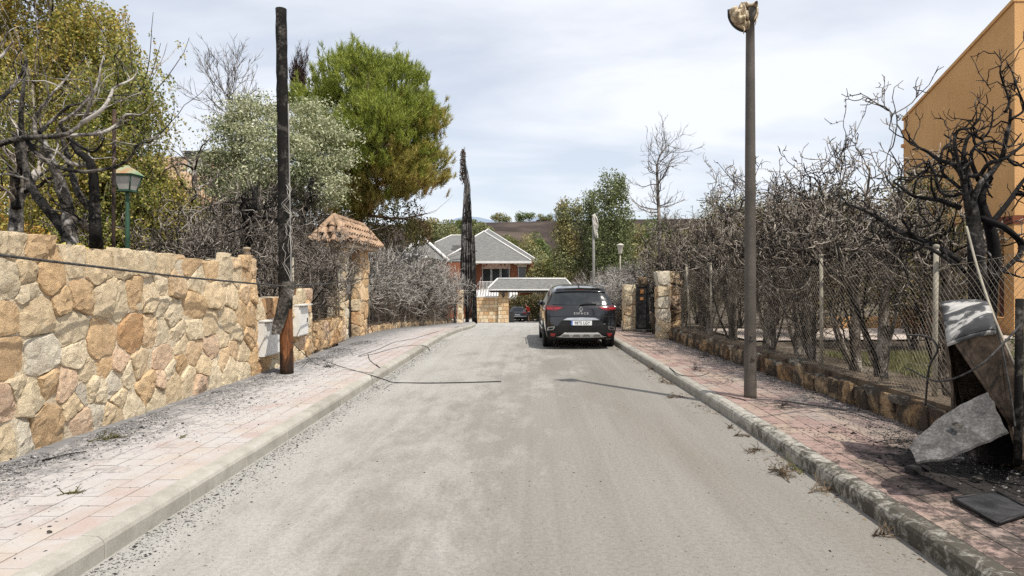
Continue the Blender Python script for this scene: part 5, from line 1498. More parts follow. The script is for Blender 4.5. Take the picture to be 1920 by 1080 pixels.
# ---- chain-link fences
def chain_link(parent, A, B, z0f, h, pitch, r, name="wire_mesh", sag=0.03, gaps=()):
    """Diagonal wires between A and B (x, y); z0f gives the foot height."""
    A, B = np.array(A, dtype=float), np.array(B, dtype=float)
    L = np.linalg.norm(B - A); e = (B - A) / L
    n = 9
    P = []
    for s in (1, -1):
        for u0 in np.arange(-h if s > 0 else 0, L if s > 0 else L + h, pitch):
            t = np.linspace(0, 1, n)
            u = u0 + s * h * t
            v = h * t
            ok = (u >= 0) & (u <= L)
            if ok.sum() < 2: continue
            t0, t1 = t[ok][0], t[ok][-1]
            t = np.linspace(t0, t1, n); u = u0 + s * h * t; v = h * t
            if any(g0 < u.mean() < g1 for g0, g1 in gaps): continue
            du = sag * np.sin(u * 2.1 + v * 3) + 0.02 * np.sin(u * 7 + 1)
            dv = sag * np.sin(u * 1.3) * v - 0.10 * (v / h) * np.abs(np.sin(u * PI / 2.6))
            xy = A + e * (u + du)[:, None]
            off = 0.05 * np.sin(u * 1.9 + 2 * v)
            nrm = np.array([-e[1], e[0]])
            P.append(np.stack([xy[:, 0] + nrm[0] * off, xy[:, 1] + nrm[1] * off, np.array([z0f(y) for y in xy[:, 1]]) + v + dv], 1))
    P = np.array(P)
    b = MB(); b.tubes(P, np.full(P.shape[:2], r), 3, 0, False)
    top = np.linspace(0, 1, 60)[:, None]
    for hh in (0.02, h * .98):
        xy = A + (B - A) * top
        u = top[:, 0] * L
        b.tube(np.stack([xy[:, 0], xy[:, 1], np.array([z0f(y) for y in xy[:, 1]]) + hh - (0.10 * np.abs(np.sin(u * PI / 2.6)) if hh > .5 else 0)], 1), r * 1.3, 4)
    return b.build(name, MAT['wire'], parent)
fr = empty("chain_link_fence", (4.3, 9, 0.45), "sagging chain-link fence with pale round posts on the burnt low wall", "fence")
zf = lambda y: float(G(y)) + 0.50
chain_link(fr, (XW(3.0) + .24, 3.0), (XW(17.3) + .2, 17.3), zf, 1.58, 0.075, 0.0017)
for y, lean in ((4.45, .0), (7.03, .02), (9.6, -.01), (12.2, .01), (14.6, -.04), (16.3, -.10)):
    x = XW(y) + .23
    b = MB(); b.tube([[x, y, zf(y) - .08], [x + lean * .5, y, zf(y) + .8], [x + lean, y, zf(y) + 1.66]], .027, 10); 
    b.lathe([(.027, zf(y) + 1.65), (.034, zf(y) + 1.66), (.034, zf(y) + 1.69), (.01, zf(y) + 1.70)], (x + lean, y, 0), 10)
    b.build("fence_post", MAT['galv'], fr)
fl = empty("chain_link_fence", (-5.35, 28, 0.2), "burnt chain-link fence in front of the grey hedge beyond the gateway", "fence")
zl = lambda y: float(G(y)) + 0.36
chain_link(fl, (-5.34, 20.0), (-5.34, 40.0), zl, 1.6, 0.12, 0.0022)
for y in np.arange(20.4, 40.2, 2.2):
    b = MB(); b.tube([[-5.33, y, zl(y) - .1], [-5.33, y, zl(y) + 1.75]], .024, 8); b.build("fence_post", MAT['galv'], fl)
b = MB(); b.tube([[-5.05, 38.6, zl(38.6) - .15], [-4.80, 38.8, zl(38.8) + 1.45]], .022, 6)
tag(b.build("leaning_pole", plain("pale_rod", (0.45, 0.41, 0.35), 5, .8), None, (-5.05, 38.6, zl(38.6) - .15)), "pale thin rod leaning on the far end of the grey hedge", "rod")
fm = empty("chain_link_fence", (-5.35, 15.6, 0.75), "short chain-link stretch above the knee-high orange wall", "fence")
chain_link(fm, (-5.34, 13.85), (-5.34, 17.35), lambda y: 0.76, 1.45, 0.085, 0.0021)
for y in (13.95, 15.6, 17.25):
    b = MB(); b.tube([[-5.33, y, .7], [-5.33, y, 2.3]], .024, 8); b.build("fence_post", MAT['galv'], fm)

# ---------------------------------------------------------------- street lamp with melted shade
Y = 8.85
lx = 3.05
sl = empty("street_lamp", (lx, Y, PAV_Z), "grey-brown lamp post with a melted drooping shade standing on the rose pavement", "street lamp")
t = NT("speckled_post_paint"); p = t.coord('pos'); f = t.noise(p, 70, 3, .6)
col = t.mix(t.ramp(f, [(0.66, 0.0), (0.72, 1.0)]), t.ramp(t.noise(p, 3, 5), [(0.3, (0.062, 0.053, 0.044)), (0.7, (0.11, 0.095, 0.08))]), (0.42, 0.40, 0.36)); t.bsdf(col, 0.6, 0.0, 0.3, t.bump(f, 0.3, .006))
POLE = t.m
b = MB(); b.lathe([(.088, .13), (.086, .2), (.080, 1.2), (.074, 3.0), (.062, 5.0), (.058, 5.42), (.085, 5.44), (.090, 5.60), (.06, 5.63)], (lx, Y, 0), 16); b.build("post", POLE, sl)
b = MB(); b.box((lx - .02, Y - .083, 1.02), (.075, .014, .13)); b.lathe([(.012, 1.0), (.012, 1.03)], (lx - .02, Y - .1, 0), 8); b.build("inspection_hatch", POLE, sl)
b = MB(); b.tube([[lx + .02, Y - .085, .72], [lx + .02, Y - .105, .72]], .03, 10); b.build("bolt_cap", POLE, sl)
# sagging shade: the plastic bowl has run down over its rim on the road side
t = NT("melted_plastic"); p = t.coord('pos'); f = t.noise(p, 11, 5, .65, .8)
col = t.ramp(f, [(0.34, (0.10, 0.065, 0.035)), (0.46, (0.36, 0.27, 0.16)), (0.58, (0.62, 0.52, 0.37)), (0.75, (0.74, 0.66, 0.52))])
t.bsdf(col, 0.3, 0, 0.5, t.bump(t.noise(p, 24, 4, .6), .5, .02)); MELT = t.m
def lens(edge_a, edge_b, bulge, folds, name, mat, parent, n=26, m=9):
    """Closed cushion between two outlines, bulging towards and away from the viewer's side, with folds along it."""
    A_, B_ = crom(edge_a, n), crom(edge_b, n)
    F_, K_ = [], []
    for j in range(m):
        s_ = j / (m - 1)
        c_ = A_ * (1 - s_) + B_ * s_
        e_ = np.sin(PI * s_) ** 0.6 * (np.sin(PI * np.linspace(0.04, 0.96, n)) ** 0.5)
        w_ = 0.35 * np.sin(np.linspace(0, folds * PI, n) + 2.2 * s_) * e_
        d_ = bulge * (e_ + w_)
        F_.append(c_ - np.stack([0 * d_, d_, -0.25 * w_ * bulge], 1)); K_.append(c_ + np.stack([0 * d_, bulge * 0.9 * e_, 0 * d_], 1))
    b = MB(); b.grid(np.array(F_)); b.grid(np.array(K_)[::-1])
    return b.build(name, mat, parent)
lens([at(1366, 19, Y), at(1368, 34, Y), at(1376, 47, Y), at(1390, 56, Y), at(1403, 58, Y)], [at(1382, 12, Y), at(1387, 20, Y), at(1393, 30, Y), at(1401, 38, Y), at(1406, 50, Y)], .13, 7, "melted_shade", MELT, sl)
lens([at(1384, 14, Y - .02), at(1390, 26, Y - .05), at(1398, 34, Y - .08), at(1404, 38, Y - .08)], [at(1387, 8, Y), at(1391, 4, Y + .02), at(1396, 10, Y - .02), at(1402, 22, Y - .06)], .06, 4, "melted_fold", MELT, sl)
lens([at(1390, 4, Y), at(1400, 7, Y), at(1410, 8, Y), at(1419, 7, Y)], [at(1399, 30, Y), at(1404, 20, Y), at(1412, 18, Y), at(1420, 24, Y)], .14, 3, "curled_hood", MELT, sl)
P = [at(1366, 18, Y), at(1367, 34, Y), at(1375, 48, Y), at(1388, 57, Y), at(1403, 60, Y)]
b = MB(); b.tubes(crom(P, 16)[None], np.full((1, 16), .016) * (1 + .0 * np.arange(16)), 8); b.build("hood_rim", MAT['metal_black'], sl)
for pts_, r0_ in (([at(1415, 8, Y - .05), at(1420, 16, Y - .06), at(1418, 28, Y - .08), at(1414, 38, Y - .09)], .022), ([at(1418, 10, Y), at(1421, 24, Y - .03), at(1417, 42, Y - .06), at(1416, 47, Y - .07)], .014), ([at(1394, 50, Y - .1), at(1396, 56, Y - .12), at(1394, 61, Y - .12), at(1395, 64, Y - .12)], .012)):
    b = MB(); b.tube(crom(pts_, 10), np.linspace(r0_, r0_ * .35, 10), 6); b.build("melted_drip", MELT, sl)

# ---- second burnt lamp, far lamps, lantern, pipes
Y = 32.0; c = at(1113, 402, Y); z0 = float(G(Y)) + .15
s2 = empty("street_lamp", (c[0], Y, z0), "thin far lamp post with white melted rags hanging at its top, beyond the black car", "street lamp")
b = MB(); b.lathe([(.09, z0), (.085, z0 + .3), (.07, z0 + 3), (.06, c[2] - .1)], (c[0], Y, 0), 10); b.build("post", plain("grey_post", (.25, .24, .22), 5, .7), s2)
P = []
for k in range(7):
    u = random.uniform(-.08, .14)
    P.append(crom([[c[0] + u * .4, Y - .05, c[2] + .02 - .05 * k], [c[0] + .10 + u, Y - .12, c[2] - .35 - .12 * k], [c[0] + .14 + u, Y - .10, c[2] - .7 - .09 * k]], 10))
b = MB(); b.tubes(np.array(P), np.tile(np.linspace(.05, .03, 10), (7, 1)) * (1 + .25 * rng.normal(size=(7, 10))), 6); b.build("melted_rags", plain("white_melted_rag", (.50, .47, .42), 4, .7), s2)
Y = 40.0; c = at(1163, 458, Y); z0 = float(G(Y))
s3 = empty("street_lamp", (c[0], Y, z0), "small intact street lantern rising above the ashen far hedge", "street lamp")
b = MB(); b.lathe([(.07, z0), (.05, z0 + 1), (.045, c[2] - .6)], (c[0], Y, 0), 10); b.build("post", MAT['galv'], s3)
b = MB(); b.lathe([(.10, c[2] - .62), (.12, c[2] - .55), (.20, c[2] - .1), (.24, c[2] - .06), (.24, c[2] - .03), (.08, c[2] + .04)], (c[0], Y, 0), 12); b.build("lantern", plain("lamp_glass", (.58, .55, .47), 4, .5), s3)

Y = 10.2
c = at(239, 312, Y)
gl = empty("garden_lantern", (c[0], Y, 1.2), "green four-sided lantern on a green post above the rubble wall", "lamp")
gm = plain("green_paint", [(.3, (.02, .06, .038)), (.7, (.05, .11, .07))], 6, .6)
b = MB(); zl0 = at(0, 358, Y)[2]; b.lathe([(.036, 1.4), (.034, zl0 - .5), (.028, zl0 - .3), (.028, zl0 - .02), (.018, zl0 + .06)], (c[0], Y, 0), 10); b.build("post", gm, gl)
zt, zb_ = at(0, 330, Y)[2], at(0, 358, Y)[2]
def frustum(b, z0, z1, w0, w1, cx, cy, m=0):
    P = [[cx + sx_ * w0, cy + sy_ * w0, z0] for sx_, sy_ in ((-1, -1), (1, -1), (1, 1), (-1, 1))] + [[cx + sx_ * w1, cy + sy_ * w1, z1] for sx_, sy_ in ((-1, -1), (1, -1), (1, 1), (-1, 1))]
    b.hexa(P, m)
b = MB(); frustum(b, zb_ + .01, zt - .01, .085, .14, c[0], Y); b.build("lamp_glass", plain("frosted_pane", (.44, .43, .39), 3, .4), gl)
b = MB()
for sx_, sy_ in ((-1, -1), (1, -1), (1, 1), (-1, 1)):
    b.tube([[c[0] + sx_ * .09, Y + sy_ * .09, zb_], [c[0] + sx_ * .148, Y + sy_ * .148, zt]], .011, 6)
for z, wv in ((zb_, .10), (zt, .160)): b.box((c[0], Y, z), (wv * 2, wv * 2, .03))
b.build("lamp_frame", gm, gl)
b = MB(); frustum(b, zt + .017, zt + .13, .178, .065, c[0], Y); frustum(b, zt + .132, zt + .17, .045, .02, c[0], Y)
b.build("lamp_roof", plain("green_rusted_hood", [(.4, (.10, .20, .10)), (.55, (.30, .32, .20)), (.7, (.34, .19, .09))], 3, .7), gl)
for i, (px, pt, Y_, lab) in enumerate(((213, 205, 8.0, "thin rusty pipe standing upright behind the rubble wall"),)):
    c = at(px, pt, Y_)
    b = MB(); b.tube([[c[0], Y_, 1.3], [c[0], Y_, (1.3 + c[2]) / 2], [c[0] + .01, Y_, c[2]]], .022, 8)
    tag(b.build("rusty_pipe", MAT['rust'], None, (c[0], Y_, 1.3)), lab, "pipe")

# far poles and pier at the end of the grey hedge
Y = 46.5
c = at(890, 600, Y)
dp = empty("utility_pole", (c[0], Y, float(G(Y))), "far black burnt pole standing against the cypress before the yellow stone wall", "pole")
b = MB(); b.tube([[c[0], Y, float(G(Y))], [c[0] - .05, Y, 2], [c[0] - .12, Y, 5.1]], [.20, .17, .13], 9); b.build("charred_shaft", MAT['char_black'], dp)
b = MB(); b.tube([[c[0] - .05, Y - .16, 3.9], [c[0] + .2, Y - .16, 3.95]], .03, 6); b.build("bracket", MAT['metal_black'], dp)
pier("stone_pier", -4.95, -4.62, 41.0, 41.4, float(G(41)), 2.25, MAT['stone'], "slim cream stone pier between the grey hedge and far black pole", "pier", 0.36, kinds='cco')
b = MB(); z0 = float(G(40)); b.box((-4.98, 40.0, z0 + 1.2), (.16, .16, 2.3)); b.box((-4.98, 40.0, z0 + 2.36), (.22, .22, .05))
tag(b.build("gate_post", MAT['char_black'], None, (-4.98, 40.0, z0)), "square black burnt post beside the slim cream pier", "post")

# ---------------------------------------------------------------- black gate, bin and rubble by the piers
bg_ = empty("metal_gate", (3.55, 20.9, .05), "black metal gate leaf standing open beside the short cream pier", "gate")
b = MB(); b.box((3.62, 20.92, .82), (.36, .05, 1.52)); b.build("sheet", MAT['metal_black'], bg_)
b = MB()
for x in (3.43, 3.81): b.box((x, 20.9, .84), (.05, .09, 1.60))
for z in (.08, 1.63): b.box((3.62, 20.9, z), (.33, .085, .05))
b.build("gate_frame", MAT['metal_black'], bg_)
b = MB(); b.box((3.60, 20.885, 1.42), (.12, .02, .16)); b.box((3.60, 20.885, 1.18), (.12, .02, .10)); b.build("warning_plate", plain("orange_rust_plate", (.34, .16, .06), 9, .7), bg_)
bb = empty("letter_cabinet", (4.0, 20.2, .1), "burnt black metal box on a stub wall between the gate and the ragged pier", "box")
b = MB(); b.box((3.98, 20.2, 1.0), (.36, .40, .46)); b.build("case", MAT['metal_black'], bb)
b = MB(); b.box((3.98, 20.2, 1.245), (.44, .46, .03)); b.build("lid", MAT['metal_black'], bb)
b = MB(); b.box((3.98, 20.2, .42), (.30, .34, .70)); b.build("plinth", MAT['mortar_dark'], bb)
for k, (x, y, z, l_, lab) in enumerate(((3.35, 20.4, .10, .9, "charred plank lying flat before the black gate"), (3.55, 20.0, .12, .7, "short charred board beside the flat plank at the black gate"))):
    b = MB(); b.box((x, y, z + .08), (l_, .14, .035), 0, .2 + k * .5)
    tag(b.build("charred_plank", MAT['char'], None, (x, y, z)), lab, "plank")

# ---------------------------------------------------------------- melted electrical cabinet
t = NT("burnt_cabinet_shell"); p = t.coord('pos'); f = t.noise(p, 6, 6, .7, .5)
col = t.ramp(f, [(.34, (.022, .018, .015)), (.50, (.11, .08, .057)), (.68, (.25, .185, .13))]); t.bsdf(col, .75, 0, .3, t.bump(t.noise(p, 40, 5, .7), .4, .01)); SHELL = t.m
t = NT("ashed_cabinet_top"); p = t.coord('pos', (1, 1.6, 1)); f = t.noise(p, 4.2, 6, .62, .8)
col = t.ramp(f, [(.42, (.05, .05, .052)), (.50, (.09, .09, .09)), (.54, (.34, .33, .31)), (.70, (.50, .48, .45))]); t.bsdf(col, .8, 0, .2, t.bump(f, .5, .02)); TOPM = t.m
t = NT("charred_panel_face"); p = t.coord('pos'); f = t.noise(p, 45, 5, .75); g2 = t.noise(p, 3.5, 5, .65)
col = t.ramp(t.math('ADD', t.math('MULTIPLY', f, .45), t.math('MULTIPLY', g2, .55)), [(.36, (.024, .023, .022)), (.50, (.08, .077, .074)), (.64, (.21, .20, .195))]); t.bsdf(col, .85, 0, .2, t.bump(f, .6, .008)); PANEL = t.m
ec = empty("electrical_cabinet", (4.05, 5.5, .15), "burnt leaning electrical cabinet with an ash-blotched lid and gaping front", "cabinet")
Y = 5.5
# leaning shell: front opening towards the road, body slanting away
k = Y / FOC
A0, B0 = at(1786, 740, 5.35), at(1898, 800, 5.15)       # foot of the front side
T0, T1, T2, T3 = at(1776, 640, 5.30), at(1868, 614, 5.05), at(1849, 565, 5.62), at(1763, 568, 5.80)
top = MB()
nu = 9
Vt = np.array([[T0 * (1 - u) * (1 - v) + T1 * u * (1 - v) + T3 * (1 - u) * v + T2 * u * v + np.array([0, 0, .035 * math.sin(PI * v) + .015 * math.sin(PI * u) - .012 * (u > .99) - .012 * (v < .01)]) for u in np.linspace(0, 1, nu)] for v in np.linspace(0, 1, nu)])
top.grid(Vt); 
skirt = Vt[0] - np.array([0, 0, .035]); top.grid(np.stack([skirt, Vt[0]]))
skirt = Vt[:, -1] - np.array([0, 0, .035]); top.grid(np.stack([Vt[:, -1], skirt]))
o = top.build("lid", TOPM, ec); so = o.modifiers.new("thick", 'SOLIDIFY'); so.thickness = .012
BB = [at(1792, 850, 5.35), at(1912, 868, 5.10), at(1945, 845, 5.62), at(1806, 800, 5.85)]
def slab(P, th, name, mat, parent, buckle=0.014, m=11):
    """A sheet between its corners (4, or 6 as two strips), dented and warped, with real thickness."""
    P = np.array(P, dtype=float); nrm = unit(np.cross(P[1] - P[0], P[-1] - P[0]))
    q = np.linspace(0, 1, m)
    if len(P) == 4: E0, E1 = crom(P[[0, 1]], m), crom(P[[3, 2]], m)
    else: E0, E1 = crom(P[[0, 1, 2]], m), crom(P[[5, 4, 3]], m)
    Vg = E0[:, None] * (1 - q)[None, :, None] + E1[:, None] * q[None, :, None]
    a_, b_ = np.meshgrid(q, q, indexing='ij')
    f1, f2, f3 = rng.uniform(0, 6, 3)
    h = buckle * (np.sin(a_ * 5 + f1) * np.cos(b_ * 4 + f2) + 0.5 * np.sin(a_ * 11 + b_ * 7 + f3)) + rng.normal(0, buckle * .12, a_.shape)
    rag = np.where((a_ == 0) | (a_ == 1) | (b_ == 0) | (b_ == 1), 1.0, 0.0)[..., None] * rng.normal(0, buckle * .25, (m, m, 3))
    A_ = Vg + nrm * h[..., None] + rag; B_ = A_ + nrm * th
    b = MB(); b.grid(A_[::-1]); b.grid(B_)
    for e0, e1 in ((A_[0], B_[0]), (B_[-1], A_[-1]), (B_[:, 0], A_[:, 0]), (A_[:, -1], B_[:, -1])): b.grid(np.stack([e0, e1]), 0, False)
    return b.build(name, mat, parent)
dn = np.array([0, 0, -.02])
slab([T1 + dn, T2 + dn, BB[2], BB[1]], .02, "side_panel", SHELL, ec)            # facing away from the road
# broad tan face that leans over, with its edge ribs
F0, F1, F2, F3 = at(1792, 642, 5.26), at(1866, 618, 5.07), at(1950, 800, 4.96), at(1898, 800, 5.08)
slab([F0, F1, F2, F3], .022, "front_panel", SHELL, ec)
b = MB(); b.tube([F0, (F0 + F3) / 2 + [0, 0, .004], F3], .016, 6); b.tube([F1, (F1 + F2) / 2, F2], .014, 6); b.build("edge_rib", SHELL, ec)
slab([T3 + dn, T0 + dn, BB[0], BB[3]], .018, "side_panel", SHELL, ec)
slab([T2 + dn, T3 + dn, BB[3], BB[2]], .018, "back_panel", SHELL, ec)
b = MB(); b.box((4.12, 5.62, .45), (.34, .3, .5)); b.build("burnt_innards", MAT['char_black'], ec)
# fallen door panel leaning on the cabinet
pts = [at(1705, 838, 4.95), at(1772, 786, 5.05), at(1851, 735, 5.00), at(1892, 812, 4.72), at(1800, 852, 4.66), at(1722, 872, 4.70)]
fp = empty("fallen_cabinet_cover", tuple(np.array(pts[5])), "scorched grey panel with a torn hole leaning at the foot of the burnt cabinet", "panel")
slab([pts[0], pts[1], pts[2], pts[3], pts[4], pts[5]], -.02, "sheet", PANEL, fp, 0.016)
cpt = np.mean([pts[1], pts[3], pts[4]], axis=0); nr = unit(np.cross(pts[1] - pts[5], pts[3] - pts[5]))
if nr[1] > 0: nr = -nr
hole = at(1797, 803, 4.86)
fit = np.array(pts); cen = fit.mean(0); _, _, vv = np.linalg.svd(fit - cen); nr = vv[2] * (-1 if vv[2][1] > 0 else 1)
hole = hole - nr * np.dot(hole - cen, nr) + nr * 0.05
e1 = unit(np.cross(nr, EZ)); e2 = np.cross(nr, e1)
b = MB(); b.poly([hole + e1 * .055 * math.cos(a) * random.uniform(.6, 1.2) + e2 * .035 * math.sin(a) * random.uniform(.6, 1.2) for a in np.linspace(0, 2 * PI, 11, endpoint=False)])
b.build("torn_hole", MAT['char_black'], fp)
# post and straps behind
b = MB(); b.tube([at(1912, 560, 5.0), at(1910, 760, 5.0), at(1908, 870, 5.0)], .03, 7)
tag(b.build("burnt_post", MAT['char_black'], None, tuple(at(1908, 870, 5.0))), "black burnt post at the photo's edge beside the leaning cabinet", "post")
cable([at(1812, 425, 6.2), at(1835, 510, 5.9), at(1868, 605, 5.5), at(1905, 690, 5.3)], .011, "pale scorched strap hanging from the big tree onto the cabinet", mat=MAT['galv'])
cable([at(1700, 690, 5.9), at(1760, 715, 5.4), at(1830, 690, 4.98), at(1885, 640, 4.95), at(1930, 590, 5.0)], .008, "thin black wire looping across the burnt cabinet's front")
cable([at(1868, 608, 5.0), at(1880, 660, 4.96), at(1895, 740, 4.93), at(1903, 800, 4.9)], .007, "black wire hanging straight down the cabinet's leaning face")
cable([at(1700, 628, 6.0), at(1740, 632, 5.9), at(1758, 655, 5.8), at(1742, 690, 5.9), at(1735, 760, 6.0)], .010, "black twisted burnt wire on the fence beside the cabinet")
pl_ = empty("cover_plate", tuple(gp(1860, 955)), "dark square cover plate with a raised rim lying on the rose pavement", "plate")
q4 = [gp(1786, 938, .165), gp(1872, 985, .165), gp(1940, 962, .165), gp(1868, 925, .165)]
slab(q4, .012, "plate", plain("sooty_plate", [(.4, (.018, .018, .02)), (.65, (.06, .06, .062))], 5, .6, .3, 40), pl_, .003)
b = MB()
for i in range(4): b.tube([q4[i] + [0, 0, .015], q4[(i + 1) % 4] + [0, 0, .015]], .010, 5)
b.build("rim", MAT['metal_black'], pl_)
b = MB(); c = gp(1712, 888); b.box(tuple(c + [0, 0, .03]), (.10, .08, .06), 0, .4); b.box(tuple(c + [0, 0, .064]), (.075, .055, .006), 0, .4)
tag(b.build("burnt_fitting", MAT['metal_black'], None, tuple(c)), "small black burnt fitting lying below the fallen panel", "fitting")
LUMP = ["black lump directly under the torn hole of the fallen panel", "black lump at the outer tip of the fallen panel", "black lump close to the burnt post", "grey-edged lump between the panel and the cover plate"]
LPX = [(1795, 868), (1738, 884), (1898, 880), (1835, 905)]
for i in range(4):
    c = gp(*LPX[i]); s = random.uniform(.05, .14)
    b = MB(); a = rng.normal(0, 1, (10, 3)) * np.array([s, s, s * .5])
    V = np.array([c + [0, 0, s * .35] + v * .5 for v in unit(a) * np.array([s, s, s * .6])])
    bm = bmesh.new(); [bm.verts.new(v - c) for v in V]; bmesh.ops.convex_hull(bm, input=list(bm.verts))
    me = bpy.data.meshes.new("charred_chunk"); bm.to_mesh(me); bm.free(); me.materials.append(MAT['char_black'] if i % 3 else MAT['char'])
    o = link("charred_chunk", me, None, tuple(c)); tag(o, LUMP[i], "debris", "charred lumps under the fallen panel")

# ---------------------------------------------------------------- orange house
oh = empty("orange_house", (13, 17, .3), "ochre-orange house with a tall gable end and a pillared porch", "house")
Xh, Y0, Y1, D = 13.0, 17.0, 22.1, 9.0
zc, ze_ = at(1900, 3, Y0)[2], at(1693, 225, Y1)[2]
b = MB()
def wall_poly(b, pts, th_dir, m=0):
    P = np.array(pts, dtype=float); n = len(P); V = np.concatenate([P, P + np.array(th_dir)])
    b.add(V, [list(range(n))], m); b.add(V, [list(range(n, 2 * n))[::-1]], m); b.add(V, [[(i + 1) % n, i, n + i, n + (i + 1) % n] for i in range(n)], m)
# upper gable with the porch hollow below
zp = 3.55
wall_poly(b, [(Xh, Y0, zp), (Xh, Y1, zp), (Xh, Y1, ze_), (Xh, Y0, zc)][::-1], (.35, 0, 0))
wall_poly(b, [(Xh + .35, Y0, zp), (Xh + D, Y0, zp), (Xh + D, Y0, zc + 2.8), (Xh + .35, Y0, zc + .1)], (0, .35, 0))
wall_poly(b, [(Xh + 2.6, Y0 + 2, .2), (Xh + 2.6, Y1, .2), (Xh + 2.6, Y1, zp), (Xh + 2.6, Y0 + 2, zp)][::-1], (.3, 0, 0))
wall_poly(b, [(Xh + .36, Y1 - .35, zp), (Xh + D, Y1 - .35, zp), (Xh + D, Y1 - .35, ze_), (Xh + .36, Y1 - .35, ze_)], (0, .33, 0))
b.build("wall", MAT['orange'], oh)
b = MB(); wall_poly(b, [(Xh + .3, Y0 + .3, zp + .05), (Xh + D, Y0 + .3, zp + .05), (Xh + D, Y1, zp + .05), (Xh + .3, Y1, zp + .05)], (0, 0, .2)); b.build("porch_ceiling", MAT['interior'], oh)
b = MB(); b.box((Xh + .10, (Y0 + Y1) / 2, zp - .12), (.30, Y1 - Y0, .22)); b.build("beam", MAT['red_wood'], oh)
b = MB(); b.box((Xh + 1.5, Y0 + .15, zp - .12), (2.4, .30, .21)); b.build("beam", MAT['red_wood'], oh)
for yy_ in (17.2, 19.45, 21.9):
    b = MB(); b.box((Xh + .17, yy_, 1.85), (.34, .36, 3.15)); b.build("pillar", MAT['orange'], oh)
b = MB(); b.box((Xh + .17, 20.65, 2.95), (.30, 2.1, .32)); b.build("porch_lintel", MAT['orange'], oh)
b = MB(); b.box((Xh + .15, 20.65, .68), (.26, 2.1, .85)); b.box((Xh + .15, 18.3, .5), (.26, 1.9, .5)); b.build("porch_parapet", MAT['orange'], oh)
b = MB(); b.box((Xh + 2.58, 20.3, 1.5), (.05, 1.4, 2.3)); f_ = b.build("door", MAT['red_wood'], oh); b = MB(); b.box((Xh + 2.54, 20.3, 1.9), (.03, 1.0, 1.2)); b.build("pane", MAT['glass'], f_)
b = MB(); wall_poly(b, [(Xh - .04, Y0 - .02, zc + .0), (Xh - .04, Y1 + .05, ze_ - .02), (Xh - .04, Y1 + .05, ze_ + .07), (Xh - .04, Y0 - .02, zc + .11)][::-1], (.42, 0, 0)); b.build("roof_verge", MAT['orange'], oh)
b = MB(); b.add([(Xh + .3, Y0, zc + .12), (Xh + D, Y0, zc + .12), (Xh + D, Y1 + .1, ze_ + .08), (Xh + .3, Y1 + .1, ze_ + .08)], [[0, 1, 2, 3]]); b.add([(Xh + .3, Y0, zc - .05), (Xh + D, Y0, zc - .05), (Xh + D, Y1 + .1, ze_ - .05), (Xh + .3, Y1 + .1, ze_ - .05)], [[3, 2, 1, 0]]); b.build("roof", MAT['tile'], oh)
for z in (6.5, 7.0):
    b = MB(); b.box((Xh - .02, Y1 - .02, z), (.12, .10, .12)); b.build("gutter_bracket", MAT['orange'], oh)
b = MB(); b.box((10.6, 20.0, .42), (2.0, .22, .42)); b.box((9.55, 20.5, .40), (.22, 1.2, .36)); tag(b.build("planter_wall", MAT['orange'], None, (10.6, 20, .2)), "low orange garden edging wall seen through the fence", "garden wall")
b = MB(); z = .30
b.add([(5.4, 15.6, z), (12.8, 16.2, z), (12.8, 19.6, z), (5.2, 19.4, z)], [[0, 1, 2, 3]])
tag(b.build("garden_paving", plain("pale_paving", [(.3, (.42, .35, .30)), (.7, (.55, .47, .42))], 3, .9)), kind='structure')
# patch of lawn
N = 16000
p = np.stack([rng.uniform(6.0, 12.0, N), rng.uniform(10.0, 13.2, N), np.full(N, .25)], 1)
hgt = rng.uniform(.05, .14, N)
u = np.stack([rng.normal(0, .03, N), rng.normal(0, .03, N), hgt], 1)
b = MB(); wv = np.stack([rng.normal(0, 1, N), rng.normal(0, 1, N), np.zeros(N)], 1); wv = unit(wv) * .008
b.add(np.stack([p - wv, p + wv, p + u], 1).reshape(-1, 3), np.arange(3 * N).reshape(-1, 3))
tag(b.build("lawn_grass", leafy("lawn_blade", [(0, (.05, .06, .018)), (.6, (.11, .11, .04)), (1, (.18, .17, .07))], .3)), "patch of green lawn behind the fence by the cabinet", "grass", None, 'stuff')

# ---------------------------------------------------------------- tiled house hidden on the other side
th = empty("tiled_house", (-12, 22, .5), "cream house with a clay-tile roof half hidden behind the birches", "house")
b = MB(); b.box((-14.2, 25.0, 2.4), (7.2, 6.0, 3.9)); b.build("wall", MAT['cream'], th)
b = MB(); zl_ = at(0, 388, 21.8)[2]
P = [(-18.2, 21.6, zl_), (-10.3, 21.6, zl_), (-10.3, 28.4, zl_), (-18.2, 28.4, zl_), (-15.6, 25, 6.6), (-12.6, 25, 6.6)]
b.add(P, [[0, 1, 5, 4], [2, 3, 4, 5]]); b.add(P, [[1, 2, 5], [3, 0, 4]])
for i in range(34):
    for j in range(1):
        x = -18.1 + i * .23; f0 = (x + 18.2) / 7.9
        xa = x; ya, za = 21.6, zl_ + .04
        xb = -15.6 + f0 * 3.0; b.tube([[xa, ya, za], [xb, 25, 6.64]], .07, 5)
rf = b.build("roof", MAT['tile'], th)
cc_ = at(372, 300, 24.0)
b = MB(); b.box((cc_[0], 24, cc_[2] - 1.0), (.55, .55, 2.0)); ch = b.build("chimney", MAT['white'], rf)
b = MB()
for k in range(4): b.box((cc_[0], 24, cc_[2] + .05 + k * .07), (.8, .8, .03))
b.build("chimney_cap", MAT['shingle'], ch)
for x in (-16.0, -13.9, -11.7):
    b = MB(); b.box((x, 21.98, 2.5), (1.0, .06, 1.2)); wf = b.build("window", MAT['dark_frame'], th); b = MB(); b.box((x, 21.94, 2.5), (.86, .03, 1.06)); b.build("pane", MAT['glass'], wf)
gwz = empty("garden_wall", (-8.5, 12.6, .9), "white rendered garden wall glimpsed through the leaves over the rubble wall", "wall")
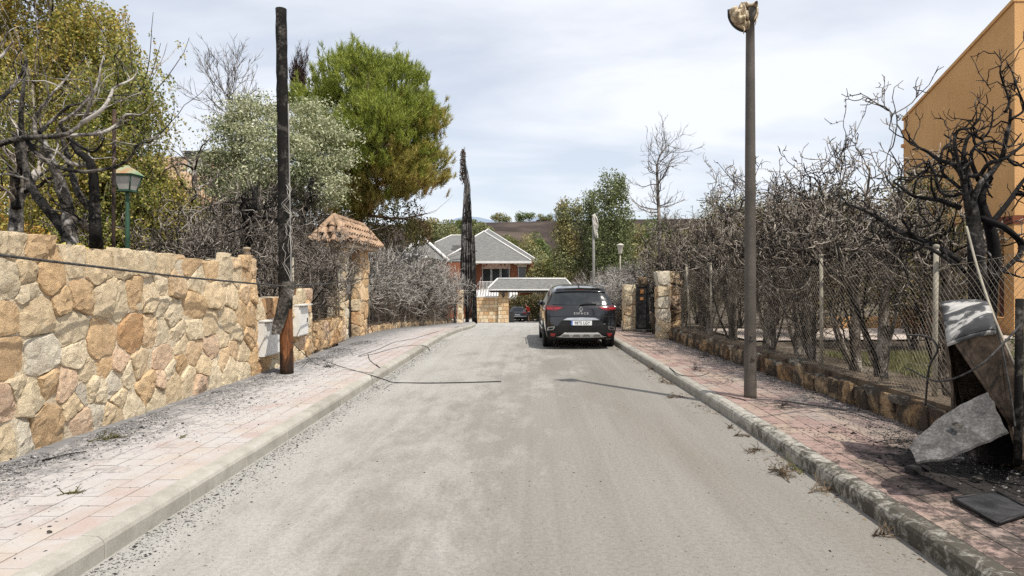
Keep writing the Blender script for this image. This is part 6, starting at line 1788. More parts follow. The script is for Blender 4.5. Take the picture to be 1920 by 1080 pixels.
b = MB(); b.box((-8.3, 17.0, 1.2), (2.6, .2, 2.3)); b.build("wall", MAT['white'], gwz)

# ---------------------------------------------------------------- house at the end of the road
eh = empty("brick_house", (-3.2, 74, float(G(74))), "brick house with a grey hipped roof closing the end of the road", "house")
YH = 70.0; zg = float(G(YH)); k = YH / FOC
hp = lambda px, py, Y=YH: at(px, py, Y)
xl, xr = hp(838, 0)[0], hp(999, 0)[0]
z1, zev = hp(0, 548)[2], hp(0, 491)[2]
b = MB(); b.box(((xl + xr) / 2, YH + 4.2, (zg + zev) / 2), (xr - xl, 8.0, zev - zg)); b.build("wall", MAT['brick'], eh)
def roof_hip(name, x0, x1, y0, y1, ze, zt, rx0, rx1, ry, ry2=None, lift=0):
    ry2 = ry2 or ry
    b = MB()
    P = [(x0, y0, ze), (x1, y0, ze), (x1, y1, ze), (x0, y1, ze), (rx0, ry, zt), (rx1, ry2, zt)]
    b.add(P, [[0, 1, 4]]); b.add(P, [[1, 2, 5, 4], [3, 0, 4, 5]]); b.add(P, [[2, 3, 5]])
    r = b.build(name, MAT['shingle'], eh)
    b = MB()
    for a_, c_ in ((0, 4), (1, 4), (4, 5), (2, 5)): b.tube([np.array(P[a_]) + [0, 0, .05], np.array(P[c_]) + [0, 0, .03]], .075, 6)
    b.build("ridge_tile_line", MAT['white'], r)
    b = MB(); b.box(((x0 + x1) / 2, y0 + .02, ze - .14), (x1 - x0, .10, .26)); b.box((x1 - .02, (y0 + y1) / 2, ze - .14), (.10, y1 - y0 - .14, .255)); b.box(((x0 + x1) / 2, (y0 + y1) / 2, ze - .20), (x1 - x0 - .16, y1 - y0 - .16, .06)); b.build("fascia", MAT['white'], r)
    return r
ap1, ap2 = hp(907, 434, 74.5), hp(915, 430, 80)
roof_hip("roof", hp(815, 0, 68.9)[0], hp(996, 0, 68.9)[0], 68.9, 80, hp(0, 489, 68.9)[2], ap1[2], ap1[0], ap1[0], 74.5, 77)
roof_hip("roof", hp(835, 0, 71.5)[0], hp(1006, 0, 71.5)[0], 71.5, 86, hp(0, 488, 71.5)[2] + .04, ap2[2], ap2[0], ap2[0], 80, 82)
def window(px0, px1, py0, py1, panes, parent=eh, Y=YH + .17):
    A_, B_ = hp(px0, py1, Y), hp(px1, py0, Y)
    b = MB(); b.box(((A_[0] + B_[0]) / 2, Y, (A_[2] + B_[2]) / 2), (B_[0] - A_[0], .12, B_[2] - A_[2])); f_ = b.build("window", MAT['dark_frame'], parent)
    wdt = (B_[0] - A_[0]) / panes
    for i in range(panes):
        xc = A_[0] + (i + .5) * wdt
        b = MB(); b.box((xc, Y - .07, (A_[2] + B_[2]) / 2), (wdt - .16, .03, B_[2] - A_[2] - .16)); b.build("pane", MAT['glass'], f_)
        b = MB()
        for s_ in (-1, 1): b.box((xc + s_ * (wdt / 2 - .06), Y - .075, (A_[2] + B_[2]) / 2), (.05, .05, B_[2] - A_[2] - .1))
        b.build("sash", MAT['white'], f_)
A_ = hp(903, 504); B_ = hp(957, 493)
b = MB(); b.box(((A_[0] + B_[0]) / 2, YH + .16, (A_[2] + B_[2]) / 2), (B_[0] - A_[0], .10, B_[2] - A_[2])); cbnd = b.build("lintel_panel", plain("pink_cream_render", (.58, .42, .34), 2, .9), eh)
for px, py in ((907, 499), (912, 496.5), (940, 497), (946, 496.5)):
    c = hp(px, py, YH + .08); b = MB(); b.box(tuple(c), (.20, .05, .07)); b.box(tuple(c), (.07, .052, .20)); b.build("cross_ornament", MAT['brick'], cbnd)
window(904, 956, 504, 546, 3)
window(971, 987, 501, 546, 1)
A_ = hp(970, 501); B_ = hp(988, 492); b = MB(); b.box(((A_[0] + B_[0]) / 2, YH + .16, (A_[2] + B_[2]) / 2), (B_[0] - A_[0], .10, B_[2] - A_[2])); b.build("lintel_panel", MAT['cream'], eh)
for px in (894, 967, 992):
    c = hp(px, 494, YH - .1); b = MB(); b.box(tuple(c), (.26, .5, .26)); b.build("eave_bracket", MAT['white'], eh)
bal = MB(); zb0, zb1 = hp(0, 545, 69)[2], hp(0, 528, 69)[2]
for px in np.arange(899, 1000, 2.6):
    bal.box((hp(px, 0, 69)[0], 69, (zb0 + zb1) / 2), (.05, .05, zb1 - zb0))
bal.box(((hp(898, 0, 69)[0] + hp(1000, 0, 69)[0]) / 2, 69, zb1), (hp(1000, 0, 69)[0] - hp(898, 0, 69)[0], .06, .06)); bal.box(((hp(898, 0, 69)[0] + hp(1000, 0, 69)[0]) / 2, 69.4, zb0 - .1), (hp(1000, 0, 69)[0] - hp(898, 0, 69)[0], 1.2, .18))
bal.build("balcony_railing", MAT['white'], eh)
for px0, px1, lab in ((893, 934, "a"), (952, 970, "b")):
    A_, B_ = hp(px0, 546, 68.9), hp(px1, 556, 67.6)
    nst = max(4, int((px1 - px0) / 2.3)); rows = []
    aw = MB()
    for i in range(nst):
        xa, xb = A_[0] + (B_[0] - A_[0]) * i / nst, A_[0] + (B_[0] - A_[0]) * (i + 1) / nst
        aw.add([(xa, 67.6, B_[2]), (xb, 67.6, B_[2]), (xb, 68.95, A_[2] + .2), (xa, 68.95, A_[2] + .2)], [[0, 1, 2, 3]], i % 2)
        aw.add([(xa, 67.6, B_[2] - .28), (xb, 67.6, B_[2] - .28), (xb, 67.6, B_[2]), (xa, 67.6, B_[2])], [[0, 1, 2, 3]], 0)
    aw.build("awning", [MAT['white'], plain("awning_grey_stripe", (.26, .25, .25), 4, .8)], eh)

# villa wing to the side
vw = empty("white_trimmed_villa", (-14, 66, float(G(66))), "villa with grey roofs and white gable trim behind the grey burnt hedge", "house")
YV = 66.0
v = lambda px, py, Y=YV: at(px, py, Y)
b = MB(); a_, c_ = v(765, 476), v(868, 492); b.box(((a_[0] + c_[0]) / 2, 70, (float(G(66)) + c_[2]) / 2), (c_[0] - a_[0], 7.5, c_[2] - float(G(66)))); b.build("wall", MAT['brick'], vw)
b = MB()
P = [v(755, 478, 65.6), v(808, 478, 65.6), v(790, 443, 68), v(785, 443, 73)]
b.add([v(757, 474, 65.5), v(789, 443, 67.5), v(789, 445, 76), v(750, 474, 76)], [[0, 1, 2, 3]]); b.add([v(789, 443, 67.5), v(842, 490, 65.5), v(835, 485, 76), v(789, 445, 76)], [[0, 1, 2, 3]])
b.add([v(757, 474, 65.5), v(842, 490, 65.5), v(789, 443, 67.5)], [[0, 1, 2]])
rf = b.build("roof", MAT['shingle'], vw)
b = MB(); b.tube([v(757, 474, 65.4), v(789, 442, 67.4)], .16, 6); b.tube([v(789, 442, 67.4), v(842, 489, 65.4)], .16, 6); b.tube([v(789, 442, 67.4), v(782, 462, 65.4)], .10, 6); b.tube([v(757, 477, 65.45), v(800, 483, 65.45)], .2, 6); b.build("barge_board", MAT['white'], rf)
b = MB()
b.add([v(800, 490, 67), v(872, 490, 67), v(868, 441, 72.5), v(846, 441, 72.5), v(815, 455, 70)], [[0, 1, 2, 3, 4]]); rf2 = b.build("roof", MAT['shingle'], vw)
b = MB(); b.tube([v(825, 489, 66.9), v(872, 462, 66.8)], .09, 6); b.tube([v(815, 455, 70), v(846, 441, 72.4), v(868, 441, 72.4)], .07, 6); b.build("ridge_tile_line", MAT['white'], rf2)
c = v(856, 465, 69); b = MB(); b.box(tuple(c), (.9, .2, .6)); b.build("roof_vent", MAT['shingle'], rf2)
c = v(768, 443, 66); b = MB(); b.box((c[0], 70, c[2] - .3), (.7, .7, .9)); b.box((c[0], 70, c[2] + .2), (.85, .85, .12)); b.build("chimney", plain("orange_clay", (.45, .20, .09), 4, .9), rf)

# garage gateway: wall of square stone blocks, pier, canopy
YG = 53.0
gg = empty("garage_gateway", (-3, YG, float(G(YG))), "yellow stone-block wall and pier carrying a grey shingled canopy over the drive", "gateway")
zg = float(G(YG))
def block_wall(px0, px1, pyt, Y, depth, rows, parent, nm, first_w=.42):
    xa, xb, zt = at(px0, 0, Y)[0], at(px1, 0, Y)[0], at(0, pyt, Y)[2]
    b = MB(); b.box(((xa + xb) / 2, Y + depth / 2, (zg + zt) / 2), (xb - xa - .06, depth, zt - zg - .05)); m = b.build(nm, MAT['mortar'], parent)
    hh = (zt - zg) / rows
    for r_ in range(rows):
        x = xa - random.uniform(0, .2)
        while x < xb - .05:
            wv = random.uniform(.26, .52); x2 = min(x + wv, xb)
            if xb - x2 < .14: x2 = xb
            x1_ = max(x, xa)
            if x2 - x1_ > .05:
                o = link("stone_block", blk, m, tuple(np.array([(x1_ + x2) / 2, Y - .01, zg + (r_ + .5) * hh]) - base_of(m)))
                o.scale = (x2 - x1_ - .035, .10, hh - .035); o.color = (*stone_col(random.choice('oocob')), 1)
            x = x2
    return m
blk = bev_mesh("stone_block", MAT['stone'], .06)
block_wall(892, 934, 557, YG + .2, .4, 7, gg, "side_wall")
pm_ = block_wall(934, 954, 545, YG - .1, .9, 8, gg, "pier")
b = MB(); c0_, c1_ = at(893, 557, YG + .2), at(934, 557, YG + .2); b.box(((c0_[0] + c1_[0]) / 2, YG + .4, c0_[2] + .05), (c1_[0] - c0_[0], .55, .10)); b.build("coping", MAT['white'], gg)
zt, ze2 = at(0, 523, YG + 1.2)[2], at(0, 542, YG - .6)[2]
xa, xb = at(914, 0, YG - .6)[0], at(1078, 0, YG - .6)[0]
ra, rb = at(933, 0, YG + 1.2)[0], at(1060, 0, YG + 1.2)[0]
b = MB()
P = [(xa, YG - .6, ze2), (xb, YG - .6, ze2), (xb, YG + 3, ze2), (xa, YG + 3, ze2), (ra, YG + 1.2, zt), (rb, YG + 1.2, zt)]
b.add(P, [[0, 1, 5, 4], [2, 3, 4, 5], [0, 3, 2, 1]]); b.add(P, [[3, 0, 4], [1, 2, 5]]); cn = b.build("canopy", MAT['shingle'], gg)
b = MB()
for i, j in ((0, 4), (4, 5), (5, 1)): b.tube([np.array(P[i]) + [0, 0, .03], np.array(P[j]) + [0, 0, .03]], .07, 6)
b.box(((xa + xb) / 2, YG - .62, ze2 - .05), (xb - xa, .06, .10)); b.build("canopy_trim", MAT['white'], cn)
b = MB(); b.box(((xa + xb) / 2, YG - .3, ze2 - .2), (xb - xa - .3, .3, .16)); b.build("canopy_beam", MAT['dark_frame'], cn)
b = MB(); xp = at(1076, 0, YG)[0]; b.box((xp, YG + .3, (zg + ze2) / 2 - .12), (.8, .8, ze2 - zg - .2)); b.build("pier", MAT['stone'], gg)
lmp = at(944, 553, YG - .45)
b = MB(); b.lathe([(.05, lmp[2] - .22), (.10, lmp[2] - .1), (.13, lmp[2] + .06), (.04, lmp[2] + .16)], (lmp[0], YG - .42, 0), 10); b.tube([[lmp[0], YG - .42, lmp[2] + .12], [lmp[0], YG - .2, lmp[2] + .2]], .02, 5); b.build("wall_lamp", MAT['metal_black'], pm_)
c = at(959, 594, 55.5); b = MB(); b.box((c[0], 55.0, float(G(55)) + .45), (.50, .5, .9)); b.box((c[0], 55.0, float(G(55)) + .93), (.56, .56, .05)); tag(b.build("grey_bin", plain("grey_bin_plastic", (.16, .16, .15), 4, .6), None, (c[0], 55.0, float(G(55)))), "small grey bin box standing beside the yellow stone pier", "bin")
# clipped hedge inside the gate
Y = 63.0; c = at(1020, 578, Y)
hg = empty("garden_hedge", (c[0], Y, float(G(Y))), "dark brown-green hedge inside the gateway behind the person in red", "hedge")
bl = [(x + random.uniform(-.1, .1), Y + random.uniform(-.3, .3), float(G(Y)) + z, .75, .7, .65) for x in np.arange(at(968, 0, Y)[0], at(1085, 0, Y)[0], .6) for z in (.6, 1.4, 2.0)]
p, o_ = clouds(bl, 14000, .5); b = MB(); leaves_at(b, p, .17, 0, 0, o_, .6); b.build("foliage", leafy("hedge_leaf", [(0, (.018, .022, .008)), (.5, (.06, .065, .022)), (.8, (.11, .085, .035)), (1, (.20, .13, .06))], .25), hg)
b = MB(); b.tubes(np.array([[[x, Y, float(G(Y)) - .05], [x, Y, float(G(Y)) + 1.6]] for x in np.arange(at(972, 0, Y)[0], at(1080, 0, Y)[0], .5)]), np.full((len(np.arange(at(972, 0, Y)[0], at(1080, 0, Y)[0], .5)), 2), .04), 5); b.build("stems", MAT['bark'], hg)
# ================================================================ VEHICLES, PERSON, LITTER
def car_paint(name, col, dust=0.25, rough=0.12):
    t = NT(name); p = t.coord('obj')
    d = t.ramp(t.noise(p, 3.0, 6, .7), [(.42, 0.0), (.8, dust)])
    c = t.mix(d, col, (0.20, 0.19, 0.175))
    r = t.ramp(t.noise(p, 5.0, 5, .7), [(.35, rough), (.75, rough + .16)])
    t.bsdf(c, r, 0.0, 0.55, None, 0.8); return t.m
PAINT = car_paint("black_car_paint", (0.004, 0.004, 0.005), 0.03, 0.07)
ROOFP = car_paint("dusty_sky_greyed_roof", (0.03, 0.03, 0.031), 0.5, 0.3)  # some dust, plus the sky's grey reflection painted into the roof colour
GREYP = car_paint("dark_grey_car_paint", (0.045, 0.05, 0.056), 0.2, 0.2)
CLADD = plain("black_car_plastic", [(.3, (.009, .009, .0095)), (.7, (.018, .018, .018))], 4, .6, .1, 80, 'obj', 0.0, .2)
t = NT("tinted_car_glass"); p = t.coord('obj'); dd = t.ramp(t.noise(p, 4, 6, .7), [(.45, 0.0), (.85, .35)])
t.bsdf(t.mix(dd, (.010, .013, .014), (.10, .10, .095)), t.ramp(t.noise(p, 7, 5, .7), [(.4, .04), (.8, .22)]), 0, .7); CGLASS = t.m
CHROME = plain("satin_metal_trim", (.62, .62, .61), 5, .28, 0, None, 'obj', 0.9, .5)
SILVER = plain("silver_skid_paint", [(.3, (.46, .46, .44)), (.7, (.56, .55, .53))], 4, .45, 0, None, 'obj')
REDL = plain("red_lamp_lens", (.30, .006, .008), 6, .15, 0, None, 'obj', 0, .6, .5)
REDD = plain("dark_lamp_lens", (.09, .004, .006), 6, .12, 0, None, 'obj', 0, .6, .5)
TYRE = plain("tyre_rubber", [(.3, (.014, .014, .014)), (.7, (.05, .048, .045))], 7, .85, .3, 50, 'obj')
PLATEW = plain("plate_white", (.72, .73, .73), 3, .5, 0, None, 'obj')
PLATEB = plain("plate_blue", (.03, .10, .38), 3, .5, 0, None, 'obj')
INK = plain("plate_ink", (.01, .01, .012), 3, .6, 0, None, 'obj')

class Car:
    """Body shell lofted along its length; the tail is its own curved face. Local: x across, y forward from the tail, z up."""
    def __init__(s, prof, yrear, bulge, L, roof, wscale, belt):
        s.prof = crom([(x, 0, z) for x, z in prof], 49)[:, [0, 2]]
        s.yr = np.interp(np.linspace(0, 1, 49), np.linspace(0, 1, len(yrear)), crom([(y, 0, 0) for y in yrear], len(yrear))[:, 0])
        s.b = np.interp(np.linspace(0, 1, 49), np.linspace(0, 1, len(bulge)), bulge)
        s.L, s.roof, s.ws, s.belt = L, roof, wscale, belt
        s.zmax = s.prof[:, 1].max()
    def section(s, y):
        x = s.prof[:, 0] * np.interp(y, *s.ws)
        z = s.prof[:, 1].copy()
        zr = np.interp(y, *s.roof)
        k = z > s.belt
        z[k] = s.belt + (z[k] - s.belt) * (zr - s.belt) / (s.zmax - s.belt)
        return x, z
    def tail_y(s, x, z):
        i = np.argmax(s.prof[:, 0])
        t = np.interp(z, s.prof[4:, 1], np.arange(4, 49))
        xe = np.interp(t, np.arange(49), s.prof[:, 0]); ye = np.interp(t, np.arange(49), s.yr); bb = np.interp(t, np.arange(49), s.b)
        u = np.clip(np.abs(x) / np.maximum(xe, .05), 0, 1)
        return ye - bb * (1 - u ** 4.0) ** 0.62
    def shell(s, name, mats, parent, glass_rows, roof_row):
        b = MB()
        ns = 60
        S = np.linspace(0, 1, ns)
        rows = []
        for q in S:
            ymid = q * s.L
            x, z = s.section(ymid)
            y = s.yr * (1 - q) ** 3 + (ymid - 0) * 1.0
            y = np.minimum(y, s.L - 0.0)
            rows.append(np.stack([x, y, z], 1))
        R = np.array(rows)
        for side in (1, -1):
            V = R * np.array([side, 1, 1])
            Fidx = np.arange(ns * 49).reshape(ns, 49)
            for (a, c, m) in ((0, glass_rows[0], 0), (glass_rows[0], glass_rows[1], 1), (glass_rows[1], roof_row, 0), (roof_row, 48, 2)):
                sub = V[:, a:c + 1] if side > 0 else V[::-1, a:c + 1]
                if m == 1:
                    b.grid(sub[:, :], 1)
                else:
                    b.grid(sub, m)
        nu = 33
        u = np.sin(np.linspace(-PI / 2, PI / 2, nu))
        T = np.stack([np.stack([R[0, j, 0] * u, s.yr[j] - s.b[j] * np.clip(1 - np.abs(u) ** 4.0, 0, 1) ** 0.62, np.full(nu, R[0, j, 2])], 1) for j in range(49)])
        b.grid(T[:, ::-1], 0)
        N_ = np.stack([np.stack([R[-1, j, 0] * u, np.full(nu, R[-1, j, 1]) + .06 * (1 - u ** 2), np.full(nu, R[-1, j, 2])], 1) for j in range(49)])
        b.grid(N_, 0)
        return b.build(name, mats, parent)
    def patch(s, name, top, bot, mat, parent, off=0.006, nr=8, n=26, thick=True, m=0):
        """Panel laid on the tail between two outlines (x, z), standing off by a few millimetres."""
        A = crom([(x, 0, z) for x, z in top], n)[:, [0, 2]] if len(top) > 2 else np.linspace(top[0], top[1], n)
        Bt = crom([(x, 0, z) for x, z in bot], n)[:, [0, 2]] if len(bot) > 2 else np.linspace(bot[0], bot[1], n)
        rows = []
        for k in range(nr + 1):
            q = A * (1 - k / nr) + Bt * (k / nr)
            rows.append(np.stack([q[:, 0], s.tail_y(q[:, 0], q[:, 1]) - off, q[:, 1]], 1))
        V = np.array(rows)
        b = MB(); b.grid(V, m)
        if thick:
            inn = V + np.array([0, off + .004, 0])
            for e, f in ((V[0], inn[0]), (inn[-1], V[-1])): b.grid(np.stack([f, e]), m, False)
            b.grid(np.stack([inn[:, 0], V[:, 0]]).transpose(0, 1, 2), m, False); b.grid(np.stack([V[:, -1], inn[:, -1]]), m, False)
        return b.build(name, mat, parent)

def wheel(parent, x, y, r, wd, rimmat):
    c = np.array([x, y, r])
    b = MB(); n = 40
    prof = [(r * .66, -wd / 2), (r * .92, -wd / 2), (r * .985, -wd * .40), (r, -wd * .28), (r, wd * .28), (r * .985, wd * .40), (r * .92, wd / 2), (r * .66, wd / 2)]
    a = np.arange(n + 1) * 2 * PI / n
    b.grid(np.array([[c + np.array([p_, q_ * math.cos(t_), q_ * math.sin(t_)]) for t_ in a] for q_, p_ in prof]))
    for gx_ in (-.06, -.02, .02, .06):
        b.grid(np.array([[c + np.array([gx_ + e, (r + .002) * math.cos(t_), (r + .002) * math.sin(t_)]) for t_ in a] for e in (-.004, .004)]))
    ty = b.build("tyre", TYRE, parent)
    b = MB(); s_ = 1 if x > 0 else -1
    for k in range(5):
        t_ = k * 2 * PI / 5
        b.box(tuple(c + np.array([s_ * wd * .36, math.cos(t_) * r * .33, math.sin(t_) * r * .33])), (.03, r * .56, .075), 0, R=Matrix.Rotation(t_, 3, 'X'))
    b.grid(np.array([[c + np.array([s_ * wd * q_, rr_ * math.cos(t_), rr_ * math.sin(t_)]) for t_ in a] for q_, rr_ in ((.44, r * .67), (.42, r * .60), (.1, r * .58))]))
    b.tube([c + [s_ * wd * .1, 0, 0], c + [s_ * wd * .40, 0, 0]], r * .14, 12)
    b.build("rim", rimmat, ty)

def text_obj(name, s, size, mat, parent, loc, rot=(PI / 2, 0, 0), ext=0.002, sx=1.0, space=1.0):
    cu = bpy.data.curves.new(name, 'FONT'); cu.body = s; cu.size = size; cu.align_x = 'CENTER'; cu.align_y = 'CENTER'; cu.extrude = ext; cu.space_character = space
    cu.materials.append(mat); cu.resolution_u = 3
    tmp = bpy.data.objects.new(name, cu); C.objects.link(tmp); bpy.context.view_layer.update()
    me = bpy.data.meshes.new_from_object(tmp.evaluated_get(bpy.context.evaluated_depsgraph_get())); bpy.data.objects.remove(tmp); bpy.data.curves.remove(cu); me.name = name
    o = bpy.data.objects.new(name, me); C.objects.link(o); o.parent = parent; o.location = loc; o.rotation_euler = rot; o.scale = (sx, 1, 1)
    return o

# ---------------------------------------------------------------- the parked black car
car = empty("parked_car", (0, 0, 0), "black dusty family car parked with its tail towards us by the kerb", "car")
prof = [(0, .24), (.55, .24), (.84, .27), (.912, .40), (.935, .60), (.942, .80), (.930, .96), (.895, 1.08), (.835, 1.22), (.765, 1.38), (.685, 1.52), (.56, 1.605), (.34, 1.645), (0, 1.655)]
yrear = [.40, .30, .20, .14, .13, .15, .17, .19, .27, .35, .42, .42, .42, .42]
bulge = [.10, .12, .14, .16, .16, .15, .14, .13, .12, .11, .11, .12, .13, .14]
roof = ([0, .4, 1.2, 2.2, 2.9, 3.5, 3.95, 4.4, 4.86], [1.60, 1.64, 1.67, 1.68, 1.62, 1.36, 1.14, 1.08, .95])
wsc = ([0, .5, 1.5, 3.6, 4.3, 4.7, 4.86], [.985, 1.0, 1.0, .99, .95, .88, .78])
K = Car(prof, yrear, bulge, 4.86, roof, wsc, 1.06)
K.shell("body", [PAINT, CGLASS, ROOFP], car, (28, 38), 41)
# glass, lamps and trim on the tail
zc_ = lambda x, a, c, p=2.2: a + c * abs(x) ** p
TX = np.linspace(-1, 1, 13)
gl_ = K.patch("rear_window", [(x * .655, 1.515 - .03 * abs(x) ** 3) for x in TX], [(x * .735, 1.150 + .02 * abs(x) ** 2) for x in TX], CGLASS, car, .004, 10, 40)
K.patch("spoiler", [(x * .62, 1.590 - .015 * abs(x) ** 3) for x in TX], [(x * .672, 1.505 - .03 * abs(x) ** 3) for x in TX], PAINT, car, .045, 5, 30)
K.patch("brake_light_bar", [(-.12, 1.556), (.12, 1.556)], [(-.12, 1.538), (.12, 1.538)], REDD, car, .05, 2, 6)
for s_ in (-1, 1):
    K.patch("tail_light", [(s_ * x, z) for x, z in ((.925, 1.125), (.80, 1.140), (.62, 1.125), (.46, 1.105))][::s_ * -1 or 1], [(s_ * x, z) for x, z in ((.925, 1.03), (.80, 1.012), (.62, 1.012), (.44, 1.095))][::s_ * -1 or 1], REDD, car, .010, 6, 24)
    K.patch("lamp_strip", [(s_ * .88, 1.088), (s_ * .72, 1.085)][::-s_], [(s_ * .88, 1.045), (s_ * .72, 1.043)][::-s_], REDL, car, .015, 3, 10)
    K.patch("lamp_strip", [(s_ * .69, 1.085), (s_ * .52, 1.092)][::-s_], [(s_ * .69, 1.040), (s_ * .52, 1.058)][::-s_], REDL, car, .015, 3, 10)
    K.patch("lamp_strip", [(s_ * .895, 1.116), (s_ * .60, 1.118)][::-s_], [(s_ * .895, 1.106), (s_ * .60, 1.110)][::-s_], REDD, car, .014, 2, 10)
    K.patch("reflector", [(s_ * .80, .425), (s_ * .66, .420)][::-s_], [(s_ * .78, .345), (s_ * .70, .340)][::-s_], REDL, car, .022, 3, 10)
    K.patch("exhaust_trim", [(s_ * .86, .585), (s_ * .68, .605)][::-s_], [(s_ * .88, .500), (s_ * .72, .525)][::-s_], CHROME, car, .022, 3, 10)
    K.patch("exhaust_recess", [(s_ * .84, .573), (s_ * .705, .588)][::-s_], [(s_ * .855, .516), (s_ * .735, .535)][::-s_], INK, car, .028, 3, 10)
K.patch("lower_bumper", [(x * .905, .615 + .012 * abs(x) ** 2) for x in TX], [(x * .86, .275) for x in TX], CLADD, car, .016, 8, 40)
K.patch("skid_plate", [(x * .53, .445 - .10 * max(0, abs(x) - .86) / .14) for x in TX], [(x * .66, .315 + .02 * abs(x) ** 4) for x in TX], SILVER, car, .034, 6, 40)
for x in (-.40, -.13, .13, .40):
    K.patch("skid_notch", [(x - .07, .40), (x + .07, .40)], [(x - .10, .335), (x + .10, .335)], plain("dull_skid_recess", (.24, .24, .23), 4, .6, 0, None, 'obj') if x == -.40 else bpy.data.materials["dull_skid_recess"], car, .037, 2, 8)
K.patch("chrome_strip", [(x * .36, .835 - .010 * abs(x)) for x in TX], [(x * .47, .765 + .005 * abs(x)) for x in TX], CHROME, car, .026, 3, 24)
K.patch("plate_recess", [(x * .50, .755) for x in TX], [(x * .62, .615) for x in TX], CLADD, car, .006, 3, 24)
K.patch("crease", [(x * .90, .865) for x in TX], [(x * .90, .850) for x in TX], INK, car, .003, 1, 30)
yt = float(K.tail_y(np.array([0.0]), np.array([.69]))[0])
b = MB(); b.box((0, yt - .028, .695), (.54, .010, .118)); npl = b.build("number_plate", PLATEW, car)
b = MB(); b.box((-.247, yt - .0345, .695), (.042, .004, .112)); b.build("blue_band", PLATEB, npl)
text_obj("plate_lettering", "9875 LGY", .112, INK, npl, (.022, yt - .035, .693), sx=.86, space=1.02)
text_obj("country_letter", "E", .034, PLATEW, npl, (-.247, yt - .038, .665))
yt = float(K.tail_y(np.array([0.0]), np.array([.94]))[0])
text_obj("badge_lettering", "ESPACE", .078, SILVER, car, (0, yt - .010, .935), sx=1.2, space=1.3, ext=.004)
for x, s_ in ((.60, "dCi"),):
    yy_ = float(K.tail_y(np.array([x]), np.array([.66]))[0]); text_obj("trim_lettering", s_, .05, CHROME, car, (x, yy_ - .02, .665))
# diamond emblem
yt = float(K.tail_y(np.array([0.0]), np.array([1.04]))[0]) - .022
o_, i_ = [(0, .082), (.055, 0), (0, -.082), (-.055, 0)], [(0, .044), (.025, 0), (0, -.044), (-.025, 0)]
b = MB(); V = [(x, yt, 1.045 + z) for x, z in o_] + [(x, yt - .012, 1.045 + z) for x, z in [((a[0] + c[0]) / 2, (a[1] + c[1]) / 2) for a, c in zip(o_, i_)]] + [(x, yt, 1.045 + z) for x, z in i_]
b.add(V, [[j + r_ * 4, (j + 1) % 4 + r_ * 4, (j + 1) % 4 + r_ * 4 + 4, j + r_ * 4 + 4] for r_ in range(2) for j in range(4)]); b.build("diamond_emblem", CHROME, car)
# wiper, fin, mirrors, arches, wheels
yw = lambda x, z: float(K.tail_y(np.array([x]), np.array([z]))[0])
b = MB(); b.tube([[.0, yw(0, 1.16) - .03, 1.16], [.16, yw(.16, 1.185) - .035, 1.185], [.40, yw(.4, 1.18) - .03, 1.18]], .010, 6); b.lathe([(.025, 0), (.02, .03)], (0, yw(0, 1.16) - .03, 1.14), 8); b.build("rear_wiper", CLADD, car)
b = MB(); b.add([(-.02, .62, 1.655), (.02, .62, 1.655), (.015, .80, 1.655), (-.015, .80, 1.655), (0, .60, 1.73), (0, .66, 1.725)], [[0, 1, 4], [2, 3, 5]]); b.add([(-.02, .62, 1.655), (.02, .62, 1.655), (.015, .80, 1.655), (-.015, .80, 1.655), (0, .60, 1.73), (0, .66, 1.725)], [[1, 2, 5, 4], [3, 0, 4, 5]]); b.build("aerial_fin", PAINT, car)
for s_ in (-1, 1):
    b = MB(); b.tube(crom([[s_ * .88, 3.30, 1.06], [s_ * .93, 3.26, 1.10], [s_ * .975, 3.22, 1.14]], 8), np.array([.04, .05, .07, .08, .085, .08, .06, .04]), 10); b.build("door_mirror", PAINT, car)
    b = MB()
    for y in (.98, 3.86):
        b.tube([[s_ * .86, y, .37], [s_ * (.948 if y < 2 else .935), y, .37]], .405, 28)
    b.build("wheel_arch", CLADD, car)
    b = MB(); b.box((s_ * .925, 2.42, .33), (.05, 2.1, .12)); b.build("sill", CLADD, car)
    b = MB(); b.box((s_ * .948, 2.42, .44), (.02, 2.0, .035)); b.build("sill_trim", CHROME, car)
    b = MB(); b.tube(crom([[s_ * .72, .75, 1.615], [s_ * .70, 1.6, 1.665], [s_ * .70, 2.5, 1.655], [s_ * .72, 3.0, 1.57]], 14), .014, 6); b.build("roof_rail", CHROME, car)
    for y in (1.55, 2.75):
        b = MB(); b.box((s_ * .945, y, .96), (.02, .18, .03)); b.build("door_handle", PAINT, car)
for x, y in ((-.80, .98), (.80, .98), (-.80, 3.86), (.80, 3.86)): wheel(car, x * 1.012, y, .36, .245, SILVER)
b = MB(); b.box((0, 2.2, .30), (1.45, 3.2, .16)); b.tube([[-.45, .35, .27], [.45, .35, .27]], .09, 10); b.box((0, .98, .30), (1.3, .12, .10)); b.build("underbody", INK, car)
# things glimpsed inside: head rests behind the glass are hidden by the tint
car.location = (1.235, 16.22, 0.0)
car.rotation_euler = (0, 0, math.radians(1.6))

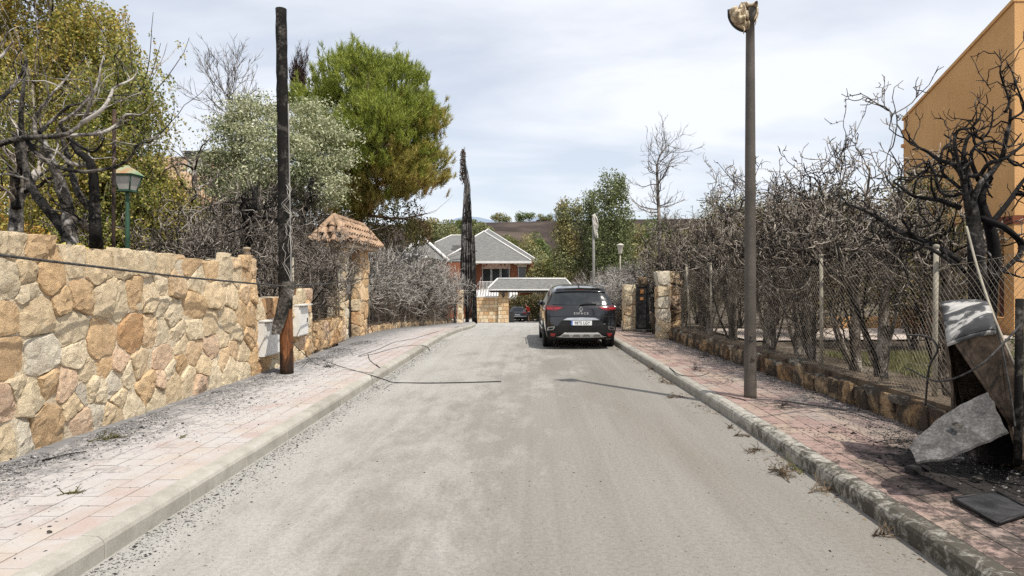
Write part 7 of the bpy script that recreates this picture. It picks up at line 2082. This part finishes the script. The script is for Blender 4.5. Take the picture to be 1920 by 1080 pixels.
# ---------------------------------------------------------------- grey hatchback in the drive
Yc = 60.0
hb = empty("parked_car", (0, 0, 0), "dark grey estate car parked in the drive behind the yellow stone pier", "car")
prof = [(0, .22), (.50, .22), (.78, .25), (.84, .38), (.87, .55), (.875, .72), (.86, .84), (.82, .92), (.76, 1.04), (.69, 1.16), (.61, 1.30), (.50, 1.38), (.3, 1.42), (0, 1.43)]
yrear = [.34, .26, .16, .10, .10, .13, .15, .18, .32, .46, .58, .62, .64, .64]
roof = ([0, .5, 1.2, 2.2, 2.8, 3.3, 3.7, 4.2], [1.40, 1.42, 1.44, 1.43, 1.36, 1.08, .98, .85])
K2 = Car(prof, yrear, [.08, .10, .12, .13, .13, .12, .11, .10, .09, .08, .08, .09, .10, .10], 4.2, roof, ([0, .5, 3.2, 4.2], [.99, 1, .98, .8]), .90)
K2.shell("body", [GREYP, CGLASS, GREYP], hb, (29, 39), 41)
K2.patch("rear_window", [(x * .56, 1.32 - .03 * abs(x) ** 3) for x in TX], [(x * .66, 1.00) for x in TX], CGLASS, hb, .005, 8, 30)
for s_ in (-1, 1):
    K2.patch("tail_light", [(s_ * .84, .93), (s_ * .50, .92)][::-s_], [(s_ * .85, .78), (s_ * .52, .78)][::-s_], REDL, hb, .012, 5, 14)
K2.patch("bumper_strip", [(x * .84, .55) for x in TX], [(x * .85, .47) for x in TX], SILVER, hb, .010, 3, 30)
K2.patch("lower_bumper", [(x * .84, .46) for x in TX], [(x * .80, .24) for x in TX], CLADD, hb, .010, 4, 30)
yt = float(K2.tail_y(np.array([0.0]), np.array([.66]))[0]); b = MB(); b.box((0, yt - .02, .67), (.52, .012, .11)); b.build("number_plate", PLATEW, hb)
for x, y in ((-.74, .85), (.74, .85), (-.74, 3.45), (.74, 3.45)): wheel(hb, x * 1.03, y, .31, .20, SILVER)
c = at(970.5, 600, Yc); hb.location = (c[0], Yc, float(G(Yc)))

# ---------------------------------------------------------------- person bending over the car boot
def skin(name, pts, edges, rad, mat, parent, sub=2, root=0):
    me = bpy.data.meshes.new(name); off = base_of(parent)
    me.from_pydata([tuple(np.array(p_) - off) for p_ in pts], edges, []); me.update()
    o = link(name, me, parent)
    m = o.modifiers.new("skin", 'SKIN'); m.use_smooth_shade = True
    for i, r_ in enumerate(rad):
        r2 = r_ if isinstance(r_, tuple) else (r_, r_)
        me.skin_vertices[0].data[i].radius = r2
    me.skin_vertices[0].data[root].use_root = True
    sbm = o.modifiers.new("round", 'SUBSURF'); sbm.levels = sub; sbm.render_levels = sub
    me.materials.append(mat)
    return o
Yp = 58.9; c = at(990.5, 602, Yp); z0 = float(G(Yp)); ox = c[0]
SKIN = plain("skin", (.42, .24, .16), 3, .6); SHIRT = plain("red_shirt_cloth", [(.3, (.50, .02, .02)), (.7, (.62, .035, .03))], 4, .8); SHORTS = plain("grey_shorts_cloth", (.06, .06, .07), 4, .9); HAIR = plain("dark_hair", (.02, .014, .01), 5, .7)
pe = empty("person", (ox, Yp, z0), "person in a red shirt and dark shorts bending over the grey car's boot", "person")
pz = lambda x, y, z: (ox + x, Yp + y, z0 + z)
pts = [pz(.06, 0, .93), pz(.02, 0, 1.12), pz(-.06, 0, 1.32), pz(-.12, 0, 1.44), pz(-.17, 0, 1.53), pz(-.21, 0, 1.60), pz(-.23, 0, 1.68), pz(-.235, 0, 1.74)]
ed = [(0, 1), (1, 2), (2, 3), (3, 4), (4, 5), (5, 6), (6, 7)]; rad = [.13, .125, .14, .12, .055, .075, .085, .06]
def chain(start, lst):
    prev = start
    for p_, r_ in lst:
        pts.append(p_); rad.append(r_); ed.append((prev, len(pts) - 1)); prev = len(pts) - 1
    return prev
for s_ in (-1, 1):
    chain(0, [(pz(.06, s_ * .09, .86), .095), (pz(.03, s_ * .11, .50), .062), (pz(.05, s_ * .11, .28), .055), (pz(.07, s_ * .11, .09), .036), (pz(.0, s_ * .12, .04), .036), (pz(-.13, s_ * .13, .025), .026)])
    wr = chain(3, [(pz(-.12, s_ * .19, 1.40), .058), (pz(-.22, s_ * .23, 1.16), .042), (pz(-.40, s_ * .20, 1.05), .032), (pz(-.46, s_ * .20, 1.03), .030)])
    for f_ in range(4): chain(wr, [(pz(-.50, s_ * (.17 + .02 * f_), 1.025), .009), (pz(-.535 + .006 * abs(f_ - 1), s_ * (.168 + .021 * f_), 1.005), .008)])
    chain(wr, [(pz(-.47, s_ * .155, 1.02), .010), (pz(-.50, s_ * .145, 1.00), .008)])
skin("body", pts, ed, rad, SKIN, pe)
pts = [pz(.06, 0, .90), pz(.02, 0, 1.12), pz(-.06, 0, 1.32), pz(-.125, 0, 1.45)]; ed = [(0, 1), (1, 2), (2, 3)]; rad = [.165, .155, .17, .13]
for s_ in (-1, 1): chain(3, [(pz(-.12, s_ * .19, 1.40), .085), (pz(-.17, s_ * .215, 1.27), .075)])
skin("shirt", pts, ed, rad, SHIRT, pe)
pts = [pz(.06, 0, .95), pz(.06, 0, .86)]; ed = [(0, 1)]; rad = [.16, .15]
for s_ in (-1, 1): chain(1, [(pz(.055, s_ * .10, .78), .115), (pz(.035, s_ * .115, .52), .09)])
skin("shorts", pts, ed, rad, SHORTS, pe)
skin("hair", [pz(-.20, 0, 1.70), pz(-.225, 0, 1.76)], [(0, 1)], [.095, .085], HAIR, pe)
for s_ in (-1, 1): b = MB(); b.box(pz(-.04, s_ * .12, .03), (.27, .09, .06)); b.build("shoe", plain("shoe", (.3, .28, .26), 4, .8) if s_ < 0 else bpy.data.materials["shoe"], pe)

# ---------------------------------------------------------------- litter: ash flakes, charcoal, dry twigs
def flakes(name, P, size, mat, label, cat):
    """Small curled flakes and lumps lying on the ground."""
    n = len(P)
    s = size * rng.lognormal(0, 0.45, n)
    a = rng.uniform(0, 2 * PI, n)
    el = rng.uniform(.25, 1.0, n)
    cx_, sx_ = np.cos(a), np.sin(a)
    tri = np.array([[-1, -.6, 0], [1, -.5, 0], [.8, .7, 0], [-.7, .6, 0], [0, 0, .75]])
    V = tri[None] * np.stack([s, s * el, s * rng.uniform(.25, .9, n)], 1)[:, None, :] * rng.uniform(.7, 1.3, (n, 5, 1))
    X = V[:, :, 0] * cx_[:, None] - V[:, :, 1] * sx_[:, None]; Yv = V[:, :, 0] * sx_[:, None] + V[:, :, 1] * cx_[:, None]
    W_ = np.stack([X, Yv, V[:, :, 2]], -1) + P[:, None, :]
    k = np.arange(n)[:, None] * 5
    b = MB(); b.add(W_.reshape(-1, 3), np.concatenate([k + np.array([0, 1, 4]), k + np.array([1, 2, 4]), k + np.array([2, 3, 4]), k + np.array([3, 0, 4])]))
    return tag(b.build(name, mat), label, cat, None, 'stuff')
ASHF = NT("ash_and_char_flakes"); g_ = ASHF.n('ShaderNodeNewGeometry')
ASHF.bsdf(ASHF.ramp(g_.outputs['Random Per Island'], [(0, (.012, .012, .012)), (.45, (.05, .048, .046)), (.7, (.17, .165, .16)), (1, (.42, .41, .39))]), .95, 0, .1); ASHF = ASHF.m
N = 42000
yy_ = 3.2 + 14 * rng.uniform(0, 1, N) ** 1.1
dd_ = np.abs(rng.normal(0, .55, N)) * np.where((yy_ > 7) & (yy_ < 12), 1.0, .62)
xx_ = -4.72 + dd_
cl = np.sin(xx_ * 5.1 + 2 * np.sin(yy_ * 1.7)) + np.sin(yy_ * 3.3 + xx_ * 2) + rng.normal(0, .8, N)
keep = (xx_ < -3.0) & (cl > -.3)
flakes("ash_litter", np.stack([xx_, yy_, G(yy_) + PAV_Z + .001], 1)[keep], .0058, ASHF, "dark ash and char flakes strewn along the foot of the rubble wall", "ash")
N = 900
yy_ = 3.0 + 9 * rng.uniform(0, 1, N); xx_ = rng.uniform(-4.7, -2.95, N)
flakes("charcoal_litter", np.stack([xx_, yy_, np.full(N, PAV_Z)], 1), .0075, ASHF, "loose charcoal crumbs scattered over the pale pink pavement", "charcoal")
N = 9000
yy_ = 4.6 + 12.5 * rng.uniform(0, 1, N); xx_ = np.array([XW(y) for y in yy_]) - np.abs(rng.normal(0, .32, N)) + .02
flakes("ash_litter", np.stack([xx_, yy_, G(yy_) + PAV_Z + .001], 1), .007, ASHF, "black ash litter along the foot of the burnt low wall", "ash")
N = 2600
yy_ = 4.2 + 3.0 * rng.uniform(0, 1, N); xx_ = rng.normal(3.75, .42, N); k_ = (xx_ > 2.75) & (xx_ < 4.3)
flakes("char_litter", np.stack([xx_, yy_, np.full(N, PAV_Z)], 1)[k_], .009, MAT['char_black'], "burnt black crumbs around the melted cabinet", "char")
N = 9000
yy_ = 3.4 + 16 * rng.uniform(0, 1, N) ** 1.3; xx_ = -2.74 + np.abs(rng.normal(0, .16, N))
flakes("gutter_litter", np.stack([xx_, yy_, G(yy_) + .001], 1), .0052, ASHF, "grey ash and grit gathered in the gutter below the pale kerb", "grit")
BRN = NT("dry_litter"); g_ = BRN.n('ShaderNodeNewGeometry'); BRN.bsdf(BRN.ramp(g_.outputs['Random Per Island'], [(0, (.03, .022, .016)), (.6, (.12, .085, .055)), (1, (.30, .22, .13))]), .95, 0, .1); BRN = BRN.m
N = 3600
yy_ = 4.0 + 14 * rng.uniform(0, 1, N); cl = np.sin(yy_ * 2.3) + np.sin(yy_ * 5.1 + 1); xx_ = np.array([XR(y) for y in yy_]) - .02 - np.abs(rng.normal(0, .15, N)); k_ = cl + rng.normal(0, .7, N) > .2
flakes("gutter_litter", np.stack([xx_, yy_, G(yy_) + .001], 1)[k_], .007, BRN, "brown dry litter in the gutter below the mossy kerb", "litter")
N = 1500
yy_ = 3.4 + 18 * rng.uniform(0, 1, N) ** 1.3; xx_ = rng.uniform(-2.5, 2.3, N)
flakes("road_grit", np.stack([xx_, yy_, G(yy_) + .001], 1), .0045, ASHF, "small dark crumbs scattered over the dusty road", "grit")

def dry_sprig(c, s, lab, mat, n=16, group=None, cat="twigs"):
    """A broken dry conifer sprig lying on the ground."""
    r0 = rng.uniform(0, 2 * PI)
    d = np.array([math.cos(r0), math.sin(r0), 0])
    P = crom([c, c + d * s * .5 + [0, 0, .03 * s / .3], c + d * s + rng.normal(0, .04, 3) * [1, 1, 0]], 8)[None]
    R = np.linspace(.006, .003, 8)[None]
    A, RA = spawn(P, R, n, .05, 1, .8, s * .42, 5, .25, -.03, .8, .5)
    A[:, :, 2] = np.maximum(A[:, :, 2], c[2] + .003)
    B2, RB = spawn(A, RA, 7, .1, 1, .7, s * .14, 4, .25, 0, .8, .5); B2[:, :, 2] = np.maximum(B2[:, :, 2], c[2] + .003)
    b = MB(); b.tubes(P, R, 4); b.tubes(A, RA, 3); b.tubes(B2, RB * .7, 3)
    return tag(b.build("dry_sprig", mat, None, tuple(c)), lab, cat, group)
SPR = plain("dry_sprig_brown", [(.3, (.05, .034, .022)), (.7, (.19, .13, .075))], 9, .9)
SPG = plain("dry_sprig_olive", [(.3, (.05, .05, .018)), (.7, (.17, .16, .05))], 9, .9)
SPB = plain("charred_sprig", [(.3, (.01, .01, .01)), (.7, (.06, .055, .05))], 9, .9)
for px, py, s, m, lab, pav in ((1480, 905, .34, SPR, "largest brown dried sprig in the gutter below the mossy kerb", 0), (1515, 925, .30, SPR, "brown sprig end lying out from the largest dried sprig", 0), (1500, 890, .26, SPG, "olive dried sprig against the mossy kerb", 0),
                          (1440, 880, .22, SPR, "small dried sprig just before the largest one", 0), (1425, 842, .26, SPR, "dried sprig in the gutter halfway to the lamp post", 0), (1375, 818, .18, SPR, "short dried sprig in the gutter nearer the lamp post", 0), (1370, 800, .15, SPR, "tiny dried twig by the kerb opposite the lamp post", 0),
                          (1635, 1005, .17, SPR, "reddish dried sprig alone near the photo's lower edge", 0), (1285, 745, .30, SPR, "dry twigs in the gutter where the lamp's shadow meets the kerb", 0), (1240, 715, .35, SPR, "loose dry twigs along the kerb behind the parked car", 0), (1215, 695, .3, SPR, "dry litter twigs close behind the parked car", 0),
                          (165, 828, .22, SPG, "olive moss-coloured sprig on the ashy pavement by the rubble wall", 1), (200, 824, .16, SPG, "second olive sprig beside the moss-coloured one", 1), (338, 822, .08, SPG, "small green tuft alone on the pale pavement", 1), (118, 926, .14, SPG, "thin olive sprig near the pale kerb", 1),
                          (620, 690, .4, SPB, "burnt twigs on the pavement beyond the charred pole", 1), (1470, 760, .3, SPB, "burnt twigs on the rose pavement by the lamp post", 1), (1300, 690, .4, SPB, "charred twigs on the ash bank by the low burnt wall", 1), (1330, 668, .4, SPB, "fine charred twigs below the ragged gate pier", 1), (1640, 830, .35, SPB, "charred twigs in front of the fallen panel", 1)):
    c = gp(px, py, PAV_Z + .002 if pav else .002)
    if not pav and c[0] > XR(c[1]) - .02: c[0] = XR(c[1]) - .04
    dry_sprig(c, s, lab, m)
def stick(pts, r0, r1, lab, m):
    P = crom(pts, 14); b = MB(); b.tube(P, np.linspace(r0, r1, 14) * (1 + .12 * rng.normal(size=14)), 7)
    return tag(b.build("charred_stick", m, None, tuple(P[0])), lab, "stick")
stick([gp(-60, 868) + [0, 0, .03], gp(0, 855) + [0, 0, .03], gp(50, 842) + [0, 0, .04], gp(100, 830) + [0, 0, .02]], .028, .012, "thick charred branch lying at the foot of the rubble wall", MAT['char'])
stick([gp(80, 866) + [0, 0, .01], gp(120, 856) + [0, 0, .015], gp(162, 848) + [0, 0, .01]], .009, .004, "thin charred stick below the thick charred branch", MAT['char_black'])
stick([gp(1398, 752) + [0, 0, .012], gp(1366, 744) + [0, 0, .01], gp(1335, 738) + [0, 0, .01]], .006, .004, "thin burnt twig beside the lamp post's foot", MAT['char_black'])
stick([gp(1255, 690) + [0, 0, .01], gp(1275, 705) + [0, 0, .02], gp(1310, 706) + [0, 0, .01], gp(1330, 700) + [0, 0, .01]], .008, .004, "crooked black twig on the rose pavement by the ash bank", MAT['char_black'])
for px, py, lab in ((265, 682 + 120, "dark charcoal lump on the ashy pavement near the wall"), (342, 795, "larger charcoal lump in the middle of the pavement"), (18, 862, "charcoal lump beside the thick charred branch"), (92, 1000, "black charcoal lump close to the pale kerb")):
    c = gp(px, py); bm = bmesh.new(); s = .020
    for _ in range(14): bm.verts.new(Vector(tuple(unit(rng.normal(size=3)) * [s, s * .8, s * .6] + [0, 0, s * .5])))
    bmesh.ops.convex_hull(bm, input=list(bm.verts)); me = bpy.data.meshes.new("charcoal_lump"); bm.to_mesh(me); bm.free(); me.materials.append(MAT['char_black'])
    tag(link("charcoal_lump", me, None, tuple(c)), lab, "charcoal")
